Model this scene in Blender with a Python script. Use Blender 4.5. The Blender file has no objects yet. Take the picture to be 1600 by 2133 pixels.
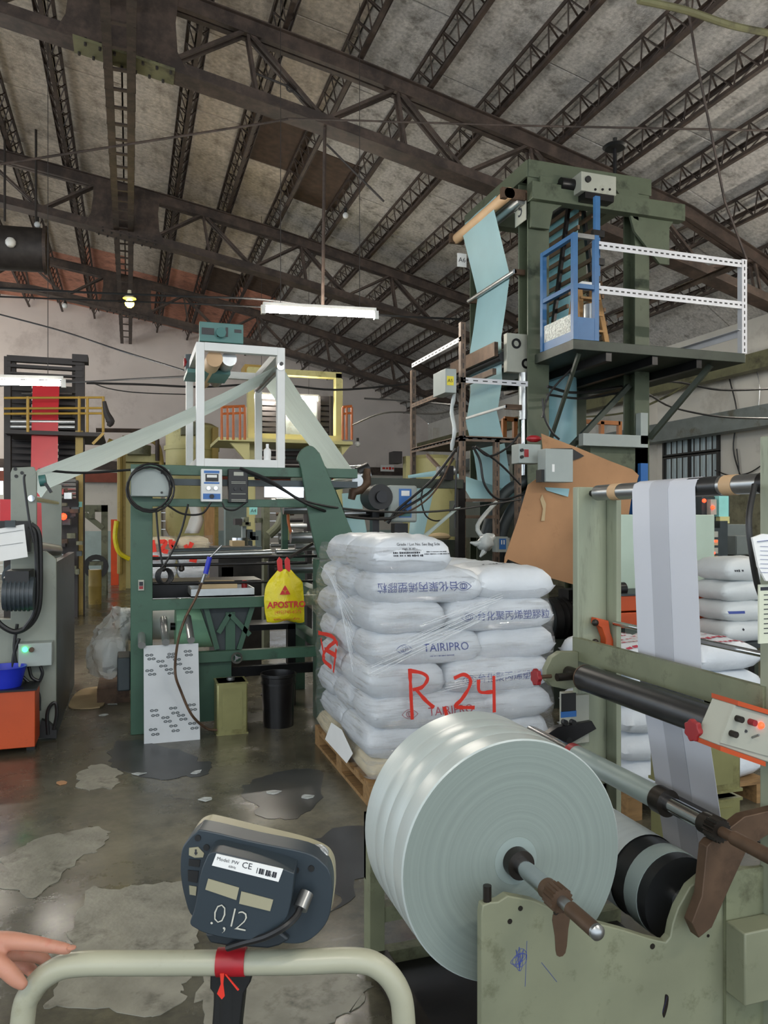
import bpy, math, random
from math import sin, cos, pi, sqrt, atan, radians, tan, atan2
from mathutils import Vector, Matrix, Euler, noise as mnoise

# ------------------------------------------------------------------ camera, world, exposure
F, CX, HY, EYE = 1600.0, 800.0, 1085.0, 1.5
TH = atan(0.331); C, S = cos(TH), sin(TH)
scene = bpy.context.scene
cam_data = bpy.data.cameras.new('camera'); cam = bpy.data.objects.new('camera', cam_data)
scene.collection.objects.link(cam); scene.camera = cam
cam.location = (0, 0, EYE); cam.rotation_euler = (pi/2, 0, -TH)
cam_data.sensor_fit = 'VERTICAL'; cam_data.sensor_height = 24.0
cam_data.lens = F/2133*24.0; cam_data.shift_y = (HY-1066.5)/2133
cam_data.clip_start = 0.05; cam_data.clip_end = 200
world = bpy.data.worlds.new('World'); scene.world = world; world.use_nodes = True
wb = world.node_tree.nodes['Background']
wb.inputs[0].default_value = (0.80, 0.90, 1.0, 1); wb.inputs[1].default_value = 2.7
scene.view_settings.view_transform = 'Standard'; scene.view_settings.look = 'None'
scene.view_settings.gamma = 1.0; scene.view_settings.use_curve_mapping = False
scene.view_settings.exposure = -0.22
try:
    scene.cycles.max_bounces = 8; scene.cycles.transparent_max_bounces = 24
except Exception: pass
TUBE_POWER = 58.0
rnd = random.Random(7)
COL = scene.collection

# ------------------------------------------------------------------ pixel rays -> world points
def ray(px, py):
    x = (px-CX)/F; return (C*x+S, C-S*x, (HY-py)/F)
def pv(px, py, v):
    a, b, c = ray(px, py); t = v/b; return Vector((a*t, v, EYE+c*t))
def pu(px, py, u):
    a, b, c = ray(px, py); t = u/a; return Vector((u, b*t, EYE+c*t))
def pz(px, py, z):
    a, b, c = ray(px, py); t = (z-EYE)/c; return Vector((a*t, b*t, z))
def pd(px, py, d):
    a, b, c = ray(px, py); return Vector((a*d, b*d, EYE+c*d))
FWD = Vector((S, C, 0)); RGT = Vector((C, -S, 0)); UP = Vector((0, 0, 1))
U = Vector((1, 0, 0)); V = Vector((0, 1, 0))

# ------------------------------------------------------------------ materials
def lin(h):
    h = h.lstrip('#'); out = []
    for i in (0, 2, 4):
        c = int(h[i:i+2], 16)/255.0
        out.append(c/12.92 if c <= 0.04045 else ((c+0.055)/1.055)**2.4)
    return out
MATS = {}
def mat(name, hexc, rough=0.5, metal=0.0, var=0.15, scale=5.0, bump=0.0, bscale=40.0, dirt=None, dirt_amt=0.45, dscale=3.0,
        alpha=1.0, trans=0.0, emit=0.0, spec=0.5, aniso=None, sss=0.0, transl=0.0):
    m = bpy.data.materials.new(name); m.use_nodes = True; MATS[name] = m
    nt = m.node_tree; N = nt.nodes; L = nt.links; b = N['Principled BSDF']
    c = lin(hexc)
    b.inputs['Roughness'].default_value = rough; b.inputs['Metallic'].default_value = metal
    b.inputs['Specular IOR Level'].default_value = spec
    tc = N.new('ShaderNodeTexCoord'); mp = N.new('ShaderNodeMapping'); L.new(tc.outputs['Object'], mp.inputs[0])
    if aniso: mp.inputs['Scale'].default_value = aniso
    nz = N.new('ShaderNodeTexNoise'); nz.inputs['Scale'].default_value = scale; nz.inputs['Detail'].default_value = 5
    L.new(mp.outputs[0], nz.inputs['Vector'])
    mr = N.new('ShaderNodeMapRange'); mr.inputs[1].default_value = 0.3; mr.inputs[2].default_value = 0.7
    L.new(nz.outputs['Fac'], mr.inputs[0])
    mx = N.new('ShaderNodeMix'); mx.data_type = 'RGBA'
    mx.inputs[6].default_value = [max(0, x*(1-var)) for x in c]+[1]; mx.inputs[7].default_value = [min(1, x*(1+var)) for x in c]+[1]
    L.new(mr.outputs[0], mx.inputs[0]); out = mx.outputs[2]
    if dirt:
        n2 = N.new('ShaderNodeTexNoise'); n2.inputs['Scale'].default_value = dscale; n2.inputs['Detail'].default_value = 9; n2.inputs['Roughness'].default_value = 0.7
        L.new(mp.outputs[0], n2.inputs['Vector'])
        r2 = N.new('ShaderNodeMapRange'); r2.inputs[1].default_value = 1-dirt_amt-0.06; r2.inputs[2].default_value = 1-dirt_amt+0.1
        L.new(n2.outputs['Fac'], r2.inputs[0])
        m2 = N.new('ShaderNodeMix'); m2.data_type = 'RGBA'; L.new(r2.outputs[0], m2.inputs[0]); L.new(out, m2.inputs[6])
        m2.inputs[7].default_value = lin(dirt)+[1]; out = m2.outputs[2]
    L.new(out, b.inputs['Base Color'])
    if bump:
        n3 = N.new('ShaderNodeTexNoise'); n3.inputs['Scale'].default_value = bscale; n3.inputs['Detail'].default_value = 6
        L.new(mp.outputs[0], n3.inputs['Vector'])
        bp = N.new('ShaderNodeBump'); bp.inputs['Strength'].default_value = bump; bp.inputs['Distance'].default_value = 0.02
        L.new(n3.outputs['Fac'], bp.inputs['Height']); L.new(bp.outputs[0], b.inputs['Normal'])
    if alpha < 1: b.inputs['Alpha'].default_value = alpha
    if trans: b.inputs['Transmission Weight'].default_value = trans
    if sss: b.inputs['Subsurface Weight'].default_value = sss; b.inputs['Subsurface Radius'].default_value = (0.03, 0.012, 0.006)
    if transl:
        tr = N.new('ShaderNodeBsdfTranslucent'); L.new(out, tr.inputs['Color']); ms = N.new('ShaderNodeMixShader'); ms.inputs[0].default_value = transl
        L.new(b.outputs[0], ms.inputs[1]); L.new(tr.outputs[0], ms.inputs[2]); L.new(ms.outputs[0], N['Material Output'].inputs[0])
    if emit:
        b.inputs['Emission Color'].default_value = c+[1]; b.inputs['Emission Strength'].default_value = emit
    return m

# ------------------------------------------------------------------ mesh builder
def smooth_path(pts, k=6, closed=False):
    pts = [Vector(p) for p in pts]; n = len(pts)
    if n < 3: return pts
    out = []
    rng = range(n if closed else n-1)
    for i in rng:
        p1, p2 = pts[i], pts[(i+1) % n]
        p0 = pts[i-1] if (i > 0 or closed) else p1*2-p2
        p3 = pts[(i+2) % n] if (i+2 < n or closed) else p2*2-p1
        for j in range(k):
            t = j/k
            out.append(0.5*((2*p1)+(p2-p0)*t+(2*p0-5*p1+4*p2-p3)*t*t+(3*p1-p0-3*p2+p3)*t**3))
    if not closed: out.append(pts[-1])
    return out
def basis(d):
    d = d.normalized(); a = Vector((0, 0, 1)) if abs(d.z) < 0.9 else Vector((1, 0, 0))
    x = d.cross(a).normalized(); return x, x.cross(d).normalized()
class MB:
    def __init__(s): s.v = []; s.f = []
    def add(s, vs, fs):
        o = len(s.v); s.v += [Vector(p) for p in vs]; s.f += [tuple(i+o for i in f) for f in fs]; return s
    def box(s, x0, x1, y0, y1, z0, z1):
        return s.add([(x0,y0,z0),(x1,y0,z0),(x1,y1,z0),(x0,y1,z0),(x0,y0,z1),(x1,y0,z1),(x1,y1,z1),(x0,y1,z1)],
                     [(0,3,2,1),(4,5,6,7),(0,1,5,4),(1,2,6,5),(2,3,7,6),(3,0,4,7)])
    def obox(s, o, a, b, c):
        o, a, b, c = Vector(o), Vector(a), Vector(b), Vector(c)
        vs = [o, o+a, o+a+b, o+b, o+c, o+a+c, o+a+b+c, o+b+c]
        fs = [(0,3,2,1),(4,5,6,7),(0,1,5,4),(1,2,6,5),(2,3,7,6),(3,0,4,7)]
        if a.cross(b).dot(c) < 0: fs = [f[::-1] for f in fs]
        return s.add(vs, fs)
    def bar(s, p0, p1, w, h, up=None):
        p0, p1 = Vector(p0), Vector(p1); d = p1-p0
        if up is None: x, y = basis(d)
        else: x = d.cross(Vector(up)).normalized(); y = x.cross(d).normalized()
        return s.obox(p0-x*w/2-y*h/2, d, x*w, y*h)
    def angle(s, p0, p1, w, t, a, b):   # L section with legs along unit vectors a, b
        p0, p1, a, b = Vector(p0), Vector(p1), Vector(a), Vector(b)
        s.obox(p0, p1-p0, a*w, b*t); return s.obox(p0+b*t, p1-p0, a*t, b*(w-t))
    def cyl(s, p0, p1, r, r1=None, n=16, cap=True):
        p0, p1 = Vector(p0), Vector(p1); r1 = r if r1 is None else r1; x, y = basis(p1-p0)
        vs = []
        for p, q in ((p0, r), (p1, r1)):
            for i in range(n):
                a = 2*pi*i/n; vs.append(p+x*cos(a)*q+y*sin(a)*q)
        fs = [(i, (i+1) % n, n+(i+1) % n, n+i) for i in range(n)]
        if cap: fs += [tuple(range(n))[::-1], tuple(range(n, 2*n))]
        return s.add(vs, fs)
    def ring(s, p0, p1, r, ri, n=24):
        p0, p1 = Vector(p0), Vector(p1); x, y = basis(p1-p0); vs = []
        for p, q in ((p0, r), (p1, r), (p1, ri), (p0, ri)):
            for i in range(n):
                a = 2*pi*i/n; vs.append(p+x*cos(a)*q+y*sin(a)*q)
        return s.add(vs, [(k*n+i, k*n+(i+1) % n, ((k+1) % 4)*n+(i+1) % n, ((k+1) % 4)*n+i) for k in range(4) for i in range(n)])
    def tube(s, pts, r, n=7, sm=0, closed=False):
        n0 = len(pts); pts = smooth_path(pts, sm, closed) if sm else [Vector(p) for p in pts]
        m = len(pts)
        if isinstance(r, (list, tuple)) and len(r) != m:
            r = [r[min(int(i/(m-1)*(n0-1)), n0-2)]*(1-(i/(m-1)*(n0-1)-min(int(i/(m-1)*(n0-1)), n0-2)))+r[min(int(i/(m-1)*(n0-1)), n0-2)+1]*(i/(m-1)*(n0-1)-min(int(i/(m-1)*(n0-1)), n0-2)) for i in range(m)]
        m = len(pts); vs = []; px = None
        for i, p in enumerate(pts):
            d = (pts[(i+1) % m]-pts[i-1]) if (closed or 0 < i < m-1) else (pts[1]-pts[0] if i == 0 else pts[-1]-pts[-2])
            d = d.normalized() if d.length > 1e-9 else Vector((0,0,1))
            if px is None: x, y = basis(d)
            else:
                x = px-d*px.dot(d); x = x.normalized() if x.length > 1e-6 else basis(d)[0]; y = x.cross(d)
            px = x; rr = r[i] if isinstance(r, (list, tuple)) else r
            for k in range(n):
                a = 2*pi*k/n; vs.append(p+x*cos(a)*rr-y*sin(a)*rr)
        fs = [(i*n+k, i*n+(k+1) % n, ((i+1) % m)*n+(k+1) % n, ((i+1) % m)*n+k) for i in range(m if closed else m-1) for k in range(n)]
        if not closed: fs += [tuple(range(n))[::-1], tuple(range((m-1)*n, m*n))]
        return s.add(vs, fs)
    def prism(s, pts, vec):
        pts = [Vector(p) for p in pts]; vec = Vector(vec); n = len(pts); nr = Vector()
        for i in range(n): nr += pts[i].cross(pts[(i+1) % n])
        if nr.dot(vec) > 0: pts = pts[::-1]
        vs = pts+[p+vec for p in pts]
        return s.add(vs, [tuple(range(n)), tuple(range(n, 2*n))[::-1]]+[(i, n+i, n+(i+1) % n, (i+1) % n) for i in range(n)])
    def grid(s, rows, thick=None):
        R, K = len(rows), len(rows[0]); vs = [Vector(p) for r in rows for p in r]
        fs = [(i*K+j, i*K+j+1, (i+1)*K+j+1, (i+1)*K+j) for i in range(R-1) for j in range(K-1)]
        if thick is None: return s.add(vs, fs)
        th = Vector(thick); n = len(vs); vs += [p+th for p in vs]; fs += [tuple(i+n for i in f[::-1]) for f in fs]
        edge = [i for i in range(K)]+[i*K+K-1 for i in range(1, R)]+[(R-1)*K+j for j in range(K-2, -1, -1)]+[i*K for i in range(R-2, 0, -1)]
        for a, b in zip(edge, edge[1:]+edge[:1]): fs.append((a, a+n, b+n, b))
        return s.add(vs, fs)
    def lathe(s, prof, c, axis=(0,0,1), n=24):
        c = Vector(c); ax = Vector(axis).normalized(); x, y = basis(ax); vs = []
        for r, h in prof:
            for i in range(n):
                a = 2*pi*i/n; vs.append(c+ax*h+x*cos(a)*r+y*sin(a)*r)
        m = len(prof); fs = [(k*n+i, k*n+(i+1) % n, (k+1)*n+(i+1) % n, (k+1)*n+i) for k in range(m-1) for i in range(n)]
        fs += [tuple(range(n))[::-1], tuple(range((m-1)*n, m*n))]
        return s.add(vs, fs)
    def ball(s, c, r, n=12, sc=(1,1,1)):
        c = Vector(c); prof = []; vs = []; m = n//2
        for k in range(1, m):
            a = pi*k/m
            for i in range(n):
                b = 2*pi*i/n; vs.append(c+Vector((sin(a)*cos(b)*sc[0], sin(a)*sin(b)*sc[1], cos(a)*sc[2]))*r)
        fs = [(k*n+i, (k+1)*n+i, (k+1)*n+(i+1) % n, k*n+(i+1) % n) for k in range(m-2) for i in range(n)]
        t = len(vs); vs += [c+Vector((0,0,r*sc[2])), c-Vector((0,0,r*sc[2]))]
        fs += [(t, i, (i+1) % n) for i in range(n)]+[(t+1, (m-2)*n+(i+1) % n, (m-2)*n+i) for i in range(n)]
        return s.add(vs, fs)
WL = {}
def wloc(o): return WL.get(o.name, Vector((0,0,0)))
def link(o, parent, base):
    COL.objects.link(o); WL[o.name] = Vector(base)
    if parent is not None: o.parent = parent; o.location = Vector(base)-wloc(parent)
    else: o.location = base
def tag(o, label=None, cat=None, group=None, kind=None):
    if label: o['label'] = label
    if cat: o['category'] = cat
    if group: o['group'] = group
    if kind: o['kind'] = kind
    return o
def thing(name, label, cat, loc, group=None, kind=None, parent=None):
    o = bpy.data.objects.new(name, None); o.empty_display_size = 0.1; link(o, parent, Vector(loc))
    return tag(o, label, cat, group, kind)
def part(mb, name, m, parent=None, sharp=35, bevel=0.0, kind=None, label=None):
    lo = Vector((min(p.x for p in mb.v), min(p.y for p in mb.v), min(p.z for p in mb.v)))
    hi = Vector((max(p.x for p in mb.v), max(p.y for p in mb.v), max(p.z for p in mb.v)))
    base = Vector(((lo.x+hi.x)/2, (lo.y+hi.y)/2, lo.z))
    me = bpy.data.meshes.new(name); me.from_pydata([tuple(p-base) for p in mb.v], [], mb.f); me.validate()
    me.polygons.foreach_set('use_smooth', [True]*len(me.polygons)); me.set_sharp_from_angle(angle=radians(sharp))
    me.materials.append(MATS[m] if isinstance(m, str) else m)
    o = bpy.data.objects.new(name, me); link(o, parent, base)
    if bevel:
        b = o.modifiers.new('edge', 'BEVEL'); b.width = bevel; b.segments = 2; b.limit_method = 'ANGLE'; b.angle_limit = radians(40)
    if kind: o['kind'] = kind
    if label: o['label'] = label
    return o
def solo(mb, name, m, label, cat, group=None, kind=None, **k):
    return tag(part(mb, name, m, None, **k), label, cat, group, kind)
def struct(mb, name, m, parent=None, label=None, **k):
    o = part(mb, name, m, parent, **k)
    if parent is None: o['kind'] = 'structure'
    if label: o['label'] = label
    return o
def copy_part(o, base, parent, rot=None):
    c = o.copy(); COL.objects.link(c); c.parent = parent; WL[c.name] = Vector(base); c.location = Vector(base)-wloc(parent) if parent else base
    if rot is not None: c.rotation_euler = rot
    return c
def Bx(*a): return MB().box(*a)
def Cy(*a, **k): return MB().cyl(*a, **k)
def Tb(*a, **k): return MB().tube(*a, **k)
def text_mesh(s, size, bold=0.0):
    cu = bpy.data.curves.new('lettering', 'FONT'); cu.body = s; cu.size = size; cu.align_x = 'CENTER'; cu.align_y = 'CENTER'; cu.resolution_u = 2
    cu.offset = bold
    o = bpy.data.objects.new('tmp_lettering', cu); me = bpy.data.meshes.new_from_object(o)
    vs = [v.co.copy() for v in me.vertices]; fs = [tuple(p.vertices) for p in me.polygons]
    bpy.data.objects.remove(o); bpy.data.curves.remove(cu); bpy.data.meshes.remove(me); return vs, fs
def text(s, size, m, at, xd, yd, parent, name='lettering', off=0.002, flip=1, bold=0.0, proj=None):
    vs, fs = text_mesh(s, size, bold); xd, yd, at = Vector(xd).normalized(), Vector(yd).normalized(), Vector(at); nd = xd.cross(yd)
    ps = [at+xd*(p.x*flip)+yd*(p.y*flip)+nd*off for p in vs]
    if proj:
        lim = max(0.007, size*0.16); done = []; todo = [f if len(f) == 3 else None for f in fs]
        todo = [t for f in fs for t in ([tuple(f)] if len(f) == 3 else [(f[0], f[i], f[i+1]) for i in range(1, len(f)-1)])]
        mid = {}
        while todo:
            t = todo.pop(); e = max(range(3), key=lambda i: (ps[t[i]]-ps[t[(i+1) % 3]]).length); a, b, c = t[e], t[(e+1) % 3], t[(e+2) % 3]
            if (ps[a]-ps[b]).length <= lim: done.append(t); continue
            k = (min(a, b), max(a, b))
            if k not in mid: mid[k] = len(ps); ps.append((ps[a]+ps[b])/2)
            q = mid[k]; todo += [(a, q, c), (q, b, c)]
        fs = done; ps = [proj(p) for p in ps]
    mb = MB(); mb.v = ps; mb.f = fs
    return part(mb, name, m, parent)

def print_bars(at, xd, yd, length, h, m, parent, proj=None, seed=0, off=0.002):
    """a line of print too small to read: a row of short broken marks"""
    r = random.Random(seed); at, xd, yd = Vector(at), Vector(xd).normalized(), Vector(yd).normalized(); nd = xd.cross(yd); mb = MB(); x = -length/2
    while x < length/2:
        w = h*r.uniform(0.45, 0.9); k = r.choice((0.6, 0.8, 1.0)); p = at+xd*x+nd*off; vs = [p-yd*h*k/2, p+xd*w-yd*h*k/2, p+xd*w+yd*h*k/2, p+yd*h*k/2]
        mb.add([proj(q) for q in vs] if proj else vs, [(0, 1, 2, 3)]); x += w+h*(0.25 if r.random() < 0.8 else 0.8)
    return part(mb, 'printed_line', m, parent)
# ------------------------------------------------------------------ material library
mat('roof_board', '#bdb9b3', 0.9, var=0.25, scale=26, bump=0.5, bscale=60, dirt='#847f78', dirt_amt=0.42, dscale=5)
mat('roof_board_tan', '#bdb1a1', 0.9, var=0.25, scale=18, bump=0.5, bscale=60, dirt='#877a6b', dirt_amt=0.43, dscale=3)
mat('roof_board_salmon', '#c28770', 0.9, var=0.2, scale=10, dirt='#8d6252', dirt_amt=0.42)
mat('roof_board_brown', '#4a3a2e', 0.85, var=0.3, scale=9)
mat('steel_brown', '#4b3e36', 0.6, 0.15, var=0.3, scale=9, dirt='#332a25', dirt_amt=0.5)
mat('steel_dark', '#35302d', 0.6, 0.3, var=0.3, scale=9)
mat('plaster', '#cfcabf', 0.85, var=0.08, scale=1.2, dirt='#a9a296', dirt_amt=0.4, dscale=0.8)
mat('plaster_pink', '#d6ccc4', 0.9, var=0.08, scale=0.8, dirt='#b5aaa2', dirt_amt=0.42, dscale=0.6)
mat('dado', '#9fb0ac', 0.6, var=0.1)
mat('grey_beam', '#6f7673', 0.55, 0.2, var=0.15, dirt='#54503f', dirt_amt=0.4)
mat('olive_beam', '#6d6b4c', 0.6, 0.1, var=0.2, dirt='#3d3a2b', dirt_amt=0.42)
mat('glass_frost', '#c3d2d6', 0.25, var=0.2, scale=14, aniso=(1, 6, 0.3))
mat('bar_dark', '#2e2d2b', 0.6)
mat('white_paint', '#d4d5d2', 0.45, var=0.06)
mat('black', '#161616', 0.5, var=0.2)
mat('rubber', '#1b1b1c', 0.45, var=0.2)
mat('tube_light', '#fff7ea', 0.4, emit=1.0)
mat('tube_cap', '#d9d7d0', 0.4)
mat('lamp_yellow', '#ffe23c', 0.4, emit=60.0)
MATS['tube_light'].node_tree.nodes['Principled BSDF'].inputs['Emission Strength'].default_value = TUBE_POWER*4

# floor: worn, damp concrete, glossy in patches
m = bpy.data.materials.new('floor_concrete'); m.use_nodes = True; MATS['floor_concrete'] = m
nt = m.node_tree; N = nt.nodes; L = nt.links; b = N['Principled BSDF']
tc = N.new('ShaderNodeTexCoord')
def nz(scale, det=8, rough=0.65, vec=None):
    n = N.new('ShaderNodeTexNoise'); n.inputs['Scale'].default_value = scale; n.inputs['Detail'].default_value = det; n.inputs['Roughness'].default_value = rough
    L.new(vec or tc.outputs['Object'], n.inputs['Vector']); return n.outputs['Fac']
def ramp(src, stops):
    r = N.new('ShaderNodeValToRGB'); L.new(src, r.inputs[0]); e = r.color_ramp.elements
    while len(e) < len(stops): e.new(0.5)
    for k, (p, c) in enumerate(stops): e[k].position = p; e[k].color = c if len(c) == 4 else list(c)+[1]
    return r.outputs[0]
big = ramp(nz(0.55), [(0.3, lin('#45433a')), (0.5, lin('#5d5a4e')), (0.68, lin('#7d796b'))])
fine = ramp(nz(9, 10, 0.75), [(0.33, lin('#3f3d38')), (0.5, lin('#9a978c')), (0.72, lin('#d8d5ca'))])
mx = N.new('ShaderNodeMix'); mx.data_type = 'RGBA'; mx.blend_type = 'OVERLAY'; mx.inputs[0].default_value = 0.55
L.new(big, mx.inputs[6]); L.new(fine, mx.inputs[7])
scuff = N.new('ShaderNodeMapping'); scuff.inputs['Scale'].default_value = (1.0, 5.0, 1.0); scuff.inputs['Rotation'].default_value = (0, 0, 0.5); L.new(tc.outputs['Object'], scuff.inputs[0])
sc_ = ramp(nz(2.4, 10, 0.8, scuff.outputs[0]), [(0.60, (0,0,0)), (0.70, (0.5,0.5,0.5))])
m2 = N.new('ShaderNodeMix'); m2.data_type = 'RGBA'; L.new(sc_, m2.inputs[0]); L.new(mx.outputs[2], m2.inputs[6]); m2.inputs[7].default_value = lin('#8d8b80')+[1]
L.new(m2.outputs[2], b.inputs['Base Color'])
rg = ramp(nz(1.3, 9, 0.7), [(0.32, (0.14,)*3), (0.5, (0.27,)*3), (0.7, (0.5,)*3)]); L.new(rg, b.inputs['Roughness'])
b.inputs['Specular IOR Level'].default_value = 0.7
bp = N.new('ShaderNodeBump'); bp.inputs['Strength'].default_value = 0.12; bp.inputs['Distance'].default_value = 0.01; L.new(nz(6, 10), bp.inputs['Height']); L.new(bp.outputs[0], b.inputs['Normal'])
mat('floor_patch_pale', '#8b897d', 0.4, var=0.25, scale=7, dirt='#4d4a42', dirt_amt=0.42, dscale=5, bump=0.1)
mat('floor_patch_dark', '#3a3b3c', 0.3, var=0.2, scale=5)

# ------------------------------------------------------------------ roof profile (top chord T, bottom chord B) across the hall
def interp(P, x):
    if x <= P[0][0]: return P[0][1]
    for (a, fa), (b_, fb) in zip(P, P[1:]):
        if x <= b_: return fa+(fb-fa)*(x-a)/(b_-a)
    return P[-1][1]
TP = [(-13, 5.6), (-9, 6.8), (-6, 7.4), (-4, 7.58), (-2, 7.48), (0.4, 7.12), (2.5, 6.74), (4.6, 6.28), (7, 5.70), (8.46, 5.08), (9.6, 4.35)]
BP = [(-13, 4.9), (-9, 6.0), (-6, 6.55), (-4, 6.72), (-2, 6.65), (0.4, 6.26), (2.5, 5.88), (4.6, 5.45), (7, 4.9), (8.46, 4.5), (9.6, 4.2)]
T = lambda u: interp(TP, u)
Bc = lambda u: interp(BP, u)
ROOF = lambda u: T(u)+0.36
V_END, U_WALL = 24.0, 9.5
TRUSS_V = [8.5, 13.8, 18.9]

# floor
fl = struct(Bx(-13, U_WALL, -7, V_END, -0.15, 0.0), 'floor', 'floor_concrete')
def floor_patch(pix, m, h=0.003):
    mb = MB(); pts = smooth_path([pz(x, y, h) for x, y in pix], 9, True); pts = [p+Vector((mnoise.noise(p*9), mnoise.noise(p*9+Vector((7, 3, 1))), 0))*0.06+Vector((mnoise.noise(p*31), mnoise.noise(p*31+Vector((7, 3, 1))), 0))*0.02 for p in pts]
    mb.prism(pts, (0, 0, -h*0.9)); part(mb, 'concrete_patch', m, fl)
floor_patch([(0,1810),(22,1772),(95,1745),(180,1724),(222,1730),(212,1762),(165,1795),(85,1858),(18,1855)], 'floor_patch_pale')
floor_patch([(182,1857),(270,1845),(398,1836),(420,1900),(404,1985),(385,2050),(360,2100),(240,2106),(100,2090),(112,2055),(150,1950)], 'floor_patch_pale')
floor_patch([(170,1608),(186,1596),(238,1596),(249,1618),(236,1640),(172,1644)], 'floor_patch_pale')
floor_patch([(440,2010),(560,1990),(730,2000),(760,2060),(720,2120),(560,2150),(430,2130)], 'floor_patch_pale')
floor_patch([(238,1550),(300,1545),(420,1580),(430,1610),(330,1620),(236,1595)], 'floor_patch_dark')
floor_patch([(500,1645),(560,1612),(660,1605),(655,1680),(560,1705)], 'floor_patch_dark', 0.002)
floor_patch([(600,1780),(760,1720),(764,1800),(700,1900),(690,1850)], 'floor_patch_dark', 0.002)

# far gable wall with door openings, right wall with windows
WB = [(-13, 0.0), (-13, 6)]
def gable(u0, u1, z0, zf, m, name, v=V_END, t=0.2, parent=None):
    n = max(1, int((u1-u0)/0.8)); us = [u0+(u1-u0)*i/n for i in range(n+1)]
    mb = MB(); mb.prism([(u, v, z0) for u in (u0, u1)]+[(u, v, zf(u)) for u in us[::-1]], (0, t, 0))
    return struct(mb, name, m, parent)
fw = gable(-13, U_WALL, 3.1, lambda u: ROOF(u)+0.02, 'plaster_pink', 'wall_far')
opens = [(-4.6, -3.4), (0.9, 2.4), (4.0, 5.6)]
edges = [-13]+[e for o in opens for e in o]+[U_WALL]
for a, b_ in zip(edges[::2], edges[1::2]):
    part(Bx(a, b_, V_END, V_END+0.2, 1.2, 3.1), 'wall_panel', 'plaster', fw)
    part(Bx(a, b_, V_END, V_END+0.2, 0, 1.2), 'dado_panel', 'dado', fw)
for k, (a, b_) in enumerate(opens):
    d = tag(thing('door_%d' % (k+1), None, None, ((a+b_)/2, V_END+0.1, 0)), kind='structure')
    for q in range(9): part(Bx(a, b_, V_END+0.08, V_END+0.11+0.015*(q % 2), q*0.25, q*0.25+0.245), 'shutter_slat', 'plaster', d)
part(Bx(-13, U_WALL, V_END-0.12, V_END, 3.0, 3.25), 'lintel_beam', 'steel_brown', fw)
mat('red_oxide', '#7d3a26', 0.6, var=0.15)
part(Bx(-6, 7, V_END-0.3, V_END-0.12, 2.62, 2.9), 'crane_rail', 'red_oxide', fw)
rw = struct(Bx(U_WALL, U_WALL+0.2, -7, V_END, 0, 4.75), 'wall_right', 'plaster')
for k, (y0, y1) in enumerate([(912, 948), (957, 1000)]):
    a = pu(1388, (y0+y1)/2, U_WALL); c = pu(1497, (y0+y1)/2, U_WALL); z1 = pu(1388, y0, U_WALL).z; z0 = pu(1388, y1, U_WALL).z
    w = tag(thing('window_%d' % (k+1), None, None, (U_WALL, (a.y+c.y)/2, z0)), kind='structure')
    y_0, y_1 = c.y, a.y
    part(Bx(U_WALL-0.01, U_WALL-0.004, y_0, y_1, z0, z1), 'pane', 'glass_frost', w)
    mb = MB(); mb.box(U_WALL-0.05, U_WALL-0.002, y_0-0.05, y_1+0.05, z1, z1+0.05).box(U_WALL-0.05, U_WALL-0.002, y_0-0.05, y_1+0.05, z0-0.05, z0)
    for q in (y_0-0.05, y_1, (y_0+y_1)/2-0.02): mb.box(U_WALL-0.05, U_WALL-0.002, q, q+0.05, z0, z1)
    part(mb, 'window_frame', 'bar_dark', w)
    for i in range(9):
        q = y_0+(y_1-y_0)*(i+0.5)/9; part(Bx(U_WALL-0.06, U_WALL-0.05, q, q+0.025, z0, z1), 'security_bar', 'bar_dark', w)
for k in range(6):
    v = -4+k*5.4; part(Bx(U_WALL-0.22, U_WALL, v, v+0.35, 0, 4.5), 'pilaster', 'plaster', rw)
a = pu(1480, 885, 9.1); part(Bx(9.0, 9.28, 5, V_END, a.z-0.16, a.z+0.16), 'crane_beam', 'grey_beam', rw)
a = pu(1480, 775, 9.1); part(Bx(9.1, 9.28, 5, V_END, a.z-0.13, a.z+0.13), 'eaves_beam', 'olive_beam', rw)
mat('wall_lower', '#6e6b55', 0.7, var=0.2, dirt='#46432f', dirt_amt=0.45)
part(Bx(U_WALL-0.06, U_WALL, 2, V_END, 0, 2.0), 'wainscot', 'wall_lower', rw)

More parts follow.
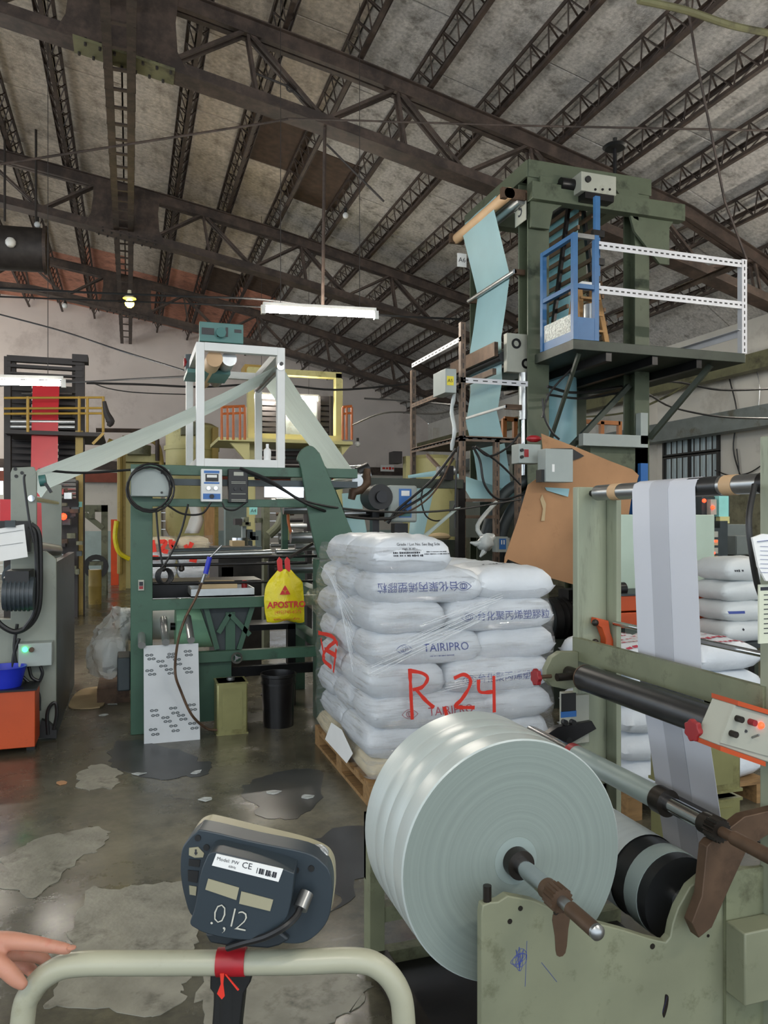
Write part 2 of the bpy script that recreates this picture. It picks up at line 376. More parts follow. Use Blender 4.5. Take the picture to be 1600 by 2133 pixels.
# ceiling: boards between the lattice purlins
PU = [-0.1+0.87*k for k in range(-5, 11)]
ceil = tag(thing('ceiling', None, None, (2, 12, 6.5)), kind='structure')
def roof_hit(px, py):
    a, b_, c = ray(px, py)
    t = 4.0
    while t < 40:
        if EYE+c*t > ROOF(a*t): return (a*t, b_*t)
        t += 0.05
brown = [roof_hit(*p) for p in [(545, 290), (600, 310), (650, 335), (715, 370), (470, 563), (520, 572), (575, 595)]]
strips = PU+[U_WALL+0.1]
NV, V0 = 11, 4.0
for i, (u0, u1) in enumerate(zip(strips, strips[1:])):
    for j in range(NV):
        off = 0.9 if i % 2 else 0.0
        v0 = V0+(V_END-V0)*j/NV; v1 = V0+(V_END-V0)*(j+1)/NV
        if 0 < j: v0 -= off
        if j < NV-1: v1 -= off
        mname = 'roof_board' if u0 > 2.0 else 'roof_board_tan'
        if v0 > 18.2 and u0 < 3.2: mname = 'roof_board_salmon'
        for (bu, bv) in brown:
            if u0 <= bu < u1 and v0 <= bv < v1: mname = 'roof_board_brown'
        g = 0.012; dz = rnd.uniform(-0.006, 0.006)
        z0, z1 = ROOF(u0)+dz, ROOF(u1)+dz
        mb = MB().add([(u0+g, v0+g, z0), (u1-g, v0+g, z1), (u1-g, v1-g, z1), (u0+g, v1-g, z0)]+[(u0+g, v0+g, z0+.04), (u1-g, v0+g, z1+.04), (u1-g, v1-g, z1+.04), (u0+g, v1-g, z0+.04)],
                      [(0,3,2,1),(4,5,6,7),(0,1,5,4),(1,2,6,5),(2,3,7,6),(3,0,4,7)])
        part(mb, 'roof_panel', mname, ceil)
mb = MB(); us = [-13, -10, -7.5, -6, PU[0]]+PU[1:]+[U_WALL+0.3]
mb.grid([[(u, v, ROOF(u)+0.06) for u in us] for v in (-7, V_END+0.3)], (0, 0, 0.04)); part(mb, 'roof_sheet', 'steel_dark', ceil)
mb = MB(); us2 = [-13, -10, -7.5, -6, PU[0]]
mb.grid([[(u, v, ROOF(u)) for u in us2] for v in (-7, V_END)], (0, 0, 0.03)); part(mb, 'roof_lining', 'roof_board_tan', ceil)
mb = MB(); us3 = PU+[U_WALL]
mb.grid([[(u, v, ROOF(u)) for u in us3] for v in (-7, V0)], (0, 0, 0.03)); part(mb, 'roof_lining', 'roof_board', ceil)
# lattice purlins
v0, v1 = 4.0, V_END-0.1
for i, u in enumerate(PU):
    if i == 5: continue
    zb, zt = T(u)+0.08, T(u)+0.32; sl = (T(u+0.4)-T(u-0.4))/0.8
    p = thing('purlin', None, None, (u, (v0+v1)/2, zb), parent=ceil)
    for sx in (-1, 1):
        x = u+sx*0.13; z = zt+sl*sx*0.13
        mb = MB().angle((x, v0, z), (x, v1, z), 0.045, 0.008, (-sx, 0, 0), (0, 0, -1)); part(mb, 'top_chord', 'steel_brown', p)
    part(MB().bar((u, v0, zb), (u, v1, zb), 0.05, 0.04), 'bottom_chord', 'steel_brown', p)
    mb = MB(); st = 0.19; n = int((v1-v0)/st)
    for k in range(n):
        va, vb = v0+k*st, v0+(k+1)*st
        for sx in (-1, 1):
            x = u+sx*0.12; z = zt+sl*sx*0.12-0.02
            A, B2 = Vector((x, va, z)), Vector((u, vb, zb))
            if k % 2: A, B2 = Vector((u, va, zb)), Vector((x, vb, z))
            if va < 17: mb.cyl(A, B2, 0.009, n=4, cap=False)
            elif (k+sx) % 2: mb.cyl(A, B2, 0.012, n=3, cap=False)
        if k % 2 == 0 and va < 17: mb.bar((u-0.12, va, zt-0.012), (u+0.12, vb, zt-0.012), 0.02, 0.006)
    part(mb, 'lattice', 'steel_brown', p, kind='stuff')
# wide ladder girder running the length of the hall
lad = tag(thing('ladder_girder', 'brown ladder-like steel girder hanging lengthwise under the roof trusses', 'girder', (-0.1, 15, 6.2)))
zl = lambda v: 6.24+0.03*(v-8.5)
for sx in (-1, 1):
    mb = MB(); x = -0.1+sx*0.16
    mb.angle((x, 5.0, zl(5)), (x, 23.8, zl(23.8)), 0.09, 0.012, (-sx, 0, 0), (0, 0, 1)); part(mb, 'chord', 'steel_brown', lad)
    mb = MB(); mb.angle((x, 5.0, zl(5)+0.62), (x, 23.8, zl(23.8)+0.62), 0.07, 0.012, (-sx, 0, 0), (0, 0, -1)); part(mb, 'upper_chord', 'steel_brown', lad)
k = 0; v = 5.2
while v < 23.6:
    part(MB().bar((-0.24, v, zl(v)+0.012), (0.04, v, zl(v)+0.012), 0.05, 0.02, up=(0,0,1)), 'rung', 'steel_brown', lad)
    for sx in (-1, 1):
        A, B2 = (-0.1+sx*0.15, v, zl(v)), (-0.1+sx*0.15, v+0.36, zl(v)+0.6)
        part(MB().bar(A, B2, 0.03, 0.012), 'lacing_bar', 'steel_brown', lad)
    v += 0.42 if v < 16 else 0.84
# trusses
ORD = ['nearest', 'middle', 'farthest']
for ti, tv in enumerate(TRUSS_V):
    t = thing('roof_truss', 'brown steel roof truss with double-bar webs, %s of three' % ORD[ti], 'truss', (0, tv, 5), 'arched roof trusses')
    us = [-9+0.435*k for k in range(43)]
    us = [u for u in us if u <= 9.3]
    for fn, nm, h in ((T, 'top_chord', 0.15), (Bc, 'bottom_chord', 0.13)):
        mb = MB(); lo = -h if nm == 'top_chord' else 0
        for sy in (-0.085, 0.015): mb.grid([[(u, tv+sy, fn(u)+lo+z) for u in us] for z in (0, h)], (0, 0.07, 0))
        mb.grid([[(u, tv+y, fn(u)+(0 if lo < 0 else 0)) for u in us] for y in (-0.13, 0.13)], (0, 0, 0.014 if lo < 0 else -0.014))
        part(mb, nm, 'steel_brown', t)
    k = 0; u = -4.0
    while u < 8.6:
        un = u+0.87
        for sy in (-0.05, 0.05):
            a, b_ = Vector((u, tv+sy, T(u)-0.1)), Vector((un, tv+sy, Bc(un)+0.08))
            if k % 2: a, b_ = Vector((u, tv+sy, Bc(u)+0.08)), Vector((un, tv+sy, T(un)-0.1))
            if not (-0.9 < (u+un)/2 < 0.6): part(MB().bar(a, b_, 0.035, 0.045, up=(0,1,0)), 'web_strut', 'steel_brown', t)
            if k % 2 == 0 and not (-0.7 < u < 0.6):
                part(MB().bar((u, tv+sy, T(u)-0.1), (u+0.12, tv+sy, Bc(u+0.12)+0.05), 0.03, 0.03, up=(0,1,0)), 'web_post', 'steel_brown', t)
        u = un; k += 1
    g = []
    for (du, f) in [(-0.72, 0.0), (-0.62, 0.25), (-0.58, 0.6), (-0.58, 1.0), (0.50, 1.0), (0.46, 0.6), (0.48, 0.25), (0.60, 0.0)]:
        z = Bc(du)*(1-f)+T(du)*f; g.append((du, tv-0.10, z))
    part(MB().prism(g, (0, 0.02, 0)), 'gusset_plate', 'steel_brown', t)
    part(MB().obox((-0.55, tv-0.14, Bc(-0.55)-0.02), (1.0, 0, Bc(0.45)-Bc(-0.55)), (0, 0.28, 0), (0, 0, 0.03)), 'splice_plate', 'olive_beam' if ti == 0 else 'steel_brown', t)
    for q in range(14):
        uu = -0.50+q*0.07; part(Cy((uu, tv-0.11 if q % 2 else tv+0.1, Bc(uu)-0.05), (uu, tv-0.11 if q % 2 else tv+0.1, Bc(uu)+0.03), 0.016, n=6), 'bolt', 'steel_dark', t)
# tie rods and hangers between trusses
def rod(name, pts, r, m, label, cat, group=None): return solo(Tb(pts, r, n=6), name, m, label, cat, group)
rod('tie_rod', [pv(0, 342, 8.2), pv(560, 255, 8.2), pv(600, 248, 8.2)], 0.012, 'steel_brown', 'thin brown steel rod rising below the nearest truss', 'rod')
rod('tie_rod', [pv(600, 247, 8.3), pv(1100, 262, 6.9), pv(1600, 272, 5.9), pv(1750, 275, 5.7)], 0.010, 'steel_brown', 'thin steel wire stretched level across under the roof', 'wire')
rod('hanger_rod', [pv(677, 250, 8.45), pv(672, 640, 8.45)], 0.02, 'steel_brown', 'long brown hanger rod dropping from the nearest truss to the tube light', 'rod')
rod('brace_rod', [pv(525, 150, 8.5), pv(600, 180, 8.5), pv(655, 225, 8.5)], 0.012, 'steel_dark', 'dark brace rod with a ring below the nearest truss', 'rod')
solo(Tb([pv(607+10*cos(a), 181+10*sin(a), 8.5) for a in [2*pi*i/10 for i in range(10)]], 0.012, n=6, closed=True), 'turnbuckle_ring', 'steel_dark', 'small steel ring joining two brace rods near roof', 'ring')
rod('brace_rod', [pv(680, 300, 8.6), pv(800, 420, 8.6)], 0.012, 'steel_dark', 'dark brace rod slanting from nearest truss to middle truss', 'rod')
rod('roof_cable', [pv(1424, -40, 5.9), pv(1450, 120, 5.9), pv(1510, 420, 6.1), pv(1556, 542, 5.98)], 0.012, 'steel_brown', 'thin cable hanging down beside the white railing from roof', 'cable')
solo(Tb([pv(1330, 0, 5.6), pv(1430, 22, 5.6), pv(1520, 52, 5.6), pv(1605, 70, 5.6)], 0.03, n=8, sm=4), 'roof_pipe', 'olive_beam', 'olive pipe crossing the upper corner under the roof', 'pipe')
# ------------------------------------------------------------------ lamps
def tube_lamp(p0, p1, label, seen=True):
    p0, p1 = Vector(p0), Vector(p1); c = (p0+p1)/2; d = (p1-p0).normalized()
    t = thing('tube_light', label, 'lamp', c-Vector((0, 0, 0.04)), 'fluorescent tube lights')
    part(MB().bar(p0+UP*0.06, p1+UP*0.06, 0.045, 0.035, up=(0,0,1)), 'housing', 'tube_cap', t)
    part(MB().cyl(p0+d*0.03, p1-d*0.03, 0.028, n=10), 'tube', 'tube_light', t)
    for q in (p0, p1): part(MB().bar(q-d*0.02, q+d*0.025, 0.05, 0.09, up=(0,0,1)), 'end_cap', 'tube_cap', t)
    for q in (p0.lerp(p1, 0.15), p0.lerp(p1, 0.85)): part(Cy(q+UP*0.07, (q.x, q.y, ROOF(q.x)), 0.004, n=5), 'hanger_wire', 'steel_dark', t)
    return t
tube_lamp(pv(548, 645, 8.0), pv(783, 657, 8.0), 'lit fluorescent tube hanging in the middle under the near truss')
tube_lamp(pv(-90, 794, 9.0), pv(132, 799, 9.0), 'lit fluorescent tube hanging in front of the red film tower')
tube_lamp(pv(523, 826, 14.2), pv(664, 831, 14.2), 'lit fluorescent tube behind the white square frame, far back')
tube_lamp((8.6, 6.4, 3.9), (8.6, 7.9, 3.9), 'added unseen fill tube along the window wall beyond the right edge')  # added fill light out of view, brightens the right wall
mat('lamp_shade', '#b7b09b', 0.5)
for k, (u, v, z) in enumerate([(-4.5, 3.0, 4.2), (-1.0, -1.5, 4.2), (2.6, -1.2, 4.2), (6.3, 3.2, 4.2), (-6.5, 12, 4.6), (-4.6, 16.5, 4.4), (-5.2, 21.5, 4.6)]):  # added tubes outside the view, put in to light the hall
    tube_lamp((u-0.75, v, z), (u+0.75, v, z), ['added unseen fill tube over the aisle beyond the left edge', 'added unseen fill tube over the aisle behind the viewer', 'added unseen fill tube over the winder behind the viewer',
      'added unseen fill tube beside the wall beyond the right edge', 'added unseen fill tube far back beyond the left edge', 'added unseen fill tube beyond the red film tower', 'added unseen fill tube by the far wall beyond the left edge', 'added unseen fill tube between the tower and the window wall', 'added unseen fill tube over the far aisle behind the tower', 'added unseen fill tube near the far wall, farthest back'][k])
yl = thing('yellow_lamp', 'bright yellow bulb glowing under the ladder girder', 'lamp', pv(270, 645, 13.6))
part(MB().ball(pv(270, 632, 13.6), 0.075, 12), 'bulb', 'lamp_yellow', yl)
part(MB().lathe([(0.03, 0.22), (0.04, 0.14), (0.10, 0.10), (0.11, 0.08)], pv(270, 632, 13.6), n=16), 'shade', 'lamp_shade', yl)
for px, py, v in [(720, 449, 12.0), (78, 468, 13.5), (135, 637, 18.5), (745, 925, 14.5)]:
    c = pv(px, py, v); t = thing('bulb_lamp', 'unlit white bulb %s' % {720: 'near the middle purlins', 78: 'hanging by the dark left truss', 135: 'hanging over the red film tower', 745: 'beside the far orange railing'}[px], 'lamp', c, 'unlit bulbs')
    part(MB().ball(c, 0.05 if v < 14 else 0.06, 10), 'bulb', 'white_paint', t); part(Cy(c+UP*0.04, c+UP*0.12, 0.025, n=8), 'socket', 'black', t)

fu = thing('roof_fan', 'dark fan housing hanging under the middle truss at the left edge', 'fan', pv(45, 560, 13.4))
p0, p1 = pv(-20, 515, 13.4), pv(92, 522, 13.4)
part(Cy(p0, p1, 0.34, n=24), 'housing', 'steel_dark', fu); part(MB().ring(p1, p1+U*0.05, 0.38, 0.30, 24), 'flange', 'steel_brown', fu); part(MB().ball(pv(22, 505, 13.0), 0.08, 10), 'bearing_cap', 'tube_cap', fu)
for x in (10, 75): q = pv(x, 500, 13.4); part(Cy(q+UP*0.3, (q.x, q.y, ROOF(q.x)), 0.02, n=6), 'hanger', 'steel_dark', fu)
# ------------------------------------------------------------------ winder in the foreground
mat('pale_green', '#7c7f68', 0.5, var=0.14, scale=4, dirt='#56573f', dirt_amt=0.37, dscale=9)
mat('pale_green_worn', '#71755c', 0.55, var=0.18, scale=6, dirt='#4a4a36', dirt_amt=0.42, dscale=7)
mat('upright_green', '#8b917c', 0.5, var=0.12, scale=5, aniso=(4, 4, 0.5), dirt='#5b5d4e', dirt_amt=0.38, dscale=4)
mat('black_steel', '#1e1d1e', 0.35, 0.4, var=0.25, scale=8)
mat('greasy', '#2a2520', 0.4, 0.5, var=0.3, scale=14)
mat('rust_brown', '#5a4636', 0.55, 0.4, var=0.3, scale=10, dirt='#33251c', dirt_amt=0.45)
mat('chrome', '#c9cccf', 0.14, 1.0, var=0.06)
mat('steel', '#9a9c9c', 0.3, 0.9, var=0.12, scale=12)
mat('aluminium', '#b9bcbc', 0.35, 0.8, var=0.1, scale=12)
mat('rubber_roller', '#262728', 0.32, 0.1, var=0.25, scale=3, aniso=(1, 4, 1))
mat('orange', '#b4481c', 0.45, var=0.10, scale=4, dirt='#8d3513', dirt_amt=0.33, dscale=8)
mat('red_knob', '#8e1f24', 0.45, var=0.15)
mat('red_led', '#ff3018', 0.4, emit=8.0)
mat('green_led', '#37ff7c', 0.4, emit=8.0)
mat('panel_grey', '#a3a497', 0.5, var=0.08, dirt='#7a7565', dirt_amt=0.36)
mat('paper', '#e3e3e0', 0.8, var=0.04)
mat('ink', '#2a2c33', 0.7)
mat('ink_blue', '#3b4a8f', 0.7, var=0.05)
mat('ink_red', '#b1354a', 0.7, var=0.05)
mat('spray_red', '#d3301f', 0.55, var=0.08)
mat('tan_tape', '#c3a17a', 0.6, var=0.1)
mat('blue_panel', '#2f66a8', 0.45, var=0.08)
mat('core_grey', '#8f9c98', 0.35, var=0.06)
# film roll materials: rings on the cut face come from a bump on the distance to the axis
def roll_mat(name, hexc, R, rings):
    m = mat(name, hexc, 0.4, var=0.04, spec=0.5); nt = m.node_tree; N = nt.nodes; L = nt.links; b = N['Principled BSDF']
    tc = N.new('ShaderNodeTexCoord'); mp = N.new('ShaderNodeMapping'); mp.inputs['Location'].default_value = (0, 0, -R); mp.inputs['Scale'].default_value = (1, 0, 1)
    L.new(tc.outputs['Object'], mp.inputs[0]); ln = N.new('ShaderNodeVectorMath'); ln.operation = 'LENGTH'; L.new(mp.outputs[0], ln.inputs[0])
    ns = N.new('ShaderNodeTexNoise'); ns.noise_dimensions = '1D'; ns.inputs['Scale'].default_value = rings; ns.inputs['Detail'].default_value = 6; ns.inputs['Roughness'].default_value = 0.7
    L.new(ln.outputs['Value'], ns.inputs['W'])
    bp = N.new('ShaderNodeBump'); bp.inputs['Strength'].default_value = 0.12; bp.inputs['Distance'].default_value = 0.004; L.new(ns.outputs['Fac'], bp.inputs['Height']); L.new(bp.outputs[0], b.inputs['Normal'])
    r = N.new('ShaderNodeValToRGB'); L.new(ns.outputs['Fac'], r.inputs[0]); c = lin(hexc)
    r.color_ramp.elements[0].position = 0.35; r.color_ramp.elements[0].color = [x*0.94 for x in c]+[1]; r.color_ramp.elements[1].position = 0.66; r.color_ramp.elements[1].color = [min(1, x*1.06) for x in c]+[1]
    L.new(r.outputs[0], b.inputs['Base Color']); return m
roll_mat('roll_face', '#848f89', 0.30, 70)
mat('film_side', '#b4bdba', 0.3, var=0.04, scale=3, aniso=(1, 60, 1))
mat('film_white', '#c9d0cf', 0.28, var=0.05, scale=3, aniso=(2, 30, 2))
VN, VF = 1.60, 2.46
wd = thing('winding_machine', 'pale green film winder with side plates and rollers beside the big roll', 'machine', (1.3, 2.0, 0))
prof = [(1003,1905),(1006,1886),(1022,1880),(1038,1879),(1058,1866),(1112,1876),(1150,1893),(1250,1925),(1300,1938),(1352,1955),(1388,1963),(1397,1952),(1402,1925),(1413,1892),(1438,1848),(1470,1821),(1506,1811),(1720,1811)]
pts = [pv(x, y, VN) for x, y in prof]; pts = [Vector((pts[0].x, VN, 0))]+pts+[Vector((pts[-1].x, VN, 0))]
sp = part(MB().prism(pts, (0, 0.025, 0)), 'side_plate', 'pale_green', wd, bevel=0.003)
for x, y, r in [(1062,1919,.006),(1084,1892,.006),(1158,1900,.007),(1473,1899,.013),(1473,1860,.005),(1434,1911,.005),(1359,1971,.007),(1486,1834,.005),(1475,1949,.004),(1510,1897,.004)]:
    p = pv(x, y, VN); part(Cy(p+V*0.01, p-V*0.0015, r, n=12), 'bolt_hole', 'greasy', sp)
p = pv(1020, 1890, VN); part(Cy(p+V*0.012, p+V*0.012+UP*0.045, 0.010, n=10), 'stop_pin', 'greasy', wd)
mb = MB()
mb.tube([pv(1082+(6+10*sin(t_*0.13))*cos(t_*1.05)+3*sin(t_*0.31), 1998+(24+10*cos(t_*0.21))*sin(t_*1.0)*0.75, VN-0.0006) for t_ in [0.45*k for k in range(110)]], 0.0006, n=4)
for a_, b_ in (((1098,1960),(1094,2055)), ((1128,2005),(1160,2045)), ((1390,2075),(1380,2110))): mb.tube([pv(*a_, VN-0.0004), pv(*b_, VN-0.0004)], 0.0006, n=4)
part(mb, 'blue_scribble', 'ink_blue', wd)
part(MB().prism(smooth_path([pv(x, y, VN-0.0008) for x, y in [(1386,2072),(1393,2076),(1391,2098),(1384,2120),(1380,2110),(1384,2090)]], 3, True), (0, 0.0006, 0)), 'paint_chip', 'greasy', wd)
part(MB().prism(smooth_path([pv(x, y, VN-0.0008) for x, y in [(1152,1905),(1186,1905),(1184,1935),(1178,1985),(1160,1990),(1156,1950)]], 3, True), (0, 0.0006, 0)), 'oil_stain', 'rust_brown', wd)
mb = MB().box(1.30, 1.32, VN-0.03, VN, 0, 0.01); pp = pv(1552, 1900, 1.52)
part(Bx(pp.x, pp.x+0.4, 1.52, 1.586, 0.30, pv(1540, 1912, 1.586).z), 'gear_housing', 'pale_green', wd, bevel=0.004)
p0 = pv(1506, 1811, VN); part(Bx(p0.x, p0.x+0.6, VN-0.012, VN-0.001, 0.02, p0.z-0.004), 'end_plate', 'pale_green_worn', wd)
# far side frame seen to the left of the roll
u0 = 0.75
ff = part(Bx(u0, 1.72, VF, VF+0.02, 0.30, 0.52), 'far_side_plate', 'pale_green_worn', wd)
part(Bx(u0, u0+0.05, VF-0.05, VF+0.02, 0, 0.52), 'far_leg', 'pale_green_worn', wd)
for z in (0.02, 0.17, 0.30): part(Bx(u0+0.05, 1.72, VF-0.045, VF, z, z+0.05), 'base_rail', 'pale_green_worn', wd)
part(Bx(u0, u0+0.06, VN+0.025, VF-0.05, 0.03, 0.08), 'cross_rail', 'greasy', wd)
part(Bx(u0+0.02, 1.7, VN+0.03, VF-0.05, 0.02, 0.032), 'drip_tray', 'black_steel', wd)
part(Bx(1.0, 1.05, VN+0.025, VF-0.05, 0.30, 0.35), 'cross_beam', 'greasy', wd)
part(Bx(1.16, 1.19, VN+0.025, VF, 0.36, 0.39), 'guide_rail', 'greasy', wd)
part(Bx(1.60, 1.63, VN+0.025, VF, 0.60, 0.64), 'guide_rail', 'greasy', wd)
# surface drum
dc = Vector((1.40, 0, 0.485)); dr = 0.115
A = lambda v: Vector((dc.x, v, dc.z))
part(Cy(A(1.70), A(2.42), dr, n=40), 'drum', 'rubber_roller', wd)
part(Cy(A(1.735), A(1.79), dr+0.002, n=40), 'drum_band', 'core_grey', wd)
part(MB().cyl(A(1.85), A(2.25), dr+0.003, n=40, cap=False), 'drum_film_wrap', 'film_white', wd)
part(Cy(A(1.64), A(1.70), 0.03, n=16), 'drum_shaft', 'steel', wd)
# uprights, beams, top roller
uL, uR = 1.566, 1.69
zt = 1.625
for v0, v1, nm in ((VF, VF+0.035, 'upright'), (VN-0.04, VN, 'upright')):
    mb = MB().box(uL, uR, v0, v1, 0.28 if v0 > 2 else 0.0, zt if v0 > 2 else 1.72); up = part(mb, nm, 'upright_green', wd, bevel=0.003)
part(Bx(uR, uR+0.02, VF-0.06, VF+0.035, 0.3, zt), 'upright_flange', 'upright_green', wd)
tr0, tr1 = Vector((1.625, VF+0.01, 1.602)), Vector((1.625, VN-0.02, 1.602))
tr = part(Cy(tr0-V*0.05, tr1+V*0.05, 0.028, n=24), 'top_roller', 'steel', wd)
for vv in (2.28, 1.74): part(Cy((1.625, vv, 1.602), (1.625, vv+0.045, 1.602), 0.0295, n=24), 'tape_band', 'tan_tape', tr)
part(Cy((1.625, 1.80, 1.602), (1.625, 1.93, 1.602), 0.029, n=24), 'dark_sleeve', 'rubber_roller', tr)
part(Cy(tr0-V*0.05, tr0+V*0.03, 0.012, n=12), 'journal', 'black_steel', tr); part(Cy(tr1-V*0.0, tr1+V*0.07, 0.03, n=16), 'journal', 'black_steel', tr)
zb = 1.04
mb = MB().box(uL-0.01, uL+0.012, VN-0.02, VF+0.02, zb-0.04, zb+0.03).box(uL-0.01, uL+0.10, VN-0.02, VF+0.02, zb-0.052, zb-0.04)
part(mb, 'cross_beam', 'pale_green_worn', wd)
# nip roller with brackets and red star knobs
nc = lambda v: Vector((1.50, v, 0.955))
part(Cy(nc(2.31), nc(1.66), 0.045, n=28), 'nip_roller', 'rubber_roller', wd)
part(Cy(nc(2.31), nc(2.315), 0.046, n=28), 'roller_end_ring', 'rust_brown', wd)
part(Cy(nc(2.31), nc(2.42), 0.022, n=14), 'roller_journal', 'greasy', wd)
def star_knob(c, d, r, parent, n=7):
    c, d = Vector(c), Vector(d).normalized(); x, y = basis(d); pts = []
    for i in range(n*4):
        a = 2*pi*i/(n*4); q = r*(1+0.10*cos(n*a)); pts.append(c+x*cos(a)*q+y*sin(a)*q)
    k = part(MB().prism(pts, d*r*0.55), 'star_knob', 'red_knob', parent, bevel=0.002)
    part(Cy(c+d*r*0.5, c+d*r*2.4, r*0.25, n=10), 'knob_stem', 'rust_brown', k); return k
bl = [pv(x, y, 2.44) for x, y in [(1138,1395),(1150,1370),(1168,1358),(1205,1358),(1205,1430),(1178,1436),(1150,1430),(1138,1418)]]
part(MB().prism(bl, (0, 0.03, 0)), 'roller_bracket', 'pale_green', wd, bevel=0.002)
c = pv(1113, 1411, 2.40); star_knob(c, U, 0.028, wd)
part(Cy(pv(1160, 1411, 2.36), pv(1200, 1408, 2.36), 0.014, n=12), 'spring_bolt', 'greasy', wd)
br = [pv(x, y, 1.655) for x, y in [(1464,1495),(1493,1500),(1520,1468),(1550,1462),(1560,1520),(1500,1552),(1470,1540)]]
part(MB().prism(br, (0, -0.045, 0)), 'roller_bracket', 'pale_green', wd, bevel=0.002)
c = pv(1440, 1522, 1.62); star_knob(c, U, 0.027, wd)
# control box on the near side
cb = [pv(x, y, 1.53) for x, y in [(1532,1468),(1640,1500),(1640,1600),(1590,1585),(1496,1552)]]
box = part(MB().prism(cb, (0, 0.08, 0)), 'control_box', 'panel_grey', wd, bevel=0.003)
for e0, e1 in ((0, 1), (4, 3)):
    dlt = (cb[e1]-cb[e0]); part(MB().obox(cb[e0]-V*0.008+UP*(0.0 if e0 == 0 else -0.012), dlt, V*0.09, UP*0.012), 'orange_edge', 'orange', box)
fc = [pv(x, y, 1.526) for x, y in [(1528,1474),(1640,1506),(1640,1585),(1588,1572),(1500,1547)]]
fp = part(MB().prism(fc, (0, 0.004, 0)), 'face_plate', 'panel_grey', box)
p = pv(1585, 1511, 1.525); part(MB().ball(p, 0.009, 12), 'indicator_light', 'red_led', fp)
for x, y, m_ in [(1535,1496,'greasy'),(1523,1527,'greasy'),(1562,1503,'red_knob')]:
    p = pv(x, y, 1.526); part(Cy(p, p-V*0.018, 0.008, n=12), 'push_button', m_, fp)
p = pv(1567, 1536, 1.526); part(Cy(p, p-V*0.022+UP*0.012, 0.003, n=8), 'toggle_switch', 'steel', fp)
part(Cy(pv(1554, 1523, 1.526), pv(1554, 1523, 1.524), 0.004, n=10), 'key_hole', 'black', fp)
# orange swing arm and chrome rods between the uprights
rv = lambda px, py: pv(px, py, VF-0.04)
arm = [rv(x, y) for x, y in [(1243,1287),(1268,1293),(1272,1318),(1284,1350),(1284,1354),(1262,1352),(1262,1330),(1254,1308),(1242,1300)]]
part(MB().prism(arm, (0, 0.035, 0)), 'swing_arm', 'orange', wd, bevel=0.002)
r0 = pv(1262, 1298, VF-0.04); rr = Vector((r0.x+0.03, VF-0.05, r0.z))
part(Cy(rr, (rr.x, VN+0.02, rr.z), 0.009, n=14), 'tie_rod', 'chrome', wd)
for z in (rr.z, rr.z-0.10): part(Cy((rr.x-0.0, VN+0.01, z), (rr.x, VN+0.06, z), 0.024, n=16), 'rod_clamp', 'black_steel', wd)
for y in (1297, 1338): part(MB().ball(rv(1240, y), 0.013, 10), 'clamp_bolt', 'greasy', wd)
# meter box hanging on the far upright below the roller
mt = pv(1165, 1440, 2.52); q1 = pv(1203, 1535, 2.52)
mbx = part(Bx(mt.x, q1.x, 2.44, 2.52, q1.z, mt.z), 'meter_box', 'panel_grey', wd, bevel=0.003)
fx = lambda x, y: pv(x, y, 2.439)
def facerect(x0, y0, x1, y1, v, m_, name, parent, t=0.003):
    a, b_ = pv(x0, y0, v), pv(x1, y1, v); return part(Bx(min(a.x, b_.x), max(a.x, b_.x), v-t, v, min(a.z, b_.z), max(a.z, b_.z)), name, m_, parent)
facerect(1169, 1445, 1199, 1480, 2.44, 'black', 'display', mbx); facerect(1168, 1482, 1200, 1492, 2.44, 'blue_panel', 'stripe', mbx); facerect(1168, 1518, 1200, 1530, 2.44, 'blue_panel', 'stripe', mbx)
for x in (1173, 1190): p = fx(x, 1503); part(Cy(p, p-V*0.02, 0.010, n=14), 'dial_knob', 'black', mbx)
for x in (1180,): p = fx(x, 1540); part(Cy(p, p-V*0.02, 0.012, n=14), 'dial_knob', 'black', mbx)
# papers hung on the near upright
mat('ledger', '#c9cdb8', 0.8, var=0.05)
nt_ = thing('paper_sheets', 'white handwritten sheets clipped to the near pale green upright', 'paper', (1.62, VN-0.05, 1.3))
sh = [pv(x, y, 1.5) for x, y in [(1568,1120),(1590,1112),(1660,1118),(1660,1212),(1596,1210),(1580,1180)]]
part(MB().prism(sh, (0, 0.006, 0)), 'sheet', 'paper', nt_)
mb = MB()
for k in range(7):
    a, b_ = pv(1584, 1138+k*9, 1.4985), pv(1640, 1140+k*9, 1.4985); mb.bar(a, b_, 0.0006, 0.0012, up=(0,1,0))
mb.bar(pv(1578, 1128, 1.4985), pv(1610, 1124, 1.4985), 0.0006, 0.006, up=(0,1,0)); part(mb, 'printed_lines', 'ink_blue', nt_)
tg = thing('schedule_card', 'pale green printed schedule card below the white sheets', 'card', (1.62, VN-0.05, 1.2))
a, b_ = pv(1582, 1218, 1.52), pv(1660, 1336, 1.52); part(Bx(a.x, b_.x, 1.52, 1.525, b_.z, a.z), 'card', 'ledger', tg)
mb = MB()
for k in range(9): q = pv(1592, 1240+k*10, 1.519); mb.box(q.x, q.x+0.02, 1.5185, 1.52, q.z, q.z+0.002); mb.box(q.x+0.03, q.x+0.06, 1.5185, 1.52, q.z, q.z+0.002)
q = pv(1585, 1230, 1.519); mb.box(q.x, q.x+0.07, 1.5185, 1.52, q.z, q.z+0.008); part(mb, 'printed_rows', 'ink', tg)
solo(Tb([pv(1572, 1010, 1.60), pv(1560, 1080, 1.57), pv(1566, 1150, 1.56), pv(1576, 1210, 1.565), pv(1585, 1240, 1.57)], 0.008, n=8, sm=5), 'power_cable', 'rubber', 'black cable hanging down the near pale green upright', 'cable')
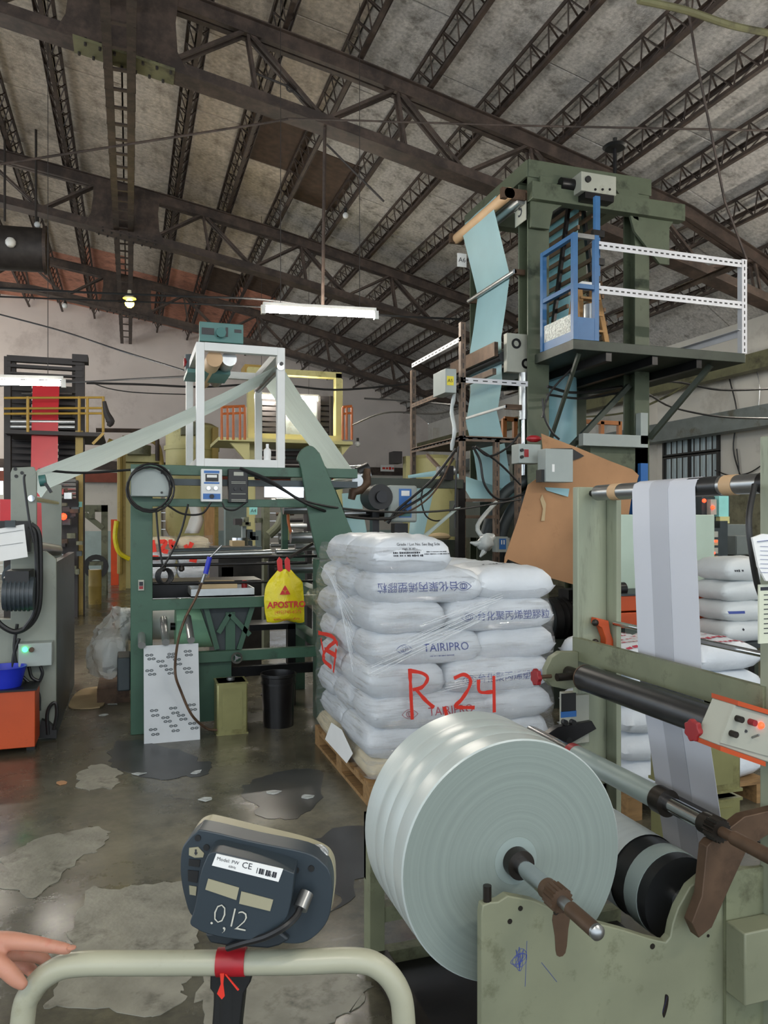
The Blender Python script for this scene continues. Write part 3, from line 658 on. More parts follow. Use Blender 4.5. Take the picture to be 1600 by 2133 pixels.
# film web: over the top roller, down behind the beam, to the low idler
mat('web_white', '#c9cbd2', 0.5, var=0.02, trans=0.0)
mat('web_grey', '#b2b4bb', 0.5, var=0.02)
fwb = thing('film_web', 'white gusseted film web hanging from the steel top roller', 'film', (1.7, 2.1, 0.4))
path = [(1.656, 1.595), (1.650, 1.622), (1.625, 1.6325), (1.602, 1.622), (1.5945, 1.60), (1.598, 1.45), (1.622, 0.985), (1.645, 0.86), (1.715, 0.45), (1.73, 0.36)]
def web(va, vb, off, m_):
    rows = [[Vector((u_-off, v_, z_)) for v_ in (va, vb)] for u_, z_ in path]
    part(MB().grid(rows, (-0.0015, 0, 0)), 'film_panel', m_, fwb, sharp=60)
w0, w1 = 1.875, 2.175; ww = (w1-w0)
web(w0, w0+ww*0.40, 0, 'web_white'); web(w0+ww*0.40, w0+ww*0.70, 0.0015, 'web_grey'); web(w0+ww*0.70, w1, 0, 'web_white')
part(Cy((1.73, VN+0.03, 0.35), (1.73, VF, 0.35), 0.025, n=18), 'low_idler', 'steel', wd)
web_in = MB().grid([[Vector((1.73, v_, 0.324)) for v_ in (w0, w1)], [Vector((1.5, v_, 0.37)) for v_ in (w0, w1)], [Vector((1.42, v_, 0.372)) for v_ in (w0, w1)]], (0, 0, 0.002)); part(web_in, 'film_panel', 'web_white', fwb)
# ---------------------------------------------------------------- big film roll
RC = Vector((0.908, 1.705, 0.658)); RR = 0.30; RL = 0.30
fr = thing('film_roll', 'large pale film roll on a chrome shaft, front of the winder', 'roll', (RC.x, RC.y+0.15, RC.z-RR))
prf = [(0.045, 0.0), (RR-0.004, 0.0), (RR, 0.003), (RR, 0.06), (RR-0.0008, 0.064), (RR+0.0006, 0.068), (RR+0.0004, 0.135), (RR-0.0008, 0.14), (RR+0.0008, 0.146), (RR+0.0006, 0.20), (RR-0.0006, 0.205), (RR+0.0004, 0.212), (RR, 0.296), (RR-0.004, 0.30), (0.045, 0.30)]
mb = MB().lathe(prf, RC, V, 96)
# push the long strips into finer rings so the cut face shades well
part(mb, 'film_body', 'film_side', fr, sharp=25)
part(MB().ring(RC-V*0.0012, RC+V*0.001, RR-0.004, 0.046, 96), 'cut_face', 'roll_face', fr, sharp=25)
MATS['roll_face'].node_tree.nodes['Mapping.001'].inputs['Location'].default_value = (0, 0, -(RR-0.004))
a = lambda s_: RC-V*s_
part(MB().ring(a(-0.01), a(0.002), 0.058, 0.036, 32), 'core', 'core_grey', fr)
part(Cy(a(-0.31), a(0.03), 0.036, n=28), 'collar', 'greasy', fr)
sh_ = part(Cy(a(-0.40), a(0.155), 0.021, n=24), 'shaft', 'chrome', fr)
part(Cy(a(0.15), a(0.175), 0.024, n=20), 'shaft_ring', 'rust_brown', fr)
gpts = [RC-V*0.175+U*cos(t_)*(0.0245 if i % 2 else 0.029)+UP*sin(t_)*(0.0245 if i % 2 else 0.029) for i, t_ in enumerate([2*pi*k/36 for k in range(36)])]
part(MB().prism(gpts, -V*0.04), 'gear', 'rust_brown', fr)
part(Cy(a(0.21), a(0.25), 0.013, n=18), 'shaft_neck', 'steel', fr); part(Cy(a(0.25), a(0.345), 0.0165, n=20), 'shaft_handle', 'rust_brown', fr)
part(MB().lathe([(0.0165, 0), (0.0165, 0.008), (0.010, 0.015), (0.003, 0.017)], a(0.345), -V, 18), 'shaft_tip', 'steel', fr)
# ---------------------------------------------------------------- spare shaft with grey core above the drum
SC = Vector((1.371, 1.70, 0.742))
ss = thing('winding_shaft', 'chrome winding shaft carrying a bare grey core behind the big roll', 'shaft', (SC.x, 1.9, SC.z-0.03))
q = lambda v_: Vector((SC.x, v_, SC.z))
part(Cy(q(1.755), q(2.16), 0.032, n=28), 'core', 'core_grey', ss); part(Cy(q(2.16), q(2.19), 0.033, n=28), 'red_cap', 'red_knob', ss)
part(Cy(q(1.715), q(1.757), 0.037, n=28), 'collar', 'greasy', ss); part(Cy(q(1.58), q(1.72), 0.0215, n=24), 'shaft', 'chrome', ss); part(Cy(q(2.19), q(2.46), 0.0215, n=24), 'shaft', 'chrome', ss)
part(Cy(q(1.555), q(1.583), 0.026, n=22), 'shaft_ring', 'greasy', ss)
gpts = [q(1.555)+U*cos(t_)*(0.025 if i % 2 else 0.03)+UP*sin(t_)*(0.025 if i % 2 else 0.03) for i, t_ in enumerate([2*pi*k/36 for k in range(36)])]
part(MB().prism(gpts, -V*0.035), 'gear', 'greasy', ss); part(Cy(q(1.52), q(1.48), 0.013, n=16), 'shaft_neck', 'rust_brown', ss); part(Cy(q(1.48), q(1.36), 0.017, n=16), 'shaft_handle', 'rust_brown', ss)
# arms carrying the spare shaft
for v_, nm in ((1.54, 'shaft_arm'), (2.42, 'shaft_arm')):
    arm = [Vector((x, v_, z)) for x, z in [(1.30, 0.52), (1.33, 0.58), (1.345, 0.70), (1.36, 0.712), (1.385, 0.712), (1.40, 0.73), (1.46, 0.76), (1.60, 0.77), (1.62, 0.74), (1.47, 0.68), (1.42, 0.60), (1.36, 0.50), (1.32, 0.48)]]
    part(MB().prism(arm, (0, 0.03, 0)), nm, 'rust_brown' if v_ < 2 else 'black_steel', wd, bevel=0.002)
# oil tins standing behind the web
mat('tin_olive', '#8c8a5d', 0.35, 0.35, var=0.15, dirt='#5b5230', dirt_amt=0.4)
def tin(x0, x1, y0, y1, z0, h, label, group=None):
    t = thing('oil_tin', label, 'tin', ((x0+x1)/2, (y0+y1)/2, z0), group)
    part(Bx(x0, x1, y0, y1, z0, z0+h), 'body', 'tin_olive', t, bevel=0.012)
    for z in (z0, z0+h-0.012): part(Bx(x0-0.004, x1+0.004, y0-0.004, y1+0.004, z, z+0.012), 'rim', 'tin_olive', t)
    w_, hh = (x1-x0), h
    part(Bx(x0+w_*0.18, x1-w_*0.18, y0-0.004, y0, z0+hh*0.1, z0+hh*0.9), 'pressed_panel', 'tin_olive', t)
    part(Cy(((x0+x1)/2, (y0+y1)/2, z0+h), ((x0+x1)/2, (y0+y1)/2, z0+h+0.02), 0.03, n=14), 'lid', 'steel', t); return t
p = pv(1495, 1700, 2.75)
tin(2.14, 2.40, 2.55, 2.8, 0.0, 0.36, 'olive square tin behind the white film, lower of two stacked'); tin(2.14, 2.40, 2.55, 2.8, 0.385, 0.36, 'olive square tin behind the white film, upper of two stacked')
# ------------------------------------------------------------------ weighing trolley, indicator and hand in front
mat('cream_tube', '#a3a28d', 0.35, var=0.06, scale=6, dirt='#8d8a72', dirt_amt=0.36, dscale=9)
mat('slate', '#29333a', 0.42, var=0.10, scale=6, dirt='#3f464b', dirt_amt=0.36)
mat('slate_dark', '#20272c', 0.45, var=0.1)
mat('beige', '#98937a', 0.45, var=0.08, dirt='#86805f', dirt_amt=0.4)
mat('foil', '#c6cacc', 0.25, 0.8, var=0.2, scale=40, bump=1.0, bscale=70)
mat('tape_red', '#9c1620', 0.45, var=0.2, scale=20)
mat('chalk', '#b9b7aa', 0.9, var=0.1)
mat('skin', '#b5806a', 0.5, var=0.10, scale=18, sss=0.15, dirt='#b06a58', dirt_amt=0.4, dscale=25)
D0 = 1.02
tr_ = thing('weighing_trolley', 'cream tubular push handle of a weighing trolley in front', 'trolley', pd(440, 1085, D0)*1-UP*EYE)
hp = [pd(44, 3250, D0), pd(44, 2300, D0), pd(48, 2120, D0), pd(66, 2065, D0), pd(105, 2026, D0), pd(165, 2008, D0), pd(320, 2006, D0), pd(600, 2004, D0), pd(735, 2000, D0), pd(790, 2015, D0), pd(828, 2060, D0), pd(841, 2125, D0), pd(843, 2300, D0), pd(843, 3250, D0)]
part(Tb(hp, 0.0155, n=18, sm=7), 'push_handle', 'cream_tube', tr_, sharp=60)
a, b_ = pd(44, 3240, D0), pd(843, 3240, D0); base = Vector((a.x, a.y, 0))
w_ = Vector((b_.x-a.x, b_.y-a.y, 0))
part(MB().obox(base+UP*0.04-FWD*0.6-w_*0.05, w_*1.1, FWD*0.62, UP*0.11), 'deck', 'slate', tr_, bevel=0.01)
for i in (0.0, 1.0):
    for j in (0.08, 0.5):
        c = base+w_*i-FWD*j; part(Cy(c+UP*0.03-RGT*0.015, c+UP*0.03+RGT*0.015, 0.03, n=14), 'caster', 'rubber', tr_)
part(Tb([pd(476, 2010, D0+0.035), pd(476, 2120, D0+0.035), pd(476, 3100, D0+0.035)], 0.02, n=12), 'pole', 'black', tr_)
mb = MB().prism([pd(x, y, D0+0.018) for x, y in [(410,2022),(438,2030),(437,2060),(446,2072),(440,2160),(498,2160),(508,2070),(522,2046),(522,2026)]], FWD*0.03); part(mb, 'pole_clamp', 'black', tr_, bevel=0.003)
tp = part(MB().cyl(pd(453, 2004, D0), pd(512, 2003, D0), 0.0175, n=24), 'red_tape', 'tape_red', tr_)
part(MB().prism([pd(x, y, D0-0.018) for x, y in [(458,2028),(467,2028),(465,2050),(468,2075),(462,2082),(452,2070),(460,2050)]], FWD*0.0015), 'tape_tail', 'spray_red', tp)
part(MB().prism([pd(x, y, D0-0.017) for x, y in [(468,2030),(471,2030),(498,2062),(495,2064)]], FWD*0.0015), 'tape_tail', 'spray_red', tp)
# indicator head (seen from behind, tilted)
K = lambda x, y: (350+x/4.324, 1690+y/4.324)
def outl(pts, d, sm=4):
    return smooth_path([pd(*K(x, y), d) for x, y in pts], sm, True)
ih = thing('scale_indicator', 'dark slate scale indicator head seen from behind on the trolley', 'scale', pd(470, 1960, D0))
body = [(330,172),(250,190),(170,270),(122,360),(112,560),(150,780),(230,960),(500,1100),(900,1170),(1170,1195),(1320,1130),(1440,980),(1482,760),(1465,570),(1400,470),(1240,372),(800,280)]
part(MB().prism(outl(body, 1.00), FWD*0.035), 'back_shell', 'slate', ih, bevel=0.004)
rim = [(345,98),(260,140),(200,240),(180,400),(200,800),(600,1050),(1100,1150),(1380,1080),(1490,800),(1500,560),(1470,440),(1390,365),(1190,290),(800,195),(430,105)]
part(MB().prism(outl(rim, 1.038), FWD*0.03), 'front_bezel', 'beige', ih, bevel=0.004)
hs = [(400,368),(330,460),(285,600),(262,760),(232,900),(198,1010),(260,1062),(340,1100),(520,1142),(760,1160),(900,1105),(1040,1000),(1095,880),(1135,600),(1110,548),(900,480),(600,405)]
part(MB().prism(outl(hs, 0.962), FWD*0.045), 'battery_housing', 'slate', ih, bevel=0.005)
nk = [(330,1105),(375,1190),(520,1215),(900,1240),(1000,1215),(1095,1160),(1000,1080),(700,1150),(450,1090)]
part(MB().prism([pd(*K(x, y), 0.99) for x, y in nk], FWD*0.05), 'tilt_bracket', 'slate_dark', ih, bevel=0.003)
def sticker(pts, d, m_, name): return part(MB().prism([pd(*K(x, y), d) for x, y in pts], FWD*0.001), name, m_, ih)
sticker([(435,382),(1038,520),(995,636),(395,488)], 0.9605, 'paper', 'rating_label')
sticker([(362,608),(640,690),(615,800),(335,705)], 0.9605, 'beige', 'blank_label'); sticker([(660,722),(948,798),(920,900),(640,832)], 0.9605, 'beige', 'blank_label')
sticker([(705,180),(1010,262),(1000,285),(700,205)], 1.037, 'paper', 'top_label')
sticker([(190,330),(270,322),(325,380),(315,415),(240,418),(188,395)], 0.9985, 'beige', 'arrow_label')
sticker([(190,430),(290,440),(280,505),(185,490)], 0.9985, 'black', 'port'); sticker([(178,530),(275,540),(262,645),(180,630)], 0.9985, 'black', 'port'); sticker([(190,670),(258,680),(250,760),(195,750)], 0.9985, 'beige', 'port_label')
sticker([(242,345),(256,345),(256,375),(266,375),(249,398),(236,375),(243,375)], 0.9975, 'ink', 'arrow_mark')
xd = (pd(*K(1038, 520), 0.96)-pd(*K(435, 382), 0.96)).normalized(); yd = Vector((xd.z*-RGT.x, xd.z*-RGT.y, xd.dot(RGT))).normalized()
for s_, x, y, sz in [('Model: PW', 540, 447, 0.0062), ('CE', 712, 492, 0.011), ('60Hz', 578, 503, 0.0045), ('024782', 920, 580, 0.0045)]:
    text(s_, sz, 'ink', pd(*K(x, y), 0.9603), xd, yd, ih, off=0.0002)
mb = MB()
for k in range(9): q = pd(*K(805+k*20, 508+k*5), 0.9602); mb.obox(q, xd*(0.0025 if k % 3 else 0.0009), yd*-0.007, FWD*0.0002)
part(mb, 'bar_marks', 'ink', ih)
for s_, x, y in [('.', 410, 935), ('0', 465, 930), (',', 522, 985), ('1', 585, 965), ('2', 665, 995)]:
    text(s_, 0.036 if s_ not in '.,' else 0.04, 'chalk', pd(*K(x, y), 0.9605), xd, yd, ih, name='chalk_number', off=0.0005, bold=-0.0008)
for x, y in [(268,240),(345,325),(527,355),(1155,530),(1290,515)]:
    q = pd(*K(x, y), 0.999); part(Cy(q-FWD*0.001, q+FWD*0.003, 0.004, n=10), 'screw_hole', 'black', ih)
part(Cy(pd(*K(1250, 735), 0.99), pd(*K(1190, 880), 0.975), 0.0095, n=14), 'cable_plug', 'steel', ih)
part(Tb([pd(*K(1190, 870), 0.975), pd(*K(1150, 950), 0.965), pd(*K(1050, 1040), 0.955), pd(*K(880, 1130), 0.958), pd(*K(700, 1180), 0.97), pd(*K(540, 1230), 0.99)], 0.0045, n=8, sm=5), 'cable', 'rubber', ih)
fo = MB().prism(outl([(1240,400),(1290,345),(1380,345),(1440,400),(1420,470),(1350,490),(1270,450)], 1.028, 3), FWD*0.02); part(fo, 'foil_tape', 'foil', ih, bevel=0.004)
# hand reaching in from the left and holding the handle
def hand():
    mb = MB()
    def limb(pts, rs):
        P = [pd(x, y, d) for x, y, d in pts]; PP = smooth_path(P, 5)
        R = []
        for i in range(len(PP)):
            t = i/5.0; k = min(int(t), len(rs)-2); R.append(rs[k]+(rs[k+1]-rs[k])*(t-k))
        mb.tube(PP, R, n=14); mb.ball(PP[-1], R[-1], 12); mb.ball(PP[0], R[0], 12)
    limb([(-60,1975,1.03),(0,1960,1.015),(60,1964,1.01),(105,1971,1.01),(140,1977,1.012)], [0.018,0.0125,0.0105,0.0088,0.0075])           # index
    limb([(-70,1990,1.045),(-10,1985,1.045),(40,1986,1.048),(85,1994,1.05),(100,2008,1.045)], [0.016,0.0115,0.010,0.009,0.0075])          # middle
    limb([(-70,2005,1.06),(-15,2000,1.068),(30,2005,1.07),(62,2018,1.062),(72,2032,1.05)], [0.016,0.011,0.0095,0.0088,0.0075])             # ring
    limb([(-80,2015,1.07),(-25,2018,1.082),(12,2026,1.082),(38,2040,1.072),(44,2054,1.058)], [0.014,0.0095,0.0085,0.0078,0.0068])          # little
    limb([(-90,1990,1.02),(-35,1992,1.0),(4,2012,0.995),(30,2036,0.995),(46,2050,0.995)], [0.021,0.016,0.0115,0.0105,0.008])               # thumb
    limb([(-230,2010,1.06),(-150,1992,1.05),(-90,1985,1.045),(-40,1982,1.04)], [0.030,0.030,0.032,0.026])                                   # palm
    limb([(-150,1990,1.05),(-85,1970,1.03),(-30,1962,1.02)], [0.024,0.024,0.016]); limb([(-150,2012,1.07),(-90,2010,1.07),(-45,2008,1.068)], [0.02,0.02,0.014])
    limb([(-620,2090,1.12),(-420,2060,1.09),(-230,2010,1.06)], [0.045,0.038,0.029])                                                         # forearm
    o = part(mb, 'hand', 'skin', None, sharp=180)
    r = o.modifiers.new('remesh', 'REMESH'); r.mode = 'VOXEL'; r.voxel_size = 0.003; r.use_smooth_shade = True
    s_ = o.modifiers.new('smooth', 'SMOOTH'); s_.iterations = 6; s_.factor = 0.6
    return tag(o, "person's bare hand gripping the cream trolley handle at the left edge", 'hand')
hn = hand()
part(MB().prism(outl([(0,0)]*0 or [(-1, -1), (-1, -1), (-1, -1)], 1.0, 1), FWD*0.001) if False else MB().ball(pd(149, 1974, 1.008), 0.0055, 10, (1.1, 1.0, 0.5)), 'fingernail', 'skin', hn)
# ------------------------------------------------------------------ pallet of resin bags
mat('bag_white', '#d3d8dd', 0.42, var=0.06, scale=6, bump=0.35, bscale=16)
mat('bag_cream', '#cbbfa2', 0.5, var=0.12, scale=6, bump=0.3, bscale=16)
mat('pallet_wood', '#8f6f47', 0.75, var=0.25, scale=5, aniso=(1, 8, 8), dirt='#5c452b', dirt_amt=0.4)
m = bpy.data.materials.new('stretch_film'); m.use_nodes = True; MATS['stretch_film'] = m
nt = m.node_tree; N = nt.nodes; L = nt.links; out = N['Material Output']; N.remove(N['Principled BSDF'])
tcx = N.new('ShaderNodeTexCoord'); mpx = N.new('ShaderNodeMapping'); mpx.inputs['Rotation'].default_value = (0.35, 0.35, 0); mpx.inputs['Scale'].default_value = (2.0, 2.0, 22.0); L.new(tcx.outputs['Object'], mpx.inputs[0])
nzx = N.new('ShaderNodeTexNoise'); nzx.inputs['Scale'].default_value = 2.2; nzx.inputs['Detail'].default_value = 8; nzx.inputs['Roughness'].default_value = 0.65; L.new(mpx.outputs[0], nzx.inputs['Vector'])
bpx = N.new('ShaderNodeBump'); bpx.inputs['Strength'].default_value = 1.0; bpx.inputs['Distance'].default_value = 0.05; L.new(nzx.outputs['Fac'], bpx.inputs['Height'])
gl = N.new('ShaderNodeBsdfGlossy'); gl.inputs['Roughness'].default_value = 0.12; gl.inputs['Color'].default_value = (0.95, 0.97, 1, 1); L.new(bpx.outputs[0], gl.inputs['Normal'])
df = N.new('ShaderNodeBsdfDiffuse'); df.inputs['Color'].default_value = (0.8, 0.82, 0.84, 1)
tpn = N.new('ShaderNodeBsdfTransparent'); tpn.inputs['Color'].default_value = (0.97, 0.97, 0.97, 1)
mg = N.new('ShaderNodeMapRange'); mg.inputs[1].default_value = 0.50; mg.inputs[2].default_value = 0.72; mg.inputs[3].default_value = 0.13; mg.inputs[4].default_value = 0.75; L.new(nzx.outputs['Fac'], mg.inputs[0])
m1 = N.new('ShaderNodeMixShader'); m1.inputs[0].default_value = 0.12; L.new(gl.outputs[0], m1.inputs[1]); L.new(df.outputs[0], m1.inputs[2])
m3 = N.new('ShaderNodeMixShader'); L.new(mg.outputs[0], m3.inputs[0]); L.new(tpn.outputs[0], m3.inputs[1]); L.new(m1.outputs[0], m3.inputs[2]); L.new(m3.outputs[0], out.inputs[0])

mat('wrap_glint', '#eef2f5', 0.12, var=0.02, alpha=0.38)  # see-through pale colour of the glints modelled on the wrap
def bag_mesh(u0, u1, v0, v1, z0, z1, axis='u', seed=0, nx=22, ny=14):
    """pillow with flat sewn ends along its long axis"""
    r_ = random.Random(seed); mb = MB(); cx, cy, cz = (u0+u1)/2, (v0+v1)/2, (z0+z1)/2
    hx, hy, hz = (u1-u0)/2, (v1-v0)/2, (z1-z0)/2
    off = Vector((r_.random()*50, r_.random()*50, 0)); tw = r_.uniform(-0.012, 0.012)
    def pt(i, j, s):
        a = -1+2*i/nx; b = -1+2*j/ny
        a = (abs(a)**0.75)*(1 if a > 0 else -1); b = (abs(b)**0.75)*(1 if b > 0 else -1)
        l, w = (a, b) if axis == 'u' else (b, a)
        h = max(0.0, (1-abs(l)**5))**0.36*max(0.0, (1-abs(w)**4))**0.40
        pull = 1-0.07*abs(w)**3*0-0.0
        nn = mnoise.noise(off+Vector((a*2.2, b*2.2, s*3)))*0.16+mnoise.noise(off+Vector((a*6, b*6, s*5)))*0.09
        hh = hz*h*(1.0+nn*(0.9 if abs(l) < .97 else 0))
        x = cx+a*hx*(1-(0.05*abs(b)**4 if axis == 'u' else 0)-0.02*h*0); y = cy+b*hy*(1-(0.05*abs(a)**4 if axis == 'v' else 0))
        return Vector((x, y+tw*a, cz+s*hh-0.10*hz*(1-h)))
    idx = {}
    for s in (1, -1):
        for i in range(nx+1):
            for j in range(ny+1):
                e = i in (0, nx) or j in (0, ny)
                key = (i, j, 0 if e else s)
                if key not in idx: idx[key] = len(mb.v); mb.v.append(pt(i, j, s))
    g = lambda i, j, s: idx[(i, j, 0 if (i in (0, nx) or j in (0, ny)) else s)]
    for s in (1, -1):
        for i in range(nx):
            for j in range(ny):
                q = (g(i, j, s), g(i+1, j, s), g(i+1, j+1, s), g(i, j+1, s)); mb.f.append(q if s > 0 else q[::-1])
    return mb
from mathutils.bvhtree import BVHTree
def proj_front(mb, off=0.003):
    bv = BVHTree.FromPolygons([tuple(p) for p in mb.v], mb.f)
    def f(p):
        h = bv.ray_cast(Vector((p.x, p.y-2, p.z)), Vector((0, 1, 0)))
        return Vector((p.x, h[0].y-off, p.z)) if h[0] is not None else p
    return f
def proj_top(mb, off=0.004):
    bv = BVHTree.FromPolygons([tuple(p) for p in mb.v], mb.f)
    def f(p):
        h = bv.ray_cast(Vector((p.x, p.y, p.z+1)), Vector((0, 0, -1)))
        return Vector((p.x, p.y, h[0].z+off)) if h[0] is not None else p
    return f
def logo(c, s, m_, parent, pj):
    mb = MB()
    for sx in (-1, 1):
        pts = [c+U*(s*0.42*cos(a)+sx*0.16*s)+UP*s*0.42*sin(a) for a in [2*pi*k/6+0.5 for k in range(6)]]
        pts = smooth_path(pts, 3, True); n = len(pts)
        for k in range(n): mb.bar(pts[k], pts[(k+1) % n], 0.001, s*0.11, up=(0,0,1) if abs((pts[(k+1)%n]-pts[k]).normalized().z) < 0.9 else (1,0,0))
    for sg in (-1, 1):
        arc = [c+U*s*x+UP*s*sg*0.75*(1-(x/1.3)**2)*0.9 for x in [-1.3+2.6*k/10 for k in range(11)]]
        for k in range(10): mb.bar(arc[k], arc[k+1], 0.001, s*0.08, up=(0,0,1))
    mb.v = [pj(p) for p in mb.v]; part(mb, 'printed_emblem', m_, parent)
PC = pz(770, 1685, 0); pu0, pv0 = PC.x, PC.y; PW, PL = 1.10, 1.24
pal = thing('wooden_pallet', 'wooden pallet under the wrapped stack of white bags', 'pallet', (pu0+PW/2, pv0+PL/2, 0))
for k in range(7): y = pv0+k*(PL-0.1)/6; part(Bx(pu0, pu0+PW, y, y+0.1, 0.108, 0.128), 'deck_board', 'pallet_wood', pal)
for k in range(3): x = pu0+k*(PW-0.07)/2; part(Bx(x, x+0.07, pv0, pv0+PL, 0.088, 0.108), 'stringer_board', 'pallet_wood', pal)
for k in range(3):
    for j in range(3):
        x = pu0+k*(PW-0.08)/2; y = pv0+j*(PL-0.12)/2; part(Bx(x, x+0.08, y, y+0.12, 0.02, 0.088), 'block', 'pallet_wood', pal)
for k in range(3): x = pu0+k*(PW-0.08)/2; part(Bx(x, x+0.08, pv0, pv0+PL, 0.0, 0.02), 'bottom_board', 'pallet_wood', pal)
ZL = [0.130, 0.232, 0.395, 0.555, 0.73, 0.90, 1.065, 1.225, 1.40]
CJK = '台化聚丙烯塑膠粒'
ORDN = ['lowest', 'second', 'third', 'fourth', 'fifth', 'sixth', 'seventh', 'topmost']
GB = 'resin bags on the wrapped pallet'
def put_bag(rect, L_, axis, where, seed, m_='bag_white', dz=0.012):
    u0, u1, v0, v1 = rect; mb = bag_mesh(u0, u1, v0, v1, ZL[L_]-dz, ZL[L_+1]+dz, axis, seed)
    lab = '%s resin bag, %s layer from the pallet, %s' % ('cream' if m_ == 'bag_cream' else 'white', ORDN[L_], where)
    o = solo(mb, 'resin_bag', m_, lab, 'bag', GB, sharp=80)
    pj = proj_front(mb); pj2 = lambda p: pj(p); return o, mb, pj
e = 0.012
for L_ in range(8):
    j = lambda: rnd.uniform(-0.015, 0.015)
    x0, y0 = pu0+0.01, pv0+0.015
    odd = L_ % 2 == 0   # layers 3,5,7 counted from one
    dz = 0.022
    m_ = 'bag_cream' if L_ == 0 else 'bag_white'
    bags = []
    if L_ == 7:
        bags = [((x0+0.02, x0+0.47, y0+j(), y0+0.63), 'v', 'front corner nearest the yellow bag'), ((x0+0.05, x0+0.49, y0+0.64, y0+1.2), 'v', 'behind the front one')]
    elif odd:
        bags = [((x0+j(), x0+0.66, y0+j(), y0+0.43), 'u', 'front, on the side of the yellow bag'), ((x0+j(), x0+0.64, y0+0.42, y0+0.82), 'u', 'middle of the side facing the green machine'),
                ((x0+j(), x0+0.64, y0+0.82, y0+1.22), 'u', 'rear of the side facing the green machine'), ((x0+0.62, x0+1.10+j(), y0+j(), y0+0.63), 'v', 'front, on the side of the winder')]
        if L_ >= 6: bags.append(((x0+0.64, x0+1.09+j(), y0+0.62, y0+1.22), 'v', 'rear, on the side of the winder'))
    else:
        bags = [((x0+j(), x0+0.44, y0+j(), y0+0.63), 'v', 'front, on the side of the yellow bag'), ((x0+j(), x0+0.44, y0+0.62, y0+1.22), 'v', 'rear, on the side of the yellow bag'),
                ((x0+0.43, x0+1.09+j(), y0+j(), y0+0.43), 'u', 'front, on the side of the winder')]
        if L_ >= 5: bags += [((x0+0.43, x0+1.09+j(), y0+0.42, y0+0.82), 'u', 'middle, on the side of the winder')]
    if L_ == 2: bags[0] = ((x0, x0+0.71, y0-0.01, y0+0.43), 'u', bags[0][2])
    for bi, (rect, ax, wh) in enumerate(bags):
        o, mb, pj = put_bag(rect, L_, ax, wh, 100+L_*10+bi, m_ if not (L_ == 1 and bi > 0 and False) else m_, dz)
        zc = (ZL[L_]+ZL[L_+1])/2; u0, u1 = rect[0], rect[1]; um = (u0+u1)/2
        if bi == 0 and L_ == 6:
            text(CJK, 0.058, 'ink_blue', (um-0.07, 0, zc+0.005), -U, -UP, o, 'printed_characters', proj=pj); logo(Vector((um+0.19, 0, zc)), 0.035, 'ink_blue', o, pj)
        elif bi == 0 and L_ in (2, 4):
            c_ = 'ink_red' if L_ == 2 else 'ink_blue'
            text('TAIRIPRO', 0.062, c_, (um+0.10, 0, zc), U, UP, o, 'printed_characters', proj=pj); logo(Vector((um-0.14, 0, zc)), 0.035, c_, o, pj)
            print_bars((um+0.08, 0, zc-0.045), U, UP, 0.14, 0.007, c_, o, pj, L_)
        elif L_ in (3, 5) and ax == 'u' and bi == 2:
            text(CJK, 0.056, 'ink_blue', (um+0.07, 0, zc-0.01), U, UP, o, 'printed_characters', proj=pj); logo(Vector((um-0.20, 0, zc-0.01)), 0.035, 'ink_blue', o, pj)
        elif L_ == 7 and bi == 0:
            pt_ = proj_top(mb)
            for q, (s_, sz) in enumerate([('Grade / Lot No. See Bag Side', 0.028), ('High: A  07', 0.022)]):
                text(s_, sz*0.75, 'ink', (um+0.03-0.06*(q > 0), 0, zc+0.062-0.024*q), U, UP, o, 'printed_lines', proj=pj)
            print_bars((um-0.04, 0, zc+0.018), U, UP, 0.16, 0.011, 'ink', o, pj, 3); print_bars((um-0.04, 0, zc+0.003), U, UP, 0.16, 0.011, 'ink', o, pj, 4); print_bars((um+0.13, 0, zc+0.022), U, UP, 0.12, 0.006, 'ink', o, pj, 5); print_bars((um+0.13, 0, zc+0.010), U, UP, 0.15, 0.006, 'ink', o, pj, 6)
        elif L_ == 6 and bi == 3:
            print_bars((um-0.05, rect[2]+0.22, zc), U, V, 0.14, 0.022, 'ink', o, proj_top(mb), 8)
        if bi == 0 and L_ == 5: print_bars((um-0.04, rect[2]+0.12, zc), U, V, 0.2, 0.035, 'spray_red', o, proj_top(mb), 9)
# stretch film around the stack
wr = thing('stretch_wrap', 'clear stretch film wound around the white bag stack', 'plastic film', (pu0+PW/2, pv0+PL/2, 0.13))
mb = MB(); ua, ub, va, vb = pu0-0.012, pu0+PW+0.02, pv0-0.012, pv0+PL+0.01; cr = 0.07
ring = []
for (cx, cy, a0) in [(ua+cr, va+cr, pi), (ub-cr, va+cr, 1.5*pi), (ub-cr, vb-cr, 0), (ua+cr, vb-cr, 0.5*pi)]:
    for k in range(5): a = a0+k*pi/8; ring.append((cx+cr*cos(a), cy+cr*sin(a)))
dense = []
for k in range(len(ring)):
    p, q = Vector(ring[k]), Vector(ring[(k+1) % len(ring)]); n = max(1, int((q-p).length/0.06))
    dense += [p+(q-p)*i/n for i in range(n)]
rows = []; NZ = 40
for r_ in range(NZ+1):
    f = r_/NZ; row = []
    for p in dense+dense[:1]:
        fx_ = (p.x-ua)/(ub-ua); top = 1.36-0.22*max(0, min(1, (fx_-0.25)*2.6))
        z = 0.15+(top-0.15)*f
        lay = abs(sin(pi*(z-0.232)/0.1655)); ins = 0.014*(1-lay)+0.006*mnoise.noise(Vector((p.x*5, p.y*5, z*9)))
        taper = 0.03*max(0, f-0.8)/0.2
        cxx, cyy = (ua+ub)/2, (va+vb)/2
        row.append((p.x+(ins+taper)*(1 if p.x < cxx else -1)*(1 if abs(p.x-cxx) > 0.45 else 0), p.y+(ins+taper)*(1 if p.y < cyy else -1)*(1 if abs(p.y-cyy) > 0.52 else 0), z))
    rows.append(row)
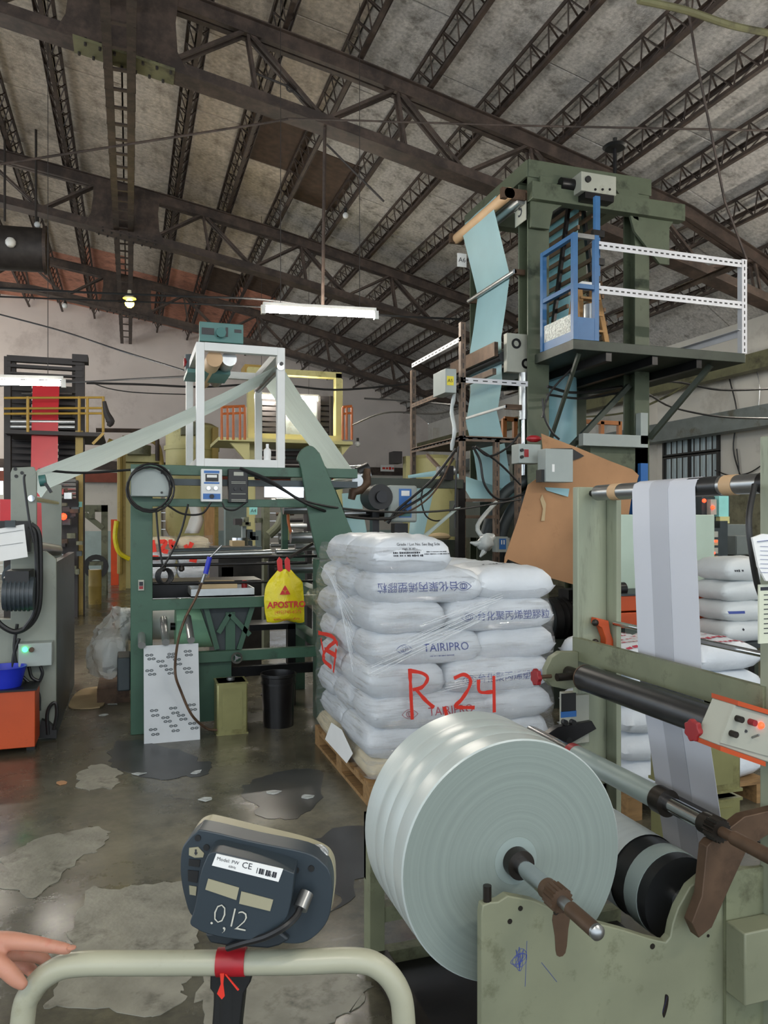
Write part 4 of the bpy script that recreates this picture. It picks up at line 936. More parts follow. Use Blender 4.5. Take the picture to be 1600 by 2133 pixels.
mb.grid(rows); part(mb, 'wrap_sheet', 'stretch_film', wr, sharp=180)
def stroke(pts, width, m_, parent, name, thick=0.0025, sm=5, nrm=V):
    pts = smooth_path(pts, sm); mb = MB(); rows = []
    for i, p in enumerate(pts):
        d = (pts[min(i+1, len(pts)-1)]-pts[max(i-1, 0)]).normalized(); s_ = d.cross(nrm).normalized()
        w_ = width*(0.85+0.3*mnoise.noise(p*30)); rows.append([p-s_*w_/2, p+s_*w_/2])
    mb.grid(rows, nrm*thick); return part(mb, name, m_, parent)
sv = pv0-0.024
for pts in [[(854,1393),(856,1440),(859,1499)], [(852,1397),(879,1402),(891,1413),(880,1431),(860,1437)], [(866,1435),(886,1458),(904,1474)], [(926,1472),(931,1491)],
            [(946,1413),(966,1405),(980,1415),(977,1433),(962,1457),(950,1472),(989,1474)], [(997,1416),(1000,1441),(1029,1441)], [(1029,1408),(1030,1484)]]:
    sv -= 0.003; stroke([pv(x, y, sv) for x, y in pts], 0.022, 'spray_red', wr, 'spray_stroke')
su = pu0-0.024
for pts in [[(663,1318),(690,1325),(703,1342)], [(698,1336),(680,1352),(672,1372),(690,1390)], [(668,1330),(676,1372)], [(700,1352),(694,1400)], [(676,1352),(700,1366)]]:
    su -= 0.003; stroke([pu(x, y, su) for x, y in pts], 0.03, 'spray_red', wr, 'spray_stroke', nrm=U)
# thin pale rods standing in for glints on the wrap, front and side
for k in range(15):
    f = k/14; a_ = pv(1045-45*f+9*sin(k*7), 1236+60*f, pv0-0.028); b_ = pv(905-150*f+14*sin(k*5), 1290+120*f+6*sin(k*3), pv0-0.026); part(Cy(a_, b_, 0.0011+0.0007*(k % 3), n=5), 'wrap_glint', 'wrap_glint', wr)
for k in range(7):
    f = k/6; part(Cy(pv(1110-30*f, 1398+6*f, pv0-0.028), pv(960-40*f, 1400+40*f, pv0-0.026), 0.0018, n=5), 'wrap_glint', 'wrap_glint', wr)
for k in range(12):
    f = k/11; part(Cy(pu(668+30*f, 1180+20*f, pu0-0.025), pu(735, 1250+150*f, pu0-0.022), 0.0014, n=5), 'wrap_glint', 'wrap_glint', wr)
# loose tails of film at the corner
mb = MB(); rows = []
for k in range(9):
    f = k/8; rows.append([pu(645-14*sin(f*5)+10*q, 1225+f*70+6*sin(q*3+f*6), pu0-0.03-0.05*sin(f*3)-0.01*q) for q in range(4)])
part(MB().grid(rows), 'loose_film', 'stretch_film', wr, sharp=180)
a = [pv(x, y, pv0-0.03) for x, y in [(683,1520),(724,1545),(716,1600),(680,1560)]]
part(MB().prism([pu(x, y, pu0-0.02) for x, y in [(690,1505),(712,1520),(735,1570),(722,1590),(677,1540)]], U*0.001), 'paper_note', 'paper', wr)
# ------------------------------------------------------------------ green printing machine in the middle
mat('green', '#365644', 0.45, var=0.12, scale=5, dirt='#27382c', dirt_amt=0.36, dscale=6)
mat('green_light', '#4a7a68', 0.45, var=0.1, scale=5, dirt='#2c4a3e', dirt_amt=0.3)
mat('teal_box', '#3f6e69', 0.45, var=0.12, dirt='#243f3c', dirt_amt=0.36)
mat('film_cyan', '#e4f2ec', 0.22, transl=0.55, var=0.06, scale=4, aniso=(1, 30, 1), bump=0.15, bscale=30)
mat('film_blue', '#b2dbe3', 0.3, transl=0.45, var=0.04, scale=3)
mat('slate_metal', '#3d4446', 0.5, 0.4, var=0.2)
mat('grey_box', '#98a09c', 0.5, var=0.06)
mat('ink_board', '#b4b8ba', 0.45, var=0.08, scale=4)
mat('bucket_black', '#141314', 0.3, var=0.4, scale=8)
mat('yellow_bag', '#d8c81c', 0.35, var=0.10, scale=6, bump=0.5, bscale=22)
mat('bag_red', '#c02a2a', 0.5, var=0.05)
mat('cellophane', '#ffffff', 0.2)
mat('light_green', '#b2ecc2', 0.5, var=0.1, scale=3)
mat('cardboard', '#a57c58', 0.85, var=0.12, scale=3, dirt='#7d5a3c', dirt_amt=0.38, dscale=2)
mat('cardboard_pale', '#b09a76', 0.85, var=0.12, scale=4)
mat('blue_plastic', '#1f2fb0', 0.4, var=0.1)
mat('teal_label', '#8fd0c9', 0.6)
mat('wood', '#a07b4e', 0.7, var=0.2, scale=4, aniso=(6, 6, 1))
def R(x0, y0, x1, y1, v, dep, ground=False):
    a, b_ = pv(x0, (y0+y1)/2, v), pv(x1, (y0+y1)/2, v)
    z1 = (pv(x0, y0, v).z+pv(x1, y0, v).z)/2; z0 = 0 if ground else (pv(x0, y1, v).z+pv(x1, y1, v).z)/2
    return (a.x, b_.x, v, v+dep, z0, z1)
def PR(x0, y0, x1, y1, v, dep, name, m_, parent, ground=False, **k): return part(Bx(*R(x0, y0, x1, y1, v, dep, ground)), name, m_, parent, **k)
def poly(pix, v, dep, name, m_, parent, sm=0, **k):
    P = [pv(x, y, v) for x, y in pix]; P = smooth_path(P, sm, True) if sm else P
    return part(MB().prism(P, (0, dep, 0)), name, m_, parent, **k)
def vroll(px, py, v0, v1, r, name, m_, parent, n=18, ref=None):
    p = pv(px, py, ref or v0); return part(Cy((p.x, v0, p.z), (p.x, v1, p.z), r, n=n), name, m_, parent)
def hroll(x0, x1, y, v, r, name, m_, parent, n=18):
    a, b_ = pv(x0, y, v), pv(x1, y, v); b_.z = a.z; return part(Cy(a, b_, r, n=n), name, m_, parent)
G = 5.66; GB_ = 6.75
gm = thing('printing_machine', 'dark green steel printing machine with control boxes in the middle aisle', 'machine', (1.0, 6.2, 0))
col = R(272, 990, 318, 1530, G, 0.13, True)
part(Bx(*col), 'front_column', 'green', gm, bevel=0.004)
part(Bx(col[0], col[1], GB_, GB_+0.12, 0, col[5]), 'rear_column', 'green', gm, bevel=0.004)
cr = R(660, 1165, 700, 1530, G, 0.13, True); part(Bx(*cr), 'front_column', 'green', gm); part(Bx(cr[0], cr[1], GB_, GB_+0.12, 0, cr[5]), 'rear_column', 'green', gm)
PR(272, 972, 745, 992, G, 0.08, 'top_rail', 'green', gm, bevel=0.003); PR(318, 1000, 745, 1013, G+0.02, 0.05, 'top_rail', 'slate_metal', gm)
PR(316, 1040, 665, 1056, G, 0.06, 'upper_rail', 'green', gm, bevel=0.003); PR(316, 1244, 665, 1266, G, 0.06, 'table_rail', 'green', gm, bevel=0.003); PR(316, 1355, 665, 1377, G+0.02, 0.06, 'lower_rail', 'green', gm, bevel=0.003)
for y0, y1 in ((972, 992), (1244, 1262), (1357, 1375)):
    r_ = R(272, y0, 318, y1, G, 0.1); part(Bx(r_[0]+0.02, r_[1]-0.02, G+0.13, GB_, r_[4], r_[5]), 'side_rail', 'green', gm); part(Bx(cr[0]+0.02, cr[1]-0.02, G+0.13, GB_, r_[4], r_[5]), 'side_rail', 'green', gm)
PR(318, 1358, 482, 1505, G+0.09, 0.02, 'lower_panel', 'green', gm)
arm = [(619,958),(626,940),(640,929),(652,930),(664,942),(672,958),(730,1100),(738,1118),(735,1138),(712,1152),(690,1162),(672,1164),(662,1155),(646,1088),(627,975)]
poly(arm, G-0.05, 0.03, 'swing_plate', 'green', gm, sm=3, bevel=0.004); poly([(x+2, y) for x, y in arm], GB_, 0.03, 'swing_plate', 'green', gm, sm=3)
# rollers of the machine
part(Cy(pv(352, 1158, 6.0), pv(565, 1152, 6.0), 0.028, n=20), 'ink_roller', 'steel', gm); part(Cy(pv(360, 1148, 6.15), pv(545, 1143, 6.15), 0.02, n=18), 'ink_roller', 'slate_metal', gm)
part(Cy(pv(318, 1163, 5.9), pv(660, 1158, 5.9), 0.012, n=12), 'guide_rod', 'black_steel', gm); part(Cy(pv(318, 1178, 5.9), pv(640, 1172, 5.9), 0.012, n=12), 'guide_rod', 'black_steel', gm)
part(Cy(pv(318, 1216, 5.8), pv(660, 1210, 5.8), 0.01, n=12), 'guide_rod', 'black_steel', gm)
for x, y, v, r in [(600, 1046, 6.3, .035), (630, 1120, 6.4, .05), (640, 1140, 6.2, .03), (600, 1150, 6.1, .022), (630, 1185, 6.3, .04), (615, 1062, 6.4, .04)]:
    part(Cy(pv(x-25, y, v), pv(x+32, y-1, v), r, n=18), 'film_roller', 'steel', gm)
part(MB().bar(pv(590, 1170, 5.9), pv(652, 1132, 5.9), 0.03, 0.02), 'lever_arm', 'greasy', gm)
PR(316, 1210, 545, 1243, 6.1, 0.4, 'ink_table', 'black_steel', gm)
PR(588, 1045, 600, 1240, 6.6, 0.06, 'inner_post', 'green', gm); PR(560, 1160, 572, 1235, 6.2, 0.06, 'roller_bearing', 'black_steel', gm)
for x in (340, 378): part(MB().lathe([(0.01, 0), (0.022, 0.01), (0.022, 0.03), (0.01, 0.05)], pv(x, 1185, 5.9)-UP*0.02, n=12), 'clamp', 'greasy', gm)
# hopper, handwheel, base
hop = thing('ink_hopper', 'dark wedge-shaped ink trough on green struts under the table', 'hopper', pv(478, 1355, G+0.1))
poly([(418,1262),(532,1262),(500,1355),(450,1355)], G+0.10, 0.25, 'trough', 'slate_metal', hop)
for a_, b_ in [((428,1262),(452,1352)), ((526,1262),(498,1352)), ((455,1318),(478,1278)), ((478,1278),(520,1322))]:
    part(MB().bar(pv(*a_, G+0.07), pv(*b_, G+0.07), 0.035, 0.03, up=(0,1,0)), 'strut', 'green', hop)
PR(470, 1275, 490, 1355, G+0.08, 0.02, 'centre_plate', 'green', hop)
mb = MB(); c = pv(493, 1370, G-0.02); mb.ring(c-V*0.012, c+V*0.012, 0.042, 0.028, 24)
hw = part(mb, 'handwheel', 'chrome', gm); part(Cy(c-V*0.01, c+V*0.08, 0.012, n=12), 'hub', 'steel', hw)
for k in range(3):
    a_ = k*2*pi/3; part(MB().bar(c, c+U*cos(a_)*0.03+UP*sin(a_)*0.03, 0.008, 0.008), 'spoke', 'steel', hw)
PR(480, 1385, 660, 1405, 6.0, 0.05, 'base_rail', 'black_steel', gm); part(MB().bar(pv(545, 1450, 6.0), pv(600, 1400, 6.0), 0.04, 0.03), 'base_brace', 'black_steel', gm)
for x in (600,): PR(x, 1300, x+16, 1470, 6.2, 0.08, 'base_post', 'black_steel', gm)
PR(520, 1300, 615, 1312, 6.2, 0.3, 'rear_shelf', 'black_steel', gm)
PR(244, 1370, 272, 1440, 5.9, 0.3, 'motor_box', 'slate_metal', gm, bevel=0.01)
# three roll ends under the table
for k, (x, y) in enumerate([(295, 1322), (344, 1316), (396, 1312)]):
    p = pv(x, y, G-0.04); part(Cy(p-V*0.10+UP*-0.06, p+V*0.25+UP*0.06, 0.026, n=16), 'idle_roller', 'aluminium', gm)
# switch on the column, control boxes on the rails
sw = PR(288, 1208, 300, 1230, G-0.02, 0.02, 'switch_plate', 'panel_grey', gm); PR(290, 1212, 298, 1220, G-0.024, 0.004, 'rocker', 'ink', sw); PR(290, 1221, 298, 1227, G-0.024, 0.004, 'rocker', 'red_knob', sw)
gb = thing('grey_junction_box', 'plain grey metal junction box with a coiled black cable around it', 'box', pv(312, 1033, G-0.1))
PR(273, 977, 353, 1034, G-0.10, 0.10, 'box', 'grey_box', gb, bevel=0.006)
for y in (985, 1026): p = pv(337, y, G-0.10); part(Cy(p, p-V*0.008, 0.008, n=10), 'latch', 'black', gb)
for k, (rx, ry, dx) in enumerate([(46, 48, 0), (48, 50, 3), (44, 46, -2), (50, 47, 1)]):
    pts = [pv(312+dx+rx*cos(a_), 1014+ry*sin(a_)+k*2, G-0.12-0.01*k) for a_ in [2*pi*i/20 for i in range(20)]]
    part(Tb(pts, 0.007, n=6, closed=True), 'cable_loop', 'rubber', gb)
mc = thing('tension_controller', 'white and blue tension controller box with meter and knobs', 'controller', pv(441, 1045, G-0.05))
PR(419, 977, 463, 1045, G-0.06, 0.06, 'case', 'white_paint', mc, bevel=0.004)
v = G-0.06
for (x0, y0, x1, y1, m_) in [(425,980,457,986,'blue_panel'),(425,1004,457,1008,'blue_panel'),(423,1028,459,1040,'blue_panel'),(428,987,455,1003,'black')]: facerect(x0, y0, x1, y1, v, m_, 'face_stripe', mc)
facerect(431, 989, 452, 995, v-0.003, 'paper', 'meter_scale', mc)
for x in (434, 449): p = pv(x, 1017, v); part(Cy(p, p-V*0.02, 0.014, n=14), 'dial_knob', 'chrome', mc)
p = pv(441, 1034, v); part(Cy(p, p-V*0.02, 0.016, n=14), 'dial_knob', 'black', mc)
bc = thing('speed_controller', 'black speed controller box with small display beside the blue one', 'controller', pv(497, 1046, G-0.05))
PR(476, 977, 517, 1047, G-0.06, 0.06, 'case', 'black', bc, bevel=0.004)
facerect(487, 983, 507, 991, v, 'panel_grey', 'display', bc)
for x in (490, 504): p = pv(x, 1018, v); part(Cy(p, p-V*0.015, 0.011, n=12), 'dial_knob', 'rubber', bc)
for y in (1003, 1006, 1028, 1040, 1043): facerect(482, y, 512, y+1.5, v, 'panel_grey', 'printed_line', bc, 0.002)
# white square-tube guide frame on top
wf = thing('guide_frame', 'white square-tube frame standing on the green machine', 'frame', pv(500, 975, 6.1))
za, zb_ = pv(500, 973, G).z, pv(500, 718, G).z; ul, ur = pv(409, 850, G).x, pv(594, 850, G).x; t_ = 0.058
for v_ in (G, 6.70):
    part(Bx(ul, ul+t_, v_, v_+t_, za, zb_), 'post', 'white_paint', wf, bevel=0.003); part(Bx(ur-t_, ur, v_, v_+t_, za, zb_), 'post', 'white_paint', wf, bevel=0.003)
    part(Bx(ul+t_, ur-t_, v_, v_+t_, zb_-t_, zb_), 'top_bar', 'white_paint', wf); part(Bx(ul+t_, ur-t_, v_, v_+t_, za, za+t_), 'bottom_bar', 'white_paint', wf)
for x in (ul, ur-t_):
    for z in (za, zb_-t_): part(Bx(x, x+t_, G+t_, 6.70, z, z+t_), 'side_bar', 'white_paint', wf)
rz = pv(600, 765, G).z
part(Cy((ur-0.035, G-0.01, rz), (ur-0.035, 6.76, rz), 0.028, n=20), 'film_roller', 'steel', wf)
part(Cy((ur-0.03, G-0.02, rz+0.02), (ur-0.03, G-0.0, rz+0.02), 0.014, n=10), 'roller_bolt', 'black_steel', wf)
gx = thing('gear_unit', 'teal slotted gear plate unit on top of the white frame', 'gearbox', pv(461, 712, G+0.1))
PR(416, 673, 507, 713, G+0.05, 0.06, 'front_plate', 'teal_box', gx, bevel=0.003); PR(416, 673, 507, 713, G+0.35, 0.05, 'rear_plate', 'teal_box', gx)
for (x0, y0, x1, y1) in [(420,682,446,698),(452,684,460,702),(470,682,475,702),(488,686,503,694)]: facerect(x0, y0, x1, y1, G+0.05, 'black_steel', 'slot', gx)
part(Cy(pv(461, 692, G+0.05), pv(461, 692, G+0.0), 0.035, n=18), 'bearing', 'teal_box', gx)
for x in (425, 500): PR(x-5, 690, x+5, 713, G+0.1, 0.28, 'spacer', 'teal_box', gx)
vroll(447, 747, 5.72, 6.7, 0.06, 'roller', 'tan_tape', wf, 22); vroll(478, 747, 5.75, 6.7, 0.055, 'roller', 'steel', wf, 22)
PR(390, 770, 480, 778, 6.0, 0.4, 'roller_tray', 'teal_box', wf)
vt = thing('hand_valve', 'small dark valve with a red star handle beside the white frame', 'valve', pv(395, 772, 6.4))
part(Cy(pv(398, 740, 6.4), pv(398, 775, 6.4), 0.05, n=12), 'body', 'slate_metal', vt); star_knob(pv(383, 755, 6.4), U, 0.035, vt)
# the pale film strip: left winder -> roller on the frame -> lower right
fs = thing('film_strip', 'pale translucent film strip rising to the white frame and falling beyond', 'film', (0.5, 6.1, 1.8))
m = MATS['film_cyan']
A0 = pv(78, 980, 5.8); top = Vector((ur-0.035, 0, rz+0.03)); E = pv(738, 990, 5.85)
P_ = [Vector((A0.x-0.05, 0, A0.z-0.06)), Vector((A0.x, 0, A0.z))]+[Vector((A0.x, 0, A0.z)).lerp(top, f)-UP*0.10*sin(pi*f)*0.35 for f in (0.25, 0.5, 0.75)]+[top-U*0.03-UP*0.01, top, top+U*0.028-UP*0.012]
P2 = [top.lerp(Vector((E.x, 0, E.z)), f) for f in (0.3, 0.6, 1.0)]
def strip(P, va, vb, va2, vb2, n=8, drop=0.0):
    rows = []
    for i, p in enumerate(P):
        f = i/(len(P)-1); a_, b_ = va+(va2-va)*f, vb+(vb2-vb)*f
        rows.append([Vector((p.x, a_+(b_-a_)*k/n, p.z+0.006*sin(k*2.1+i)-drop*(1-f)*k/n)) for k in range(n+1)])
    return MB().grid(rows)
part(strip(P_, 5.80, 6.50, 5.74, 6.52, drop=0.11), 'rising_length', 'film_cyan', fs, sharp=180); part(strip([P_[-1]]+P2, 5.74, 6.52, 5.80, 6.46), 'falling_length', 'film_cyan', fs, sharp=180)
part(Cy((E.x-0.01, 5.72, E.z-0.05), (E.x-0.01, 6.5, E.z-0.05), 0.045, n=20), 'guide_roller', 'steel', gm)
# things around the machine
ib = thing('ink_stained_board', 'white board with rows of grey ink marks leaning on the machine', 'board', pv(358, 1530, G-0.25))
b0, b1 = pv(300, 1535, 5.40), pv(417, 1531, 5.40); b0.z = b1.z = 0.0; zt_ = pv(358, 1342, 5.56).z; b1.y = b0.y
th = Vector((0, 0.15, zt_)); n_ = Vector((0, zt_, -0.15)).normalized()
part(MB().obox(b0, b1-b0, th, n_*0.012), 'board', 'ink_board', ib)
mb = MB(); rk = random.Random(3)
def mark(fx_, fy):
    for q in (-1, 1):
        c = b0+(b1-b0)*fx_+th*fy-n_*0.0015+U*q*0.014; pts = [c+U*0.011*cos(a_)+th.normalized()*0.006*sin(a_) for a_ in [2*pi*k/8 for k in range(8)]]; mb.tube(pts, 0.003, n=5, closed=True)
for fx_, fy in [(.1,.9),(.14,.86),(.3,.83),(.35,.78),(.45,.74),(.5,.9),(.48,.87),(.6,.84),(.62,.79),(.8,.92),(.82,.88),(.1,.74),(.15,.7),(.5,.7),(.78,.74),(.82,.7),(.18,.33),(.2,.28),(.52,.34),(.56,.29),(.38,.25),(.42,.21),(.66,.26),(.7,.22),(.86,.36),(.88,.31),(.16,.14),(.2,.09),(.52,.16),(.56,.11),(.86,.17),(.9,.12)]: mark(fx_, fy)
part(mb, 'ink_marks', 'slate_metal', ib, kind='stuff')
r_ = R(452, 1422, 516, 1524, 5.45, 0.2, True); tin(r_[0], r_[1], 5.45, 5.65, 0, r_[5], 'olive square tin standing in front of the green machine')
bk = thing('black_bucket', 'glossy black ink bucket on the floor by the bag pallet', 'bucket', Vector((pv(580, 1500, 5.55).x, 5.6, 0)))
c = Vector((pv(580, 1500, 5.6).x, 5.6, 0)); rb = 0.125
part(MB().lathe([(rb*0.88, 0), (rb*0.92, 0.12), (rb, 0.36), (rb*1.05, 0.365), (rb*1.05, 0.385), (rb*0.97, 0.385), (rb*0.9, 0.3), (0.001, 0.3)], c, n=28), 'body', 'bucket_black', bk); part(MB().ring(c+UP*0.31, c+UP*0.325, rb*1.03, rb*0.99, 28), 'rib', 'bucket_black', bk)
# yellow carrier bag hung on the rail
yb = thing('yellow_carrier_bag', 'yellow plastic carrier bag hanging with red handles on the machine', 'bag', pv(592, 1297, G-0.12))
rows = []; nx, nz_ = 16, 16
out_ = [(1188, 578, 606), (1200, 568, 616), (1212, 558, 630), (1225, 552, 632), (1250, 550, 633), (1275, 552, 634), (1293, 556, 634)]
def edge(y):
    for (ya, la, ra), (yb_, lb, rb_) in zip(out_, out_[1:]):
        if y <= yb_: f = (y-ya)/(yb_-ya); return la+(lb-la)*f, ra+(rb_-ra)*f
    return out_[-1][1:]
for side in (0, 1):
    rows = []
    for i in range(nz_+1):
        y = 1188+(1294-1188)*i/nz_; l, r = edge(y); row = []
        for k in range(nx+1):
            f = k/nx; bulge = 0.075*sin(pi*f)*(0.3+0.7*min(1, i/7))*(1 if i < nz_ else 0.5); wr_ = 0.012*mnoise.noise(Vector((f*6, i*0.25, side*4)))
            p = pv(l+(r-l)*f, y+3*sin(f*9+side), G-0.10); row.append(p+V*((bulge+wr_) if side else -(bulge+wr_)))
        rows.append(row)
    part(MB().grid(rows), 'bag_side', 'yellow_bag', yb, sharp=180)
for x in (584, 600): part(MB().prism([pv(a_, b_, G-0.10) for a_, b_ in [(x-5,1192),(x-7,1168),(x-2,1160),(x+4,1166),(x+5,1192)]], V*0.012), 'handle', 'bag_red', yb)
vb_ = G-0.19
text('APOSTRO', 0.062, 'bag_red', pv(597, 1260, vb_), U, UP, yb, 'printed_name', bold=0.002); text('(495)745-6575', 0.033, 'bag_red', pv(600, 1275, vb_), U, UP, yb, 'printed_number'); text('www.apostrof.ru', 0.028, 'bag_red', pv(597, 1289, vb_+0.03), U, UP, yb, 'printed_number')
mb = MB()
for k in range(3):
    a_ = pi/2+k*2*pi/3; c = pv(594, 1232, vb_); d = U*cos(a_)+UP*sin(a_); s_ = U*-sin(a_)+UP*cos(a_)
    mb.prism([c+d*0.012+s_*0.02, c+d*0.045, c+d*0.012-s_*0.02, c+d*0.004], V*0.002)
part(mb, 'printed_emblem', 'bag_red', yb)
# spray wand with blue handle and its hose
wn = thing('spray_wand', 'blue-handled spray wand with a long hose hanging over the rail', 'tool', pv(432, 1200, 5.55))
part(Cy(pv(428, 1195, 5.55), pv(437, 1160, 5.55), 0.018, n=12), 'handle', 'blue_plastic', wn); part(Cy(pv(437, 1162, 5.55), pv(462, 1136, 5.55), 0.006, n=10), 'lance', 'steel', wn); part(Cy(pv(426, 1196, 5.55), pv(420, 1215, 5.55), 0.012, n=10), 'coupling', 'steel', wn)
part(Tb([pv(421, 1212, 5.55), pv(408, 1245, 5.5), pv(385, 1290, 5.5), pv(370, 1340, 5.45), pv(365, 1400, 5.33), pv(377, 1440, 5.35), pv(400, 1490, 5.35), pv(430, 1517, 5.4), pv(452, 1521, 5.42)], 0.009, n=8, sm=6), 'hose', 'rust_brown', wn)
ty = thing('ink_tray', 'shallow metal tray holding cardboard on the machine table', 'tray', pv(460, 1245, 5.85))
r_ = R(398, 1213, 530, 1243, 5.75, 0.35); part(Bx(r_[0], r_[1], 5.75, 6.1, r_[4], r_[4]+0.01), 'base', 'aluminium', ty)
for (a_, b_, c_, d_) in [(r_[0], r_[1], 5.75, 5.76), (r_[0], r_[1], 6.09, 6.10), (r_[0], r_[0]+0.01, 5.76, 6.09), (r_[1]-0.01, r_[1], 5.76, 6.09)]: part(Bx(a_, b_, c_, d_, r_[4], r_[4]+0.06), 'tray_wall', 'aluminium', ty)
solo(Bx(r_[0]+0.08, r_[1]-0.12, 5.80, 6.05, r_[4]+0.012, r_[4]+0.10), 'cardboard_box', 'cardboard_pale', 'flat tan cardboard box lying in the metal ink tray', 'box')
solo(MB().lathe([(0.018, 0), (0.022, 0.05), (0.022, 0.09), (0.014, 0.1)], (r_[1]-0.06, 5.85, r_[4]+0.012), n=14), 'red_cup', 'red_knob', 'small red cup standing at the end of the ink tray', 'cup')
# plastic sheet bundle and green roll behind the column
mat('clear_plastic', '#e6ecea', 0.15, var=0.05, bump=0.8, bscale=14, alpha=0.5)
bn = thing('plastic_bundle', 'bundle of crumpled clear plastic beside the green column', 'plastic film', pv(235, 1400, 7.0))
mb = MB(); rows = []
prof_ = [(192,268,1398), (186,270,1370), (188,270,1335), (200,270,1305), (222,270,1285), (236,272,1268), (240,270,1258)]
for i, (xa, xb, y) in enumerate(prof_):
    row = []
    for k in range(19):
        a_ = pi*k/18; p = pv((xa+xb)/2-(xb-xa)/2*cos(a_), y, 7.0); p.y -= 0.30*sin(a_)*(1-0.08*i); p += Vector((mnoise.noise(p*9), mnoise.noise(p*9+Vector((3,5,1))), mnoise.noise(p*9+Vector((8,1,2)))))*0.06; row.append(p)
    rows.append(row)
rows = [[rows[i][k].lerp(rows[min(i+1, len(rows)-1)][k], q/4)+Vector((mnoise.noise(rows[i][k]*31+Vector((q, k, 0))), mnoise.noise(rows[i][k]*27+Vector((k, q, 3))), 0))*0.03 for k in range(19)] for i in range(len(rows)-1) for q in range(4)]
part(mb.grid(rows), 'crumpled_sheet', 'clear_plastic', bn, sharp=30)
part(Cy(pv(215, 1365, 6.95), pv(262, 1362, 6.95), 0.15, n=24), 'inner_roll', 'white_paint', bn)
solo(Bx(pv(205, 1, 7).x, pv(270, 1, 7).x, 6.7, 7.3, 0, 0.12), 'crate_base', 'rust_brown', 'low brown crate under the crumpled plastic bundle', 'crate')
gr = thing('green_film_roll', 'light green film roll lying behind the machine column', 'roll', pv(400, 1355, 6.3))
part(Cy(pv(365, 1305, 6.35), pv(450, 1303, 6.35), 0.17, n=30), 'film', 'light_green', gr); part(Cy(pv(355, 1305, 6.35), pv(470, 1303, 6.35), 0.03, n=14), 'core', 'black_steel', gr)
part(Cy(pv(250, 1300, 7.05), pv(365, 1298, 7.05), 0.14, n=26), 'plastic_roll', 'white_paint', bn)
ps = smooth_path([pz(x, y, 0.012) for x, y in [(145,1462),(165,1438),(200,1430),(238,1432),(222,1455),(208,1472),(150,1474)]], 3, True)
solo(MB().prism(ps, (0, 0, -0.01)), 'cardboard_sheet', 'cardboard_pale', 'flattened tan cardboard lying on the floor in the aisle', 'cardboard')
rs = random.Random(5)
for k, (x, y) in enumerate([(215,1490),(236,1466),(128,1630),(290,1612),(410,1608),(570,1650),(230,1445),(640,1660),(430,1666)]):
    c = pz(x, y, 0.004); mb = MB(); pts = [c+Vector((cos(a_)*rs.uniform(.02, .05), sin(a_)*rs.uniform(.015, .04), rs.uniform(0, .006))) for a_ in [2*pi*i/7 for i in range(7)]]
    mb.prism(pts, (0, 0, -0.003)); solo(mb, 'plastic_scrap', 'clear_plastic' if k != 2 else 'cardboard', ['scrap of film by the column foot', 'film scrap beside the flattened cardboard', 'small tan scrap alone on the aisle floor', 'pale film scrap in the middle of the aisle', 'pale film scrap in front of the ink board', 'pale film scrap in front of the black bucket', 'film scrap behind the flattened cardboard', 'pale film scrap near the pallet corner', 'pale film scrap in front of the olive tin'][k], 'scrap', 'film scraps on the floor')
# ------------------------------------------------------------------ grey winder at the left edge
mat('grey_machine', '#868b80', 0.5, var=0.08, scale=4, dirt='#5a5a4c', dirt_amt=0.34, dscale=5)
mat('dark_side', '#3a4247', 0.45, var=0.2, scale=3, dirt='#20262a', dirt_amt=0.42)
lm = thing('grey_winder', 'grey steel winder with motor and cables at the left edge', 'machine', (-1.0, 6.4, 0))
H = 5.75
poly([(22,985),(26,974),(70,972),(76,985),(76,1290),(22,1290)], H+0.05, 0.04, 'upper_plate', 'grey_machine', lm, bevel=0.004)
fr_ = [(-90,1290),(22,1290),(22,1160),(95,1148),(117,1165),(117,1538),(-90,1538)]
P = [pv(x, y, H) for x, y in fr_]
for p in (P[-1], P[-2]): p.z = 0.0
part(MB().prism(P, (0, 0.05, 0)), 'front_plate', 'grey_machine', lm, bevel=0.004)
uS = pv(117, 1300, H).x; zS = pv(117, 1165, H).z
part(Bx(uS-0.05, uS, H+0.05, 7.6, 0.0, zS-0.02), 'side_panel', 'dark_side', lm)
part(MB().prism([pv(x, y, 7.4) for x, y in [(85,1005),(128,1010),(128,1200),(90,1200)]], (0, 0.04, 0)), 'far_plate', 'grey_machine', lm)
part(Bx(uS-0.9, uS-0.05, H+0.06, 7.5, 0.02, 0.25), 'base', 'dark_side', lm)
for z, r in ((zS-0.12, 0.10), (zS-0.45, 0.07)): part(Cy((uS-0.25, H+0.06, z), (uS-0.25, 7.5, z), r, n=20), 'roller', 'dark_side', lm)
part(Cy(pv(65, 1038, H), pv(118, 1048, 7.3), 0.022, n=14), 'tie_rod', 'chrome', lm)
part(Cy(pv(70, 1140, H+0.1), pv(118, 1146, 7.3), 0.05, n=16), 'roller', 'steel', lm)
for x, y in [(32, 977), (34, 992), (46, 985)]: p = pv(x, y, H+0.05); part(Cy(p, p-V*0.006, 0.012, n=10), 'bolt_hole', 'black', lm)
vv = part(Cy(pv(82, 1002, H+0.1), pv(96, 1000, H+0.1), 0.04, n=16), 'valve', 'teal_box', lm); part(MB().bar(pv(94, 1006, H+0.05), pv(107, 1026, H+0.05), 0.03, 0.02), 'lever', 'black', vv)
mo = part(Cy(pv(8, 1236, H-0.22), pv(72, 1236, H-0.22), 0.11, n=22), 'motor', 'dark_side', lm)
part(Bx(*R(10, 1190, 60, 1215, H-0.3, 0.28)), 'motor_terminal_box', 'black', mo)
for k in range(6): x = 14+k*9; part(MB().ring(pv(x, 1236, H-0.22), pv(x+4, 1236, H-0.22), 0.118, 0.1, 20), 'cooling_fin', 'dark_side', mo)
PR(-30, 1085, 62, 1150, H-0.08, 0.08, 'clip_backing', 'black', lm)
